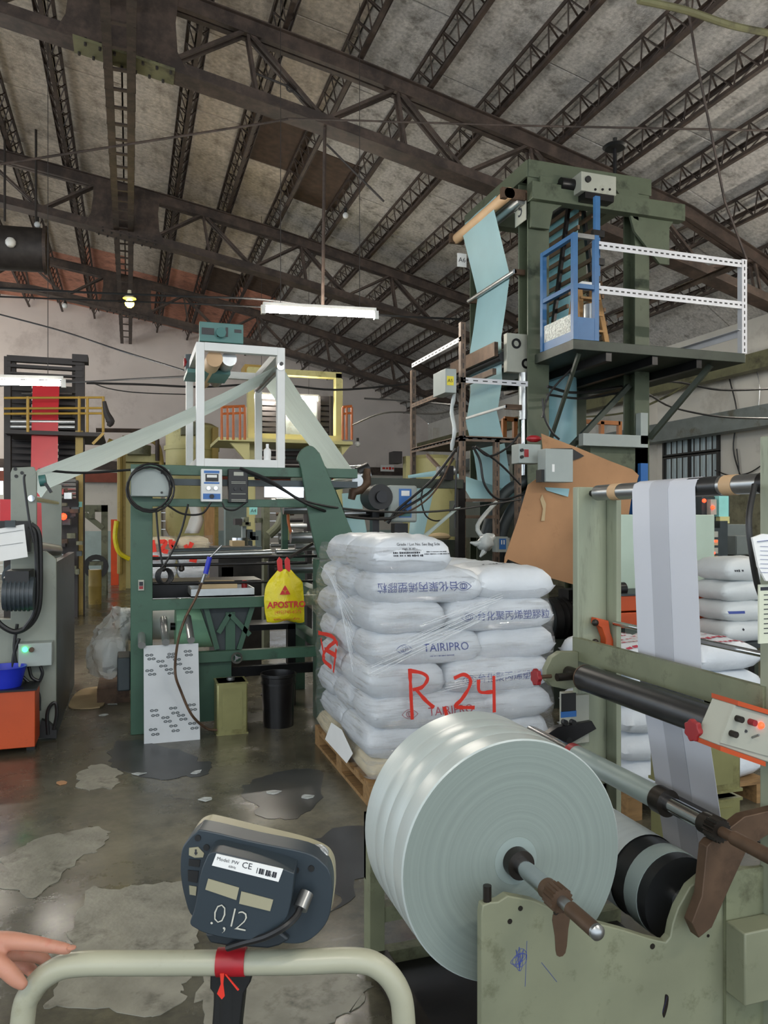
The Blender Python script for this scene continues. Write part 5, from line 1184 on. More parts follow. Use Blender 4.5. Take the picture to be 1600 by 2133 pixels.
pp_ = thing('clipped_sheet', 'white ruled paper sheet clipped to the grey winder', 'paper', pv(25, 1175, H-0.34))
P = [pv(x, y, H-0.36) for x, y in [(-40,1108),(50,1092),(58,1160),(-40,1176)]]; part(MB().prism(P, (0, 0.004, 0)), 'sheet', 'paper', pp_)
mb = MB()
for y in (0, 26): mb.bar(pv(-10, 1112+y, H-0.362), pv(48, 1104+y, H-0.362), 0.001, 0.008, up=(0,1,0))
part(mb, 'printed_rule', 'ink', pp_); PR(10, 1084, 32, 1098, H-0.38, 0.03, 'clip', 'slate_metal', pp_)
for k, (r, pts) in enumerate([(0.018, [(64,1092),(78,1105),(83,1140),(83,1240),(76,1280),(58,1305),(30,1316),(0,1300),(-20,1270)]), (0.014, [(62,1096),(72,1112),(76,1160),(77,1240),(70,1280),(50,1310)]), (0.008, [(52,988),(50,1000),(56,1050),(62,1090),(70,1130)])]):
    part(Tb([pv(x, y, H-0.12-0.03*k) for x, y in pts], r, n=8, sm=6), 'cable', 'rubber', lm)
cbx = PR(38, 1340, 108, 1388, H-0.12, 0.12, 'control_box', 'grey_box', lm, bevel=0.004)
part(MB().ball(pv(52, 1353, H-0.125), 0.018, 12), 'green_lamp', 'green_led', cbx); p = pv(66, 1353, H-0.12); part(Cy(p, p-V*0.02, 0.016, n=12), 'push_button', 'rust_brown', cbx)
for pts in [[(40,1330),(28,1370),(30,1410),(50,1430),(75,1428),(88,1405),(84,1388)], [(60,1388),(66,1410),(82,1420)], [(36,1300),(30,1350),(40,1400),(78,1440),(82,1480)]]: part(Tb([pv(x, y, H-0.08) for x, y in pts], 0.011, n=8, sm=6), 'cable', 'rubber', lm)
part(Tb([pv(x, y, H-0.06) for x, y in [(100,1530),(98,1490),(105,1470),(116,1465),(118,1490),(112,1520)]], 0.012, n=8, sm=6), 'cable', 'rubber', lm)
poly([(78,1538),(86,1500),(100,1505),(118,1520),(118,1538)], H-0.06, 0.06, 'foot_bracket', 'black', lm)
ob = thing('orange_cabinet', 'orange steel cabinet on the floor at the left edge', 'cabinet', pv(30, 1534, 5.5)*1)
r_ = R(-90, 1443, 73, 1534, 5.42, 0.3, True); part(Bx(r_[0], r_[1], 5.42, 5.69, 0.04, r_[5]), 'body', 'orange', ob, bevel=0.004); part(Bx(r_[0], r_[1]+0.01, 5.41, 5.69, r_[5], r_[5]+0.012), 'lid', 'black_steel', ob)
for x in (r_[0]+0.05, r_[1]-0.06): part(Bx(x, x+0.05, 5.5, 5.6, 0, 0.04), 'foot', 'black', ob)
bb = thing('blue_bin', 'small blue plastic bin on the orange cabinet', 'bin', (r_[0]+0.2, 5.55, r_[5]+0.012))
p = pv(8, 1430, 5.52); part(MB().lathe([(0.10, 0), (0.115, 0.06), (0.13, 0.12), (0.135, 0.13), (0.12, 0.13), (0.1, 0.02), (0.001, 0.02)], (p.x, 5.55, r_[5]+0.013), n=24), 'body', 'blue_plastic', bb)
# ------------------------------------------------------------------ blown film tower on the right
mat('tower_green', '#525a47', 0.5, var=0.15, scale=4, dirt='#2f3527', dirt_amt=0.40, dscale=4)
mat('tower_dark', '#333a30', 0.55, var=0.2, scale=4, dirt='#1f231c', dirt_amt=0.4)
mat('slat_brown', '#6d523c', 0.6, var=0.2, scale=6, aniso=(1, 0.3, 1))
mat('blue_paint', '#2c608f', 0.45, var=0.15, scale=5, dirt='#6d8aa8', dirt_amt=0.3)
mat('checker_plate', '#b9bdb9', 0.35, 0.7, var=0.3, scale=60, bump=0.8, bscale=45)
mat('rail_orange_b', '#a8662c', 0.5, var=0.1)
mat('slotted_white', '#c9c9cc', 0.5, var=0.08)
mat('rust_angle', '#6b5a4c', 0.6, 0.3, var=0.25, scale=10, dirt='#3c3029', dirt_amt=0.45)
TV = 6.65; TVB = 8.0
L0, L1 = pv(1100, 600, TV).x, pv(1144, 600, TV).x; R0, R1 = pv(1323, 600, TV).x, pv(1346, 600, TV).x+0.04
ZT = pv(1120, 335, TV).z
tw = thing('film_tower', 'tall green steel blown film tower with platform, right of centre', 'tower', ((L0+R1)/2, (TV+TVB)/2, 0))
for (a_, b_) in ((L0, L1), (R0, R1)):
    for v_ in (TV, TVB-0.2): 
        part(MB().box(a_, b_, v_, v_+0.02, 0, ZT).box(a_, b_, v_+0.18, v_+0.2, 0, ZT).box((a_+b_)/2-0.012, (a_+b_)/2+0.012, v_+0.02, v_+0.18, 0, ZT), 'post', 'tower_green', tw, bevel=0.002)
bh = 0.17
part(Bx(L0, R1+0.02, TV-0.01, TV+0.14, ZT-bh, ZT), 'top_beam', 'tower_green', tw, bevel=0.004); part(Bx(L0, R1, TVB-0.14, TVB, ZT-bh, ZT), 'top_beam', 'tower_green', tw)
part(Bx(L0-0.02, L0+0.12, TV, TVB+0.1, ZT-bh, ZT-0.01), 'side_beam', 'tower_green', tw); part(Bx(R1-0.14, R1, TV+0.14, TVB, ZT-bh, ZT), 'side_beam', 'tower_green', tw)
z2 = pv(1120, 390, TV).z; re = pv(1425, 430, TV-0.1).x
part(Bx(L0-0.02, re, TV-0.12, TV-0.01, z2-0.17, z2), 'second_beam', 'tower_green', tw, bevel=0.004)
for pts in ([(L0, z2-0.17), (L0+0.34, z2-0.17), (L0+0.24, z2-0.24), (L0+0.2, z2-0.42), (L0, z2-0.42)], [(R0-0.1, z2-0.17), (re-0.1, z2-0.17), (R1+0.2, z2-0.24), (R1+0.2, z2-0.62), (R1+0.08, z2-0.62), (R0-0.05, z2-0.32)],
            [(L0+0.1, ZT-bh), (L0+0.34, ZT-bh), (L0+0.18, ZT-bh-0.16), (L0+0.1, ZT-bh-0.24)], [(R0-0.28, ZT-bh), (R0, ZT-bh), (R0, ZT-bh-0.3), (R0-0.06, ZT-bh-0.28)]):
    part(MB().prism([(u_, TV-0.06, z_) for u_, z_ in pts], (0, 0.03, 0)), 'gusset', 'tower_green', tw, bevel=0.002)
for z in (3.0, 2.3): part(Bx(L1, R0, TVB-0.1, TVB, z, z+0.14), 'rear_beam', 'tower_dark', tw); 
for u_ in (L0, R1-0.1): part(Bx(u_, u_+0.1, TV+0.2, TVB-0.2, 2.92, 3.05), 'side_beam', 'tower_dark', tw)
# platform
PZ = 3.12; PV0 = 5.96; PU0, PU1 = 3.75, 5.66
part(Bx(PU0, PU1, PV0, TVB, PZ-0.09, PZ), 'platform', 'tower_dark', tw, bevel=0.004)
for u_ in (4.1, 4.6, 5.1): part(Bx(u_, u_+0.06, PV0+0.02, TVB-0.02, PZ-0.17, PZ-0.09), 'joist', 'black_steel', tw)
part(MB().bar((R1, TV-0.0, 2.35), (R1+0.3, PV0+0.15, PZ-0.1), 0.05, 0.05), 'platform_brace', 'tower_dark', tw); part(MB().bar((L1-0.02, TV, 2.2), (PU0+0.12, PV0+0.1, PZ-0.1), 0.03, 0.03), 'platform_brace', 'tower_dark', tw)
part(MB().bar((L1, TV+0.1, 1.95), (R0, TV+0.1, 2.9), 0.05, 0.05), 'cross_brace', 'tower_dark', tw)
# white slotted railing
rl = thing('slotted_railing', 'white slotted-angle railing around the tower platform', 'railing', (4.9, PV0, PZ))
def slotted(p0, p1, w, a, b, m_, parent, name, step=0.06):
    o = part(MB().angle(p0, p1, w, 0.004, a, b), name, m_, parent); p0, p1 = Vector(p0), Vector(p1); d = p1-p0; n = int(d.length/step); mb = MB(); a, b = Vector(a), Vector(b); dn = d.normalized()
    for k in range(n):
        c = p0+d*(k+0.5)/n; mb.obox(c-dn*step*0.28+b*w*0.40-a*0.0012, dn*step*0.56, b*w*0.2, a*0.001)
    part(mb, 'slots', 'black', o, kind='stuff')
    return o
gx0 = 3.99
for z in (4.02, 3.62): slotted((gx0, PV0, z), (PU1-0.02, PV0, z), 0.07, V, -UP, 'slotted_white', rl, 'rail')
slotted((PU1-0.045, PV0-0.004, PZ), (PU1-0.045, PV0-0.004, 4.03), 0.06, V, U, 'slotted_white', rl, 'post')
slotted((PU1-0.02, PV0+0.01, 3.35), (PU1-0.02, TVB, 3.35), 0.06, -U, -UP, 'slotted_white', rl, 'rail'); slotted((PU1-0.02, PV0+0.01, 4.02), (PU1-0.02, TVB, 4.02), 0.05, -U, -UP, 'rust_angle', rl, 'rail')
# blue gate cage
bg = thing('blue_gate', 'blue painted steel gate cage with checker plate on the platform', 'gate', (3.85, 6.2, PZ))
def fbar(p0, p1, t_=0.04, m_='blue_paint', nm='bar'): return part(MB().bar(p0, p1, t_, t_, up=(0,1,0) if abs((Vector(p1)-Vector(p0)).normalized().y) < 0.9 else (0,0,1)), nm, m_, bg)
gl0, gl1, gv1 = 3.77, 3.99, 6.52; gz = 4.07
for u_, v_ in ((gl0, PV0+0.02), (gl1, PV0+0.02), (gl0, gv1)): fbar((u_, v_, PZ), (u_, v_, gz), 0.045, nm='upright')
for z in (gz-0.02, 3.60): fbar((gl0, PV0+0.02, z), (gl0, gv1, z)); 
fbar((gl0, PV0+0.02, gz-0.02), (gl1, PV0+0.02, gz-0.02), m_='steel'); fbar((gl0, PV0+0.02, 3.60), (gl1, PV0+0.02, 3.60))
part(Bx(gl0, gl1, PV0, PV0+0.02, PZ, PZ+0.20), 'kick_plate', 'blue_paint', bg); part(Bx(gl0-0.01, gl0, PV0, gv1, PZ, PZ+0.08), 'kick_plate', 'blue_paint', bg); part(Bx(gl0-0.008, gl0+0.002, PV0, gv1, PZ+0.08, PZ+0.24), 'checker_panel', 'checker_plate', bg)
bp0 = pv(1243, 410, 6.1); part(Bx(bp0.x-0.025, bp0.x+0.025, 6.08, 6.12, 3.75, bp0.z), 'tall_post', 'blue_paint', bg); 
for z in (bp0.z-0.38, 3.85): part(Bx(bp0.x-0.06, bp0.x+0.06, 6.06, 6.10, z, z+0.06), 'clamp', 'black_steel', bg)
# step ladder on the platform
sl = thing('step_ladder', 'small wooden step ladder standing on the tower platform', 'ladder', (4.1, 6.3, PZ))
for du in (-0.13, 0.13):
    for dv, s_ in ((-0.16, 1), (0.16, -1)): part(MB().bar((4.13+du, 6.35+dv, PZ), (4.13+du*0.7, 6.35+dv*0.15, PZ+0.62), 0.03, 0.05), 'rail', 'wood', sl)
for k in range(3): z = PZ+0.15+k*0.16; part(Bx(4.02, 4.24, 6.20+k*0.03, 6.28+k*0.03, z, z+0.02), 'step', 'wood', sl)
part(Bx(4.03, 4.23, 6.26, 6.42, PZ+0.60, PZ+0.63), 'top_step', 'paper', sl)
dk = part(Cy((4.02, 6.10, PZ+0.12), (4.02, 6.10, PZ+0.36), 0.07, n=20), 'steel_pail', 'steel'); tag(dk, 'small steel pail behind the blue kick plate', 'pail')
# collapsing frames, bubble and flattened film inside the tower
cu = (L0+R1)/2+0.02; cv = 7.3; Rb = 0.20
bu = thing('film_bubble', 'blue film bubble rising through the tower to the nip rollers', 'film', (cu, cv, 1.6))
rows = []
for (z, f) in [(1.5, 0), (2.2, 0), (2.9, 0), (3.15, 0.08), (3.6, 0.35), (4.1, 0.65), (4.5, 0.88), (4.78, 1.0)]:
    row = []
    for k in range(33):
        a_ = 2*pi*k/32; rx = Rb*(1-f)+0.004*f; ry = Rb*(1-f)+0.84/2*f; row.append((cu+rx*cos(a_), cv+ry*sin(a_), z))
    rows.append(row)
part(MB().grid(rows), 'bubble_tube', 'film_blue', bu, sharp=180)
for side in (-1, 1):
    cf = thing('collapsing_frame', 'brown slatted collapsing frame, %s' % ('camera-left side of the tower' if side < 0 else 'wall side of the tower'), 'frame', (cu+side*0.3, cv, 3.15))
    b0, b1 = Vector((cu+side*0.30, 0, 3.12)), Vector((cu+side*0.05, 0, 4.74))
    for k in range(13):
        p = b0.lerp(b1, k/12); part(Bx(p.x-0.012, p.x+0.012, cv-0.55, cv+0.55, p.z-0.02, p.z+0.02), 'slat', 'slat_brown', cf)
    for v_ in (cv-0.35, cv+0.35): part(MB().bar((b0.x+side*0.03, v_, b0.z-0.05), (b1.x+side*0.03, v_, b1.z+0.05), 0.05, 0.03), 'slat_bearer', 'black_steel', cf)
for k, (du, z) in enumerate([(-0.07, 4.82), (0.07, 4.82)]): part(Cy((cu+du, cv-0.5, z), (cu+du, cv+0.5, z), 0.06, n=20), 'nip_roller', 'rubber_roller', tw)
# pipes along the upper left: rollers carrying the outgoing film
pr = pv(1055, 408, TV+0.05)
part(Cy((pr.x, TV-0.02, pr.z), (pr.x, TVB-0.1, pr.z), 0.055, n=20), 'film_roller', 'tan_tape', tw); part(Cy((pr.x+0.14, TV, pr.z-0.03), (pr.x+0.14, TVB-0.1, pr.z-0.03), 0.055, n=20), 'film_roller', 'steel', tw)
for v_ in (TV-0.02, TVB-0.12): part(Bx(pr.x-0.08, L0+0.05, v_, v_+0.05, pr.z-0.05, pr.z+0.05), 'roller_bracket', 'rust_brown', tw)
# outgoing web zigzag on the left of the tower
wz = thing('tower_film_web', 'pale blue film web zigzagging down the left side of the tower', 'film', (3.5, 7.2, 1.7))
ZP = [(pr.x+0.06, 4.72), (pr.x, 4.74), (3.46, 4.68), (3.44, 4.62), (3.53, 4.3), (3.62, 3.97), (3.615, 3.92), (3.57, 3.6), (3.525, 3.33), (3.53, 3.0), (3.535, 2.9), (3.49, 2.63), (3.475, 2.60), (3.58, 2.2), (3.645, 1.78)]
va, vb = 6.92, 7.67
part(MB().grid([[Vector((u_, va+(vb-va)*k/6, z_+0.004*sin(k*2+i))) for k in range(7)] for i, (u_, z_) in enumerate(ZP)]), 'zigzag_web', 'film_blue', wz, sharp=25)
for (u_, z_, m_, r) in [(3.60, 3.945, 'aluminium', 0.022), (3.50, 2.615, 'white_paint', 0.016)]:
    part(Cy((u_-0.02, va-0.18, z_), (u_-0.02, vb+0.15, z_), r, n=16), 'idle_rod', m_, tw)
    for v_ in (va-0.18, vb+0.12): part(MB().bar((u_-0.02, v_+0.015, z_), (L0+0.02, v_+0.015, z_), 0.03, 0.05), 'rod_arm', 'rust_brown', tw)
# nip unit half way down
nu = thing('nip_unit', 'grey nip roller unit with rusty front bar on the tower side', 'machine part', (3.5, 7.2, 3.1))
part(Bx(3.40, 3.44, va-0.1, vb+0.25, 3.12, 3.26), 'front_bar', 'rust_brown', nu); part(Bx(3.62, 3.66, va-0.1, vb+0.25, 3.12, 3.26), 'rear_bar', 'rust_angle', nu)
part(Cy((3.50, va-0.1, 3.12), (3.50, vb+0.2, 3.12), 0.05, n=18), 'roller', 'rubber_roller', nu); part(Cy((3.59, va-0.1, 3.12), (3.59, vb+0.2, 3.12), 0.04, n=18), 'roller', 'steel', nu)
part(Bx(3.50, 3.80, va-0.17, va-0.1, 2.96, 3.34), 'end_box', 'panel_grey', nu, bevel=0.004)
for (u_, z_) in ((3.60, 3.24), (3.71, 3.05)): part(MB().ring((u_, va-0.18, z_), (u_, va-0.17, z_), 0.05, 0.03, 20), 'bearing', 'black_steel', nu)
part(Bx(3.36, 3.40, va-0.14, vb+0.2, 2.93, 2.99), 'lower_bar', 'rust_angle', nu)
part(Cy((3.70, va-0.15, 2.5), (3.70, va-0.15, 2.96), 0.05, n=18), 'cylinder', 'aluminium', nu); part(Cy((3.70, va-0.15, 1.95), (3.70, va-0.15, 2.5), 0.03, n=16), 'piston_rod', 'chrome', nu)
# signs, motor box, hand wheel
sg = thing('number_plate', 'worn white plate with the number 5 on the tower post', 'sign', pv(1088, 470, TV-0.14))
a_ = pu(1082, 440, L0-0.03); part(Bx(L0-0.035, L0-0.028, TV-0.02, TV+0.20, z2-0.34, z2-0.08), 'plate', 'panel_grey', sg); text('5', 0.2, 'ink', (L0-0.036, TV+0.09, z2-0.21), -V, UP, sg)
s6 = thing('line_sign', 'pale sign reading A6 hanging at the far side of the tower rollers', 'sign', pv(963, 560, 7.9))
r_ = R(953, 528, 972, 556, 7.9, 0.01); part(Bx(*r_), 'plate', 'paper', s6); text('A6', 0.075, 'ink', ((r_[0]+r_[1])/2, 7.898, (r_[4]+r_[5])/2), U, UP, s6)
mbx_ = thing('motor_gearbox', 'grey gearbox with round motor hung under the tower top beam', 'gearbox', pv(1248, 405, TV-0.2))
r_ = R(1211, 362, 1284, 402, TV-0.25, 0.2); part(Bx(*r_), 'case', 'panel_grey', mbx_, bevel=0.006); part(Bx(r_[0]+0.05, r_[1]-0.02, TV-0.24, TV-0.06, r_[4]-0.06, r_[4]), 'base', 'black_steel', mbx_)
p = pv(1224, 374, TV-0.25); part(Cy(p, p-V*0.02, 0.03, n=16), 'port', 'black', mbx_); part(Cy((r_[0]-0.14, TV-0.1, r_[5]-0.08), (r_[0], TV-0.1, r_[5]-0.08), 0.06, n=16), 'motor', 'black_steel', mbx_)
for k in range(3): q = pv(1240+k*15, 395, TV-0.25); part(Cy(q, q-V*0.008, 0.012, n=8), 'bolt', 'black_steel', mbx_)
hw2 = thing('valve_wheel', 'black hand wheel on a stem above the tower top', 'hand wheel', pv(1281, 330, TV+0.1))
c = pv(1281, 306, TV+0.1); part(MB().lathe([(0.02, -0.02), (0.10, -0.02), (0.125, 0), (0.10, 0.02), (0.02, 0.03)], c, n=24), 'wheel', 'black', hw2); part(Cy(c, (c.x, c.y, ZT), 0.02, n=10), 'stem', 'black_steel', hw2); part(Cy(c+UP*0.02, c+UP*0.09, 0.022, n=10), 'grip', 'black', hw2)
# lower body of the tower: light frame, extruder block, dark ducts
part(Bx(*R(1215, 905, 1350, 930, TV-0.1, 0.08)), 'apron_beam', 'grey_box', tw); PR(1335, 860, 1350, 925, TV-0.1, 0.08, 'apron_post', 'grey_box', tw)
PR(1230, 930, 1350, 1000, TV, 0.6, 'die_housing', 'tower_green', tw); PR(1335, 965, 1350, 1085, TV-0.05, 0.3, 'side_panel', 'blue_panel', tw)
PR(1000, 1040, 1105, 1120, 7.2, 0.8, 'die_ring_housing', 'tower_dark', tw)
part(Cy((cu, cv, 1.2), (cu, cv, 1.75), 0.42, n=32), 'die_ring', 'black_steel', tw)
for k, pts in enumerate([[(1010,1120),(1030,1060),(1060,1020),(1100,1000)], [(1035,1180),(1045,1110),(1068,1060),(1100,1030)], [(1075,1200),(1048,1150),(1020,1115)]]): part(Tb([pv(x, y, 6.75) for x, y in pts], 0.055, n=12, sm=6), 'air_duct', 'slate_metal', tw)
mtr = thing('drive_motor', 'black electric motor on the floor behind the cardboard', 'motor', pv(1165, 1330, 5.6))
c0 = pv(1140, 1290, 5.5); part(Cy(c0, c0+U*0.42, 0.17, n=26), 'body', 'black', mtr); part(Cy(c0-U*0.03, c0, 0.15, n=26), 'end_cover', 'slate_metal', mtr)
for k in range(6): part(MB().ring(c0+U*(0.06+k*0.05), c0+U*(0.08+k*0.05), 0.18, 0.16, 24), 'cooling_fin', 'black_steel', mtr)
part(Bx(c0.x, c0.x+0.4, 5.4, 5.6, 0, c0.z-0.15), 'plinth', 'tower_dark', mtr)
part(Bx(c0.x+0.15, c0.x+0.3, 5.42, 5.58, c0.z+0.16, c0.z+0.24), 'terminal_box', 'black', mtr)
# brown cardboard sheet with cut-outs, folded over
cd = thing('cardboard_shield', 'large brown cardboard sheet with a cut-out hung in front of the tower', 'cardboard', pv(1180, 1235, 5.2))
CP = [(1128,903),(1150,912),(1210,935),(1270,960),(1318,978),(1331,990),(1325,1010),(1315,1040),(1312,1060),(1306,1100),(1282,1180),(1262,1237),(1225,1226),(1150,1205),(1095,1180),(1058,1165),(1050,1180),(1052,1160),(1080,1080),(1100,1010),(1128,990),(1135,985),(1133,960)]
def cpt(x, y):
    b_ = 0.05*sin((x-1050)/280*pi); return pv(x, y, 5.25-b_+(y-905)/330*-0.10)
P = [cpt(x, y) for x, y in CP]
part(MB().prism(P, (0, 0.006, 0)), 'sheet', 'cardboard', cd)
part(MB().prism([cpt(x, y)-V*0.012 for x, y in [(1128,1030),(1136,1050),(1133,1085),(1126,1085),(1130,1060),(1124,1040)]], (0, 0.006, 0)), 'torn_flap', 'cardboard_pale', cd)
part(MB().prism([cpt(x, y)-V*0.0105 for x, y in [(1134,1015),(1185,1018),(1182,1035),(1138,1022)]], (0, 0.004, 0)), 'cut_out', 'film_blue', cd)
part(MB().prism([cpt(x, y)-V*0.010 for x, y in [(1146,934),(1190,934),(1216,950),(1205,955),(1190,960),(1140,945)]], (0, 0.004, 0)), 'cut_out', 'black', cd)
jb = thing('wall_box', 'pale grey electrical box with a label on the cardboard shield', 'box', pv(1163, 1005, 5.0))
PR(1137, 935, 1194, 1004, 4.98, 0.12, 'case', 'grey_box', jb, bevel=0.004); facerect(1150, 967, 1155, 983, 4.98, 'paper', 'label', jb); part(Bx(*R(1128, 978, 1137, 1004, 5.0, 0.08)), 'cable_gland', 'black', jb)
sb = thing('switch_box', 'small grey switch box with two buttons beside the cardboard', 'box', pv(1104, 965, 5.2))
PR(1081, 925, 1127, 965, 5.2, 0.12, 'case', 'grey_box', sb, bevel=0.004); facerect(1092, 936, 1101, 952, 5.2, 'red_knob', 'label', sb)
for y in (938, 952): p = pv(1086, y, 5.2); part(Cy(p, p-V*0.02, 0.012, n=10), 'push_button', 'black', sb)
rc = solo(MB().ball(pv(1112, 914, 5.3), 0.05, 14, (1.25, 0.9, 0.55)), 'red_cloth', 'tape_red', 'crumpled red cloth tucked on top of the switch box', 'cloth')

for k, (x0, x1, y0, lb) in enumerate([(1050, 1095, 872, 'short orange guard rail left of the tower post'), (1216, 1290, 878, 'orange guard rail beside the blue film bubble')]):
    og = thing('guard_rail', lb, 'railing', pv((x0+x1)/2, 925, 8.3))
    for x in (x0, (x0+x1)/2, x1): part(MB().bar(pv(x, y0, 8.3), pv(x, 940, 8.3), 0.05, 0.05, up=(0,1,0)), 'post', 'rail_orange_b', og)
    part(MB().bar(pv(x0, y0, 8.3), pv(x1, y0+4, 8.3), 0.05, 0.05, up=(0,1,0)), 'rail', 'rail_orange_b', og)
    part(MB().bar(pv(x0-6, 938, 8.3), pv(x1+6, 940, 8.3), 0.3, 0.06, up=(0,0,1)), 'walkway', 'tower_dark', og)
    q = pv((x0+x1)/2, 940, 8.3); part(Bx(q.x-0.04, q.x+0.04, 8.28, 8.36, 0, q.z), 'support_leg', 'tower_dark', og)
# ------------------------------------------------------------------ rusty slotted shelf and the line between the machines
su_, sv0, sv1 = 2.92, 6.55, 7.86
sh = thing('slotted_shelf', 'rusty slotted-angle shelf frame standing left of the tower', 'shelf', (3.2, 7.2, 0))
zt_ = pu(957, 672, su_).z
for (u_, v_, zt2) in ((su_, sv0, zt_), (su_, sv1, pu(855, 772, su_).z), (3.50, sv0, 2.3)): slotted((u_, v_, 0), (u_, v_, zt2), 0.05, V, U, 'rust_angle', sh, 'post', 0.09)
for y in (702, 800): z = pu(957, y, su_).z; slotted((su_, sv0, z), (su_, sv1, z), 0.045, U, -UP, 'slotted_white' if y == 702 else 'rust_angle', sh, 'rail', 0.09)
zs = pu(855, 940, su_).z; part(Bx(su_, 3.50, sv0, sv1, zs, zs+0.02), 'shelf_board', 'rust_angle', sh); slotted((su_, sv0, zs+0.03), (su_, sv1, zs+0.03), 0.05, U, -UP, 'rust_angle', sh, 'rail', 0.09); slotted((su_, sv0, zs+0.03), (3.5, sv0, zs+0.03), 0.05, V, -UP, 'rust_angle', sh, 'rail', 0.09)
z = pv(1000, 788, sv0).z; slotted((su_, sv0, z), (3.62, sv0, z), 0.05, V, -UP, 'slotted_white', sh, 'rail', 0.09)
for y in (1045, 1080, 1180): z = pv(960, y, sv0).z; part(Bx(su_, su_+0.35, sv0, sv0+0.03, z, z+0.03), 'cross_bar', 'rust_angle', sh)
for y in (1012, 1200): slotted((su_+0.35, sv0, 0), (su_+0.35, sv0, zs), 0.05, V, U, 'rust_angle', sh, 'post', 0.09) if y == 1012 else None
part(MB().bar(pu(890, 948, su_), pu(925, 985, su_), 0.03, 0.03), 'knee_brace', 'rust_angle', sh)
mb = MB().tube([pu(944+3*sin(k), 795+k*13, su_-0.02) for k in range(12)], [0.012+0.01*abs(sin(k*1.7)) for k in range(12)], n=7); solo(mb, 'knotted_film', 'film_white', 'knotted pale film strip tied along the rusty shelf post', 'film')
a5 = thing('meter_cabinet', 'pale cabinet with yellow A5 label on the rusty shelf', 'box', pv(940, 818, 6.9)); r_ = R(928, 768, 951, 818, 6.5, 0.3); part(Bx(*r_), 'case', 'grey_box', a5, bevel=0.003)
facerect(931, 783, 945, 803, 6.5, 'yellow_bag', 'label', a5); text('A5', 0.045, 'ink', pv(938, 793, 6.496), U, UP, a5)
# dark cross beam with rollers, motor and blue controller
ln = thing('take_off_line', 'dark steel take-off frame with rollers between the green machine and shelf', 'machine', (2.2, 6.7, 0))
PR(772, 997, 965, 1016, 6.45, 0.10, 'cross_beam', 'tower_dark', ln)
for x in (776, 955): PR(x, 1005, x+14, 1300, 6.5, 0.08, 'leg', 'black_steel', ln, ground=True)
for (x0, x1, y, v, r, m_) in [(718, 770, 992, 6.3, .05, 'steel'), (728, 765, 980, 6.5, .045, 'chrome'), (745, 800, 1072, 6.6, .03, 'black_steel'), (716, 760, 1070, 6.6, .035, 'steel'), (912, 945, 982, 6.6, .045, 'aluminium')]:
    part(Cy(pv(x0, y, v), pv(x1, y-2, v), r, n=20), 'roller', m_, ln)
c = pv(782, 1036, 6.4); part(Cy(c-V*0.15, c+V*0.1, 0.11, n=26), 'motor', 'black', ln); part(Cy(c-V*0.19, c-V*0.15, 0.05, n=18), 'motor_hub', 'black_steel', ln)
part(Tb([pv(765, 978, 6.25), pv(764, 1005, 6.22), pv(748, 1020, 6.2), pv(735, 1025, 6.2), pv(732, 1040, 6.2)], [0.03, 0.04, 0.045, 0.04, 0.03], n=12), 'bracket_casting', 'rust_brown', ln)
part(Cy(pv(745, 985, 6.3), pv(768, 975, 6.3), 0.05, n=18), 'roller_cap', 'black', ln); PR(930, 970, 945, 1000, 6.4, 0.06, 'roller_bracket', 'black_steel', ln)
tc_ = thing('tension_box', 'grey rounded controller box with blue panel on the dark cross beam', 'controller', pv(840, 1090, 6.3))
PR(810, 1011, 870, 1088, 6.3, 0.14, 'case', 'grey_box', tc_, bevel=0.02); facerect(831, 1018, 857, 1078, 6.3, 'blue_panel', 'face', tc_); facerect(836, 1022, 853, 1033, 6.297, 'paper', 'meter', tc_); facerect(834, 1068, 855, 1076, 6.297, 'teal_box', 'stripe', tc_)
for y in (1050, 1064): p = pv(844, y, 6.296); part(Cy(p, p-V*0.015, 0.012, n=12), 'knob', 'black', tc_)
PR(822, 1090, 850, 1140, 6.35, 0.1, 'stem', 'black_steel', tc_)
# webs of film crossing the gap
def sheet(pix, name, m_, label, t_=0.003, sub=1):
    P = [pv(x, y, v) for x, y, v in pix]; rows = []
    for i in range(7):
        f = i/6; a_, b_ = P[0].lerp(P[3], f), P[1].lerp(P[2], f); rows.append([a_.lerp(b_, k/4)+V*0.02*sin(pi*f)*sin(pi*k/4) for k in range(5)])
    return solo(MB().grid(rows), name, m_, label, 'film', sharp=180)
sheet([(712,1028,6.6),(750,1025,6.6),(768,1130,6.75),(722,1130,6.75)], 'film_web', 'film_blue', 'short pale blue film web below the dark motor')
sheet([(862,1012,6.75),(906,1012,6.75),(880,1128,6.6),(850,1128,6.6)], 'film_web', 'film_blue', 'short pale blue film web right of the blue-panel controller')
sheet([(850,990,7.0),(932,976,6.7),(938,990,6.7),(850,996,7.0)], 'film_web', 'film_blue', 'pale film sheet running flat above the dark cross beam')
sheet([(948,985,6.8),(1085,1030,6.95),(1075,1045,7.6),(985,1046,6.9)], 'film_web', 'film_blue', 'twisted blue film sheet between the shelf and the tower foot')
sheet([(866,1127,6.2),(948,1058,6.2),(960,1056,6.2),(876,1130,6.2)], 'film_ribbon', 'film_cyan', 'narrow pale film ribbon slanting up from behind the bags')
kn = thing('film_knot', 'knotted bundle of pale film hanging beside the tower duct', 'film', pv(1012, 1160, 6.0)); c = pv(1013, 1128, 6.0)
mb = MB().ball(c, 0.075, 16); mb.v = [p+(p-c)*0.5*mnoise.noise(p*25) for p in mb.v]; part(mb, 'knot', 'film_white', kn, sharp=180)
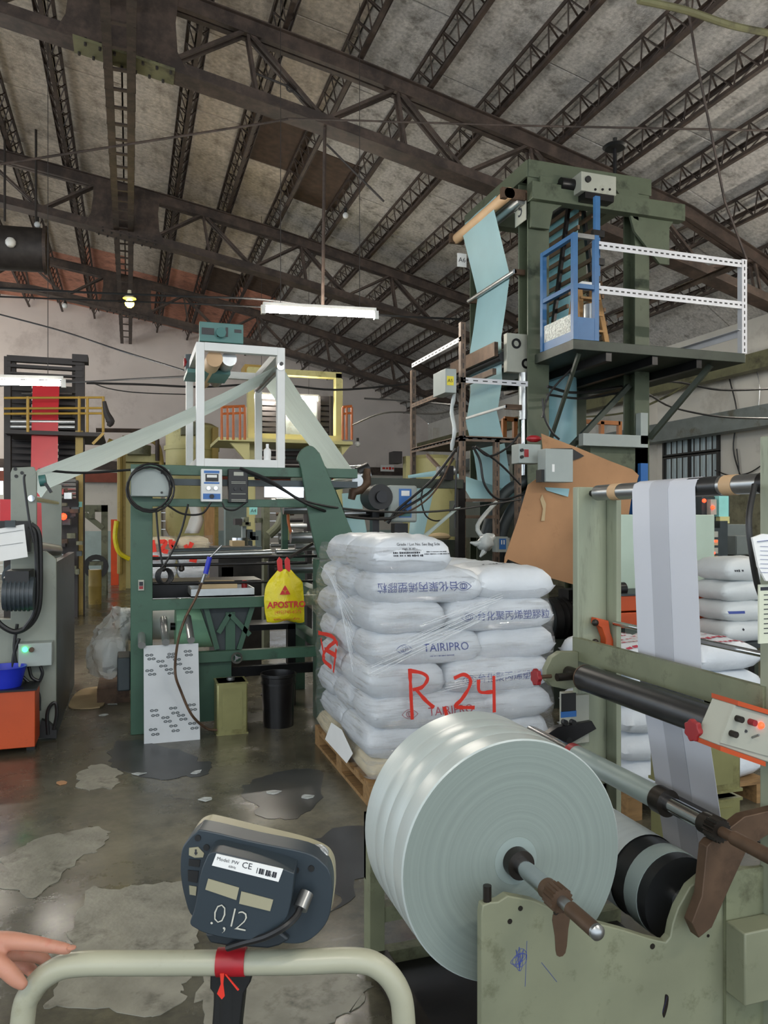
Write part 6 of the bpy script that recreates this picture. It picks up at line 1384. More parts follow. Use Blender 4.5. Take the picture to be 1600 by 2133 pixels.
part(Tb([Vector((su_+0.36, sv0, pv(975, 1046, sv0).z)), pv(995, 1095, 6.2), c], 0.02, n=8, sm=4), 'strand', 'film_white', kn); part(Tb([c, pv(1008, 1150, 6.0), pv(1000, 1160, 6.0)], [0.03, 0.025, 0.008], n=8), 'tail', 'film_white', kn); part(Tb([c, pv(990, 1133, 6.0), pv(980, 1130, 6.0)], [0.03, 0.022, 0.008], n=8), 'tail', 'film_white', kn)
db = thing('dark_tank', 'dark steel tank behind the bag stack with cloth on top', 'tank', pv(915, 1230, 6.9)); PR(880, 1125, 950, 1200, 6.9, 0.5, 'body', 'tower_dark', db, ground=True); part(MB().ball(pv(915, 1118, 7.1), 0.12, 14, (1, 0.8, 0.35)), 'cloth', 'cardboard_pale', db)
bb2 = thing('small_meter_box', 'small grey meter box near the cardboard edge', 'box', pv(1050, 1160, 6.2)); PR(1036, 1118, 1058, 1150, 6.2, 0.1, 'case', 'grey_box', bb2); facerect(1040, 1122, 1054, 1144, 6.2, 'blue_panel', 'face', bb2)
for x in (1044, 1049): facerect(x, 1125, x+2, 1134, 6.197, 'paper', 'window', bb2)
# ------------------------------------------------------------------ hanging cables
CB = 0
def cable(pts, v, r, label, m_='rubber', wall=None):
    P = [pu(x, y, wall) for x, y in pts] if wall else [pv(x, y, v if not isinstance(v, (list, tuple)) else v[i]) for i, (x, y) in enumerate(pts)]; return solo(Tb(P, r, n=6, sm=6), 'cable', m_, label, 'cable', 'hanging machine cables')
cable([(517,985),(570,1010),(640,1045),(740,1062),(860,1067),(960,1060),(1085,1040)], [5.6,5.55,5.5,5.7,6.0,6.2,6.3], 0.009, 'long thin cable sagging from the black controller to the tower foot')
cable([(500,975),(560,1000),(640,1050),(720,1075),(810,1080),(840,1060),(900,1020),(945,955)], [5.6,5.55,5.5,5.8,6.1,6.2,6.4,6.5], 0.012, 'thick black cable sagging across the green swing plate')
cable([(463,1047),(470,1060),(490,1062),(512,1047)], 5.6, 0.007, 'short cable loop hanging below the two controllers')
cable([(345,1050),(380,1070),(420,1070),(440,1046)], 5.55, 0.008, 'cable loop sagging between the junction box and controller')
cable([(325,1060),(330,1120),(338,1175)], 5.6, 0.008, 'black cable dropping straight from the junction box'); cable([(392,1050),(376,1110),(350,1165),(335,1185)], 5.6, 0.008, 'black cable slanting down below the upper green rail')
mb = MB()
for k in range(4): mb.tube([pv(338+14*cos(a_)+3*k, 1200+16*sin(a_), 5.58-0.01*k) for a_ in [2*pi*i/14 for i in range(14)]], 0.006, n=5, closed=True)
solo(mb, 'coiled_wire', 'rubber', 'coil of black wire hanging inside the green machine', 'cable')
cable([(950,935),(900,1000),(830,1060),(808,1090)], 6.2, 0.012, 'thick black cable slanting from shelf to the blue-panel controller'); cable([(950,935),(915,1010),(870,1055),(800,1085)], 6.25, 0.008, 'thin brown cable slanting beside the thick black one', 'rust_brown')
cable([(955,930),(950,1000),(948,1100)], 6.3, 0.009, 'black cable hanging straight below the rusty shelf'); cable([(985,930),(1000,960),(1010,1010),(1040,1040),(1090,1030)], 6.3, 0.011, 'black cable looping under the shelf to the tower')
cable([(990,930),(1040,965),(1085,1010)], 6.3, 0.010, 'straight dark cable slanting from shelf toward cardboard'); cable([(880,1020),(878,1045),(888,1075),(910,1085),(935,1075),(950,1045)], 6.3, 0.007, 'thin black loop hanging below the cross beam')
cable([(1085,900),(1060,930),(1020,950),(990,930)], 6.2, 0.010, 'dark cable drooping from the tower post to the shelf')
cable([(1140,805),(1200,818),(1300,805),(1400,795),(1500,812),(1610,810)], [6.4,6.6,7,7.5,7.5,7.5], 0.014, 'thick black cable crossing below the platform'); cable([(1140,822),(1220,830),(1330,815),(1400,848),(1500,868),(1610,872)], [6.4,6.6,7,7.5,7.5,7.5], 0.012, 'black cable sagging across the white wall above windows')
cable([(1200,870),(1300,860),(1380,830),(1440,795)], 8.2, 0.02, 'thick olive cable bundle below the platform', 'olive_beam', wall=9.0); cable([(1520,790),(1535,860),(1528,935),(1545,1000)], 8.5, 0.012, 'dark cable dropping down the white wall beside windows', wall=9.46)
cable([(1570,750),(1582,800),(1580,850)], 8.0, 0.008, 'thin grey cable on the wall at the right edge', 'steel', wall=9.46); cable([(1600,960),(1560,985),(1520,990),(1490,980)], 8.0, 0.010, 'black cable curving off the right edge below the beam', wall=9.46)
cable([(1130,830),(1135,870),(1150,900),(1165,915)], 6.2, 0.010, 'black cable hanging in front of the blue film bubble'); cable([(1200,760),(1160,800),(1140,830),(1130,870)], 6.2, 0.010, 'dark cable from platform corner down to the cardboard')
cable([(1535,935),(1540,985),(1540,1010)], 8.6, 0.010, 'short wall cable near the windows', wall=9.46)
cable([(0,655),(130,690),(250,730),(385,772)], [10,9.5,9,8], 0.010, 'thin black wire crossing from the left edge to the white frame'); cable([(0,804),(85,798),(180,795),(270,790),(394,784)], [12.0, 11.0, 10.0, 8.5, 6.75], 0.010, 'thin wire running level behind the tube light')
cable([(180,798),(300,801),(420,806),(560,800),(700,812),(850,800)], 11.0, 0.016, 'dark conduit running level across the far wall'); cable([(190,797),(230,810),(290,818),(400,822)], 11.0, 0.008, 'thin wire sagging below the dark conduit')
cable([(0,600),(200,610),(400,618),(560,625),(780,655),(960,665)], 8.4, 0.012, 'dark conduit running level to the middle tube light'); cable([(0,618),(180,625),(380,632),(550,640)], 8.6, 0.009, 'thin dark conduit just below the upper one')
cable([(80,978),(170,985),(280,978)], 6.0, 0.010, 'thin dark pipe bridging the grey winder and green machine')
for k, (pts, v, lbl) in enumerate([([(735,885),(800,860),(900,862),(957,850)], [13.0, 10.0, 8.0, 6.6], 'dark cable strung behind the falling film strip'), ([(760,830),(850,835),(957,845)], [9.0, 8.0, 6.6], 'dark wire strung left of the rusty shelf')]): cable(pts, v, 0.012, lbl)
# ------------------------------------------------------------------ far machines
mat('film_red', '#d8323c', 0.35, var=0.06, scale=3, transl=0.3)
mat('far_dark', '#2b2727', 0.6, var=0.25, scale=3)
mat('far_yellow', '#9a8443', 0.55, var=0.15, scale=3, dirt='#5f4f28', dirt_amt=0.4)
mat('cream_yellow', '#c4bd83', 0.5, var=0.08, scale=2, dirt='#8d8551', dirt_amt=0.36)
mat('rail_orange', '#b8622c', 0.5, var=0.1)
mat('rail_yellow', '#a8883a', 0.5, var=0.1)
mat('olive_machine', '#6a6c55', 0.55, var=0.15, dirt='#3d3e2f', dirt_amt=0.42)
mat('purple', '#5d4766', 0.5, var=0.15)
mat('far_orange', '#e0501e', 0.5, var=0.08)
F3 = 13.2
t3 = thing('film_tower', 'dark far tower carrying a bright red film web at the left', 'tower', (-2.6, F3+0.5, 0))
for x0, x1, v_ in ((8, 22, F3), (157, 176, F3), (20, 32, F3+1.2), (150, 163, F3+1.2)): PR(x0, 742, x1, 1100, v_, 0.15, 'post', 'far_dark', t3, ground=True)
for y0, y1 in ((744, 756), (762, 768), (778, 782), (788, 791)): PR(14, y0, 172, y1, F3-0.02, 0.12, 'top_beam', 'far_dark', t3)
PR(150, 738, 183, 753, F3-0.1, 0.3, 'top_motor', 'far_dark', t3)
for y in range(810, 1000, 13): PR(22, y, 158, y+6, F3+0.7, 0.08, 'slat', 'far_dark', t3)
PR(20, 800, 65, 900, F3+0.9, 0.05, 'back_panel', 'far_dark', t3); PR(122, 805, 156, 1000, F3+0.9, 0.05, 'back_panel', 'far_dark', t3); PR(20, 905, 66, 1010, F3+0.95, 0.05, 'back_panel', 'far_dark', t3)
for y in (878, 889): part(Cy(pv(22, y, F3-0.05), pv(156, y+1, F3-0.05), 0.035, n=12), 'roller', 'aluminium', t3)
for y in (862, 868, 820): part(Cy(pv(45, y, F3+0.5), pv(150, y, F3+0.5), 0.02, n=8), 'roller', 'steel', t3)
PR(157, 897, 173, 1200, F3-0.05, 0.2, 'lower_post', 'far_yellow', t3, ground=True)
PR(10, 898, 215, 906, F3-0.3, 1.5, 'platform', 'far_dark', t3)
r3 = thing('tower_railing', 'yellow pipe railing on the red film tower platform', 'railing', pv(190, 905, F3-0.3))
for y in (829, 851, 862): part(Cy(pv(8, y, F3-0.3), pv(216, y-1, F3-0.3), 0.018, n=8), 'rail', 'rail_yellow', r3)
for x in (58, 165, 182, 215): part(Cy(pv(x, 826, F3-0.3), pv(x, 900, F3-0.3), 0.022, n=8), 'post', 'rail_yellow', r3)
part(MB().bar(pv(216, 902, F3-0.3), pv(193, 925, F3-0.3), 0.05, 0.04), 'brace', 'rail_yellow', r3)
solo(Tb([pv(217, 836, F3-0.35), pv(222, 860, F3-0.35), pv(230, 878, F3-0.35), pv(226, 888, F3-0.35)], [0.03, 0.05, 0.07, 0.03], n=10, sm=4), 'hanging_rag', 'far_dark', 'dark rag hung over the yellow railing end', 'cloth')
wr3 = thing('red_film_web', 'bright red film web hanging down the far left tower', 'film', pv(92, 990, F3-0.1))
for (a_, b_, c_, d_, y0, y1, dv) in [(68, 124, 66, 121, 800, 880, 0.02), (66, 121, 62, 119, 880, 1120, -0.12)]:
    part(MB().prism([pv(a_, y0, F3+dv), pv(b_, y0, F3+dv), pv(d_, y1, F3+dv-0.1), pv(c_, y1, F3+dv-0.1)], (0, 0.01, 0)), 'film_length', 'film_red', wr3)
PR(0, 1040, 24, 1110, 12.2, 0.6, 'red_roll_cover', 'film_red', wr3)
sg3 = thing('line_sign', 'small pale sign reading 3 on the yellow post', 'sign', pv(165, 1055, F3-0.1)); PR(158, 1045, 171, 1056, F3-0.08, 0.02, 'plate', 'teal_label', sg3); text('3', 0.08, 'ink', pv(163, 1050.5, F3-0.085), U, UP, sg3)
# clutter of the far extruder line behind the grey winder
ex = thing('far_extruder', 'dark cluttered extruder line with gauges behind the grey winder', 'machine', pv(150, 1200, 12.5)*1)
ex_r = random.Random(11)
for k in range(26):
    x = ex_r.uniform(122, 160); y = ex_r.uniform(1010, 1190); w_ = ex_r.uniform(6, 18); h_ = ex_r.uniform(6, 16)
    PR(x, y, x+w_, y+h_, 12.4+ex_r.uniform(-.3, .3), 0.2, 'fitting', ex_r.choice(['far_dark', 'slate_metal', 'rust_brown', 'steel', 'olive_machine', 'red_knob']), ex)
for k in range(5): part(Cy(pv(120, 1000+k*9, 12.6), pv(158, 1000+k*9, 12.6), 0.03, n=10), 'roller', 'steel', ex)
PR(126, 1000, 162, 1200, 12.9, 0.3, 'frame', 'far_dark', ex, ground=True)
part(MB().ball(pv(132, 1076, 12.0), 0.05, 10), 'warning_lamp', 'red_led', ex)
gm3 = thing('grey_stand', 'olive grey machine stand with a wheel in the far aisle', 'machine', pv(195, 1215, 16.5)*1)
PR(211, 1052, 224, 1215, 16.5, 0.25, 'post', 'olive_machine', gm3, ground=True); PR(176, 1052, 224, 1066, 16.5, 0.25, 'top_beam', 'olive_machine', gm3); part(MB().bar(pv(176, 1070, 16.5), pv(214, 1100, 16.5), 0.12, 0.1), 'brace', 'olive_machine', gm3)
part(MB().ring(pv(200, 1180, 16.4), pv(200, 1180, 16.6), 0.24, 0.14, 20), 'wheel', 'black', gm3); PR(180, 1170, 215, 1178, 16.4, 0.3, 'axle_arm', 'olive_machine', gm3); PR(185, 1060, 197, 1080, 16.3, 0.2, 'gearbox', 'olive_machine', gm3); PR(178, 1190, 222, 1212, 16.45, 0.3, 'base', 'olive_machine', gm3, ground=True)
for (x, w_, m_, lb, y) in [(198, 14, 'far_yellow', 'yellow paint drum standing in the far aisle', 1258), (165, 11, 'purple', 'purple drum beside the yellow one', 1268)]:
    p = pz(x, y, 0); r = w_/F*14*0.9; d_ = thing('paint_drum', lb, 'drum', p); part(MB().lathe([(r, 0), (r, 0.30), (r*1.04, 0.31), (r*1.04, 0.34), (r, 0.35), (r, 0.6), (r*1.04, 0.62), (r*0.9, 0.62), (0.001, 0.6)], p, n=20), 'body', m_, d_); part(Cy(p+UP*0.605, p+UP*0.625, r*0.85, n=18), 'lid', 'paper' if w_ > 12 else 'black', d_)
# yellow hopper loader and silos
hp = thing('hopper_column', 'yellow loader column with motor on top near the far wall', 'machine', pv(290, 1195, 18)*1)
PR(248, 945, 262, 1195, 17.6, 0.3, 'column', 'far_yellow', hp, ground=True); PR(262, 965, 335, 1080, 18, 0.5, 'bin', 'cream_yellow', hp, ground=True); PR(252, 945, 335, 962, 17.8, 0.5, 'head', 'cream_yellow', hp); part(Cy(pv(290, 948, 17.7), pv(290, 928, 17.7), 0.25, n=16), 'motor', 'olive_machine', hp); PR(268, 930, 312, 937, 17.6, 0.3, 'motor_cap', 'olive_machine', hp)
part(Tb([pv(250, 1195, 17.5), pv(250, 960, 17.5), pv(246, 930, 17.5), pv(225, 918, 17.5)], 0.06, n=8, sm=5), 'feed_pipe', 'far_yellow', hp); part(Tb([pv(340, 1000, 17.6), pv(330, 930, 17.6), pv(300, 916, 17.6), pv(255, 912, 17.6)], 0.05, n=8, sm=5), 'feed_pipe', 'far_yellow', hp); part(Tb([pv(328, 960, 17.5), pv(326, 905, 17.5), pv(310, 898, 17.5), pv(200, 896, 17.5)], 0.045, n=8, sm=5), 'feed_pipe', 'steel_brown', hp)
part(Tb([pv(243, 1085, 17.4), pv(240, 1120, 17.4), pv(248, 1150, 17.4), pv(270, 1165, 17.4)], 0.05, n=8, sm=5), 'yellow_hose', 'yellow_bag', hp)
si = thing('resin_silo', 'cream yellow resin silo behind the white frame', 'silo', pv(400, 1100, 18.5)*1)
c = pv(400, 1085, 19.2); c.z = 0; part(MB().lathe([(0.15, 0.4), (0.62, 1.3), (0.62, pv(400, 890, 19.2).z), (0.5, pv(400, 884, 19.2).z)], c, n=28), 'bin', 'cream_yellow', si)
for k in range(4): a_ = pi/4+k*pi/2; part(Cy((c.x+0.55*cos(a_), c.y+0.55*sin(a_), 0), (c.x+0.55*cos(a_), c.y+0.55*sin(a_), 1.6), 0.05, n=8), 'leg', 'cream_yellow', si)
part(MB().ring(c+UP*3.2, c+UP*3.3, 0.66, 0.60, 28), 'band', 'cream_yellow', si); PR(378, 878, 408, 905, 18.3, 0.4, 'loader', 'olive_machine', si); PR(443, 890, 455, 1050, 18.4, 0.3, 'ladder_post', 'far_yellow', si, ground=True)
si2 = thing('resin_silo', 'pale silo with small pipe left of the rusty shelf', 'silo', pv(890, 1010, 14)*1); c = pv(900, 985, 15.2); c.z = 0
part(MB().lathe([(0.15, 0.3), (0.5, 1.0), (0.5, pv(890, 958, 15.2).z), (0.42, pv(890, 950, 15.2).z)], c, n=24), 'bin', 'cream_yellow', si2); PR(846, 950, 862, 1100, 14.8, 0.2, 'column', 'cream_yellow', si2, ground=True); PR(820, 940, 838, 965, 14.8, 0.3, 'motor', 'far_dark', si2)
for k in range(4): a_ = pi/4+k*pi/2; part(Cy((c.x+0.42*cos(a_), c.y+0.42*sin(a_), 0), (c.x+0.42*cos(a_), c.y+0.42*sin(a_), 1.2), 0.05, n=8), 'leg', 'cream_yellow', si2)
sgn = thing('far_banner', 'small pale sign with red characters on the far beam', 'sign', pv(808, 976, V_END-0.4)); PR(793, 969, 821, 982, V_END-0.315, 0.02, 'plate', 'paper', sgn); print_bars(pv(807, 975.5, V_END-0.32), U, UP, 0.34, 0.11, 'spray_red', sgn, None, 2)
# orange control cabinets
for k, (x0, x1, lb) in enumerate([(231, 247, 'narrow orange control cabinet in the far aisle'), (262, 322, 'wide orange control cabinet with yellow dials behind the green column')]):
    oc = thing('control_cabinet', lb, 'cabinet', pv((x0+x1)/2, 1195, 19)*1); r_ = R(x0, 1082, x1, 1196, 19, 0.5, True); part(Bx(*r_), 'body', 'far_orange', oc)
    if k:
        for i in range(5):
            PR(264, 1090+i*20, 272, 1102+i*20, 18.97, 0.03, 'meter', 'panel_grey', oc); p = pv(268, 1106+i*20, 18.97); part(MB().ball(p, 0.03, 8), 'dial', 'yellow_bag', oc)
PR2 = lambda x0, y0, x1, y1, v, dep, nm, m_, lb, cat, g=False: tag(part(Bx(*R(x0, y0, x1, y1, v, dep, g)), nm, m_), lb, cat)
PR2(427, 1046, 447, 1160, 15.0, 0.25, 'timber_post', 'wood', 'brown timber post behind the printing machine', 'post', True)
PR2(470, 1046, 520, 1125, 21.0, 0.4, 'steel_locker', 'dado', 'pale steel locker against the far wall', 'locker', True)
hc = thing('white_coat', 'white cloth coat hanging by the timber post', 'coat', pv(405, 1110, 15.2)); part(MB().grid([[pv(390+8*sin(i*0.5)+k*6+(4 if i > 3 else 0)*(k-2)*0.4, 1048+i*9, 15.2+0.06*sin(k*1.9)) for k in range(5)] for i in range(8)], (0, 0.03, 0)), 'cloth', 'paper', hc, sharp=180); part(Cy(pv(402, 1040, 15.25), pv(402, 1050, 15.25), 0.03, n=8), 'hook', 'steel', hc)
# far bag pallet with red spray marks
FB = 11.0
fx0, fx1 = pv(297, 1150, FB).x, pv(440, 1150, FB).x
wp = thing('wooden_pallet', 'wooden pallet under the far red-marked bags', 'pallet', ((fx0+fx1)/2, FB+0.5, 0))
for k in range(5): part(Bx(fx0, fx1, FB+k*0.22, FB+k*0.22+0.12, 0.10, 0.13), 'deck_board', 'pallet_wood', wp)
for k in range(3): x = fx0+k*(fx1-fx0-0.1)/2; part(Bx(x, x+0.1, FB, FB+1.0, 0, 0.10), 'bearer', 'pallet_wood', wp)
ztop = pv(370, 1120, FB).z; nl = 6; hh = (ztop-0.13)/nl
for i in range(nl):
    for j, (a_, b_) in enumerate([(0, 0.5), (0.5, 1.0)]):
        mb = bag_mesh(fx0+(fx1-fx0)*a_, fx0+(fx1-fx0)*b_, FB+rnd.uniform(0, .03), FB+0.55, 0.13+i*hh-0.01, 0.13+(i+1)*hh+0.01, 'u', 500+i*3+j, 12, 8)
        solo(mb, 'resin_bag', 'bag_white' if i < nl-1 else 'bag_cream', 'far wrapped bag, %s layer from the floor, %s side' % (ORDN[i], 'aisle' if j == 0 else 'wooden post'), 'bag', 'bags on the far pallet', sharp=80)
wr2 = thing('stretch_wrap', 'stretch film with red marks around the far bags', 'plastic film', ((fx0+fx1)/2, FB+0.3, 0.15)); part(MB().grid([[(fx0-0.02+(fx1-fx0+0.04)*k/10, FB-0.02+0.008*sin(k*3+i), 0.15+(ztop-0.12)*i/12) for k in range(11)] for i in range(13)]), 'wrap_sheet', 'stretch_film', wr2, sharp=180)
for pts in [[(318,1125),(322,1150)], [(330,1128),(345,1130),(338,1145),(350,1150)], [(355,1124),(358,1140),(366,1128)], [(386,1135),(392,1145),(400,1130)], [(300,1160),(330,1162)], [(395,1165),(410,1168)]]: stroke([pv(x, y, FB-0.04) for x, y in pts], 0.07, 'spray_red', wr2, 'spray_stroke')
# far cream tower with orange railings
F4 = 14.0
t4 = thing('film_tower', 'cream far tower with orange railings behind the white frame', 'tower', pv(600, 1100, F4)*1)
for x0, x1 in ((517, 530), (700, 712)): PR(x0, 778, x1, 1120, F4, 0.2, 'post', 'cream_yellow', t4, ground=True); PR(x0+4, 790, x1+2, 1100, F4+1.6, 0.2, 'post', 'cream_yellow', t4, ground=True)
PR(517, 770, 712, 782, F4, 0.2, 'top_beam', 'cream_yellow', t4); PR(510, 760, 560, 776, F4+0.2, 0.5, 'motor_cover', 'rail_yellow', t4)
for x0, x1 in ((530, 583), (662, 694)):
    for k in range(7): PR(x0, 836+k*11, x1, 844+k*11, F4+0.4, 0.08, 'slat', 'far_dark', t4)
    PR(x0, 825, x0+6, 910, F4+0.3, 0.08, 'slat_bearer', 'far_dark', t4); PR(x1-6, 825, x1, 910, F4+0.3, 0.08, 'slat_bearer', 'far_dark', t4); PR(x0, 825, x1, 912, F4+0.6, 0.03, 'rear_board', 'far_dark', t4)
PR(595, 830, 662, 960, F4+0.5, 0.03, 'grey_film', 'grey_beam', t4)
PR(455, 915, 735, 922, F4-0.6, 1.4, 'platform', 'cream_yellow', t4); PR(530, 905, 700, 922, F4, 0.15, 'mid_beam', 'cream_yellow', t4)
poly([(480,922),(520,922),(520,968)], F4-0.4, 0.1, 'bracket', 'cream_yellow', t4); poly([(712,922),(735,922),(712,950)], F4-0.4, 0.1, 'bracket', 'cream_yellow', t4)
for k in range(4): part(Cy(pv(530, 945+k*16, F4+0.2), pv(690, 945+k*16, F4+0.2), 0.05, n=10), 'roller', 'far_dark', t4)
o4 = thing('tower_railing', 'orange pipe railing of the far cream tower', 'railing', pv(600, 915, F4-0.6))
for xs in ([462, 474, 486, 500, 510], [714, 722, 733]):
    for x in xs: part(Cy(pv(x, 848, F4-0.6), pv(x, 916, F4-0.6), 0.022, n=8), 'post', 'rail_orange', o4)
    part(Cy(pv(xs[0], 848, F4-0.6), pv(xs[-1], 846, F4-0.6), 0.024, n=8), 'rail', 'rail_orange', o4); part(Cy(pv(xs[0], 862, F4-0.6), pv(xs[-1], 860, F4-0.6), 0.02, n=8), 'rail', 'rail_orange', o4)
c = Vector((pv(557, 950, G+0.03).x, G+0.029, za+t_ if False else pv(500, 973, G).z+0.058)); solo(MB().lathe([(0.026, 0), (0.028, 0.06), (0.024, 0.08), (0.011, 0.09), (0.011, 0.12)], c, n=14), 'white_bottle', 'paper', 'small white bottle standing on the white frame bottom bar', 'bottle')
# A4 line between: machinery glimpsed through the green frame
a4 = thing('line_sign', 'pale sign reading A4 seen through the green frame', 'sign', pv(528, 1072, 9.0)); PR(520, 1056, 536, 1072, 9.0, 0.02, 'plate', 'teal_label', a4); text('A4', 0.055, 'ink', pv(528, 1064, 8.99), U, UP, a4)
m4 = thing('far_printer', 'dark roller machine glimpsed through the green frame', 'machine', pv(580, 1230, 8.8)*1); r4 = random.Random(21)
PR(550, 1050, 562, 1240, 8.9, 0.2, 'post', 'olive_machine', m4, ground=True); PR(640, 1020, 650, 1240, 8.9, 0.2, 'post', 'far_dark', m4, ground=True); PR(505, 1078, 512, 1200, 9.1, 0.1, 'post', 'grey_box', m4, ground=True)
for k in range(14):
    y = 1045+k*13; x = r4.uniform(560, 590); part(Cy(pv(x, y, 8.7), pv(x+r4.uniform(30, 60), y-1, 8.7), r4.uniform(0.02, 0.05), n=12), 'roller', r4.choice(['steel', 'far_dark', 'rust_brown', 'aluminium']), m4)
for k in range(10):
    x = r4.uniform(490, 545); y = r4.uniform(1075, 1150); PR(x, y, x+r4.uniform(6, 20), y+r4.uniform(6, 20), 9.0, 0.2, 'fitting', r4.choice(['slate_metal', 'olive_machine', 'far_dark']), m4)
part(Cy(pv(500, 1160, 8.4), pv(500, 1120, 8.4), 0.09, n=18), 'ink_pot', 'chrome', m4); part(Tb([pv(560, 1115, 8.6), pv(580, 1095, 8.6), pv(590, 1070, 8.6)], 0.05, n=10, sm=4), 'duct', 'olive_machine', m4)
part(Tb([pv(604, 1046, 6.4), pv(600, 1080, 6.4), pv(608, 1115, 6.4), pv(614, 1125, 6.4)], 0.012, n=7, sm=5), 'orange_hose', 'rail_orange', m4)
part(Cy(pv(596, 1048, 7.0), pv(596, 1125, 7.0), 0.035, n=14), 'paper_core', 'cream_yellow', m4)
for k, (x0, y0, x1, y1, v_, m_, lb) in enumerate([(484, 1128, 510, 1142, 8.2, 'cardboard_pale', 'small tan carton on the far table'), (470, 1172, 505, 1200, 7.8, 'rail_yellow', 'yellow ribbed crate behind the steel roller'), (462, 1183, 486, 1205, 7.6, 'paper', 'white paper box beside the yellow crate')]):
    bx_ = thing('small_box', lb, 'box', pv((x0+x1)/2, y1, v_)); PR(x0, y0, x1, y1, v_, 0.25, 'body', m_, bx_); PR(x0, y0-1.5, x1, y0, v_, 0.25, 'lid', m_, bx_)
PR2(455, 1142, 545, 1146, 7.6, 0.9, 'far_table', 'steel_dark', 'dark narrow table behind the steel rollers', 'table', True)
# ------------------------------------------------------------------ behind the winder on the right
mat('mint', '#aebfb0', 0.4, var=0.05)
mat('white_bundle', '#ccd0d0', 0.5, var=0.05, scale=4, bump=0.3, bscale=10)
cbn = thing('mint_cabinet', 'pale mint electrical cabinet behind the white film web', 'cabinet', (3.6, 4.8, 0))
r_ = R(1288, 1072, 1483, 1240, 4.75, 0.45, True); part(Bx(*r_), 'body', 'tower_dark', cbn)
w2 = (r_[1]-r_[0])/2-0.006
for k in range(2): d_ = part(Bx(r_[0]+k*(w2+0.012), r_[0]+k*(w2+0.012)+w2, 4.72, 4.75, 0.62, r_[5]), 'door', 'mint', cbn, bevel=0.006); part(Bx(r_[0]+w2+(0.05 if k else -0.06), r_[0]+w2+(0.06 if k else -0.05), 4.70, 4.72, 1.0, 1.12), 'handle', 'steel', d_)
ip = PR(1484, 1100, 1500, 1212, 4.75, 0.3, 'instrument_column', 'slate_metal', cbn)
for i in range(6): PR(1485, 1107+i*17, 1496, 1119+i*17, 4.74, 0.012, 'instrument', 'panel_grey' if i % 2 == 0 else 'cardboard_pale', ip)
for (x, y) in [(1486, 1125), (1491, 1125), (1486, 1150)]: part(Bx(*R(x, y, x+4, y+4, 4.735, 0.006)), 'led_digit', 'red_led', ip)
PR(1500, 1085, 1516, 1215, 4.9, 0.4, 'side_panel', 'slate_metal', cbn)
oe = thing('orange_extruder', 'orange extruder guard boxes behind the white film web', 'machine', (3.4, 4.4, 0))
a_ = R(1262, 1238, 1516, 1304, 4.35, 0.36); zm = (a_[4]+a_[5])/2
part(Bx(a_[0], a_[1], 4.35, 4.70, zm+0.005, a_[5]), 'upper_guard', 'orange', oe, bevel=0.006); part(Bx(a_[0], a_[1], 4.35, 4.70, a_[4], zm-0.005), 'lower_guard', 'orange', oe, bevel=0.006); part(Bx(a_[0], a_[1], 4.34, 4.70, a_[5], a_[5]+0.012), 'top_plate', 'slate_metal', oe)
for x in (a_[0]+0.1, a_[1]-0.2): part(Bx(x, x+0.1, 4.42, 4.62, 0, a_[4]), 'leg', 'tower_dark', oe)
part(Cy(pv(1274, 1228, 4.45), pv(1300, 1226, 4.45), 0.045, n=18), 'motor', 'black_steel', oe); poly([(1464,1236),(1464,1222),(1490,1212),(1486,1225),(1500,1232),(1500,1238)], 4.40, 0.1, 'hopper_mouth', 'orange', oe)
cq = pv(1502, 1225, 4.5); cq.z = a_[5]+0.012+0.04; solo(MB().ball(cq, 0.06, 12, (1.4, 1, 0.7)), 'dark_red_cloth', 'tape_red', 'dark red cloth lying on the orange extruder', 'cloth')
eb = thing('breaker_box', 'open breaker box with red lamps above the mint cabinet', 'box', pv(1490, 1090, 5.6))
PR(1462, 1035, 1520, 1090, 5.6, 0.15, 'backplate', 'slate_metal', eb); PR(1498, 1033, 1518, 1076, 5.55, 0.06, 'meter', 'teal_label', eb); PR(1481, 1040, 1493, 1072, 5.55, 0.06, 'breaker', 'panel_grey', eb); PR(1500, 1076, 1520, 1090, 5.55, 0.08, 'terminal', 'cream_yellow', eb)
for (x, y) in [(1465, 1043), (1483, 1057)]: part(MB().ball(pv(x+2, y, 5.54), 0.018, 10), 'red_lamp', 'red_led', eb)
PR(1480, 1090, 1490, 1110, 5.6, 0.1, 'bracket', 'slate_metal', eb)
for (x0, y0, x1, y1, v_, lb) in [(1510, 1092, 1560, 1118, 5.4, 'slate blue terminal box on the wall side'), (1533, 1116, 1566, 1156, 5.2, 'grey junction box beside the near upright')]:
    bx_ = thing('junction_box', lb, 'box', pv((x0+x1)/2, y1, v_)); PR(x0, y0, x1, y1, v_, 0.2, 'case', 'grey_beam', bx_, bevel=0.004); PR(x0+2, y0+2, x1-2, y1-2, v_-0.008, 0.008, 'cover', 'grey_beam', bx_)
st_ = thing('equipment_stand', 'dark stand carrying the wall-side boxes', 'stand', (4.6, 5.6, 0)); r_ = R(1500, 1118, 1580, 1300, 5.75, 0.2, True); part(Bx(*r_), 'back_plate', 'tower_dark', st_); part(Bx(r_[0], r_[0]+0.06, 5.40, 5.75, 0, r_[5]), 'leg', 'black_steel', st_)
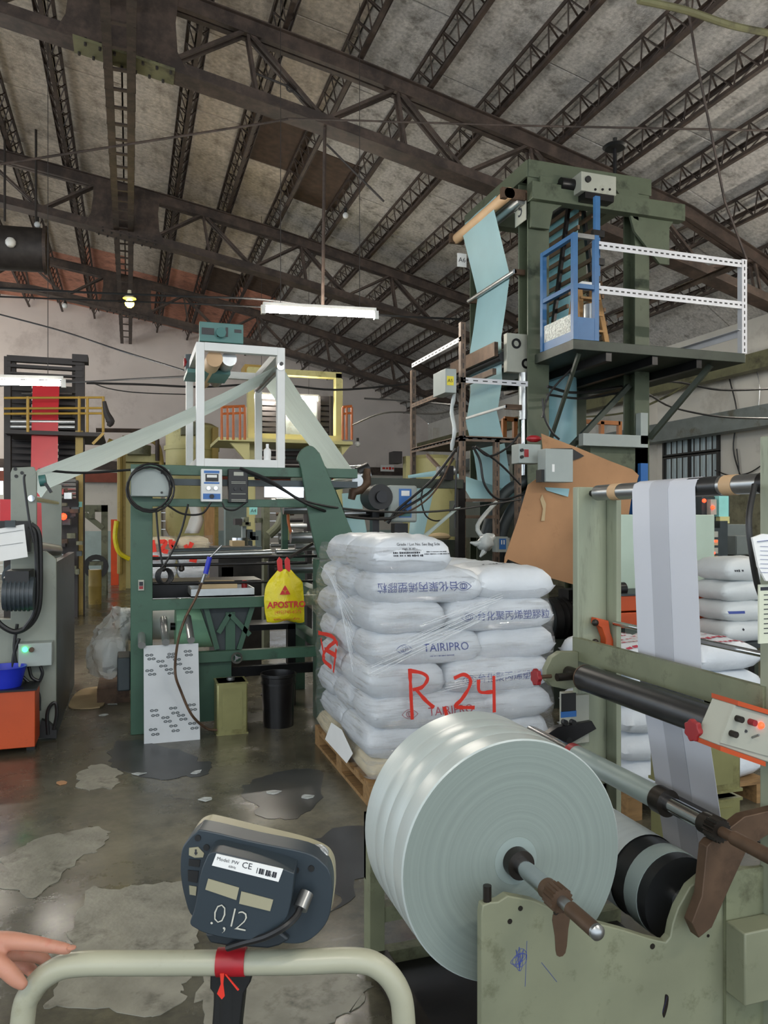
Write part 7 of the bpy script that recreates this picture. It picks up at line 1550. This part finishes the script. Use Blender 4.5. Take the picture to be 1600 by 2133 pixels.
# stack of white wrapped bundles
zb_ = [pv(1550, y, 3.9).z for y in (1340, 1297, 1254, 1212, 1165)]
ux = pv(1513, 1250, 3.9).x
tb = thing('work_stand', 'low dark stand under the white wrapped bundles', 'stand', (ux+0.25, 4.1, 0)); part(Bx(ux-0.02, ux+0.5, 3.88, 4.28, zb_[0]-0.03, zb_[0]), 'top', 'slate_metal', tb)
for x in (ux, ux+0.44):
    for y in (3.9, 4.22): part(Bx(x, x+0.04, y, y+0.04, 0, zb_[0]-0.03), 'leg', 'slate_metal', tb)
wl = ['lowest of the stack', 'with a blue printed band, second from the bottom', 'plain, third from the bottom', 'with small black marks, topmost of the stack']
for k in range(4):
    mb = bag_mesh(ux+rnd.uniform(-.01, .01), ux+0.46, 3.9, 4.25, zb_[k]-0.004, zb_[k+1]+0.008, 'v', 700+k, 14, 12); o = solo(mb, 'white_bundle', 'white_bundle', 'white wrapped film bundle %s' % wl[k], 'bundle', 'white bundles by the near upright', sharp=80)
    pj = proj_front(mb); zc = (zb_[k]+zb_[k+1])/2
    if k == 1: b2 = MB().grid([[pj(Vector((ux+0.03+0.02*i, 0, zc-0.008+0.016*q))) for i in range(7)] for q in range(2)]); part(b2, 'blue_band', 'ink_blue', o)
    if k == 3: print_bars((ux+0.09, 0, zc), U, UP, 0.06, 0.018, 'ink', o, pj, 4)
    if k == 0: text('◆', 0.02, 'ink', (ux+0.14, 0, zc+0.02), U, UP, o, 'marks', proj=pj)
# low stack of red-printed bags behind the beam
rbx0, rbx1 = 2.36, 3.24
lp = thing('wooden_pallet', 'wooden pallet under the red-printed bags behind the winder', 'pallet', (2.8, 3.6, 0))
for k in range(5): part(Bx(rbx0, rbx1, 3.25+k*0.15, 3.35+k*0.15, 0.10, 0.12), 'deck_board', 'pallet_wood', lp)
for k in range(3): x = rbx0+k*(rbx1-rbx0-0.08)/2; part(Bx(x, x+0.08, 3.25, 3.95, 0, 0.10), 'bearer', 'pallet_wood', lp)
zz = [0.12+k*0.145 for k in range(6)]
for k in range(5):
    for j in range(2):
        x0 = rbx0+j*0.44; mb = bag_mesh(x0, x0+0.45, 3.26, 3.94, zz[k]-0.008, zz[k+1]+0.008, 'v', 800+k*2+j, 14, 12)
        o = solo(mb, 'resin_bag', 'bag_white', 'red-printed white bag behind the winder, %s layer up, %s side' % (ORDN[k], 'tower' if j == 0 else 'wall'), 'bag', 'red-printed bags behind the winder', sharp=80)
        if k == 4:
            pt_ = proj_top(mb)
            for q in range(5): print_bars((x0+0.22, 3.36+0.10*q, zz[5]), U, V, 0.30-0.03*(q % 2), 0.035 if q < 2 else 0.022, 'ink_red', o, pt_, q+j*7)
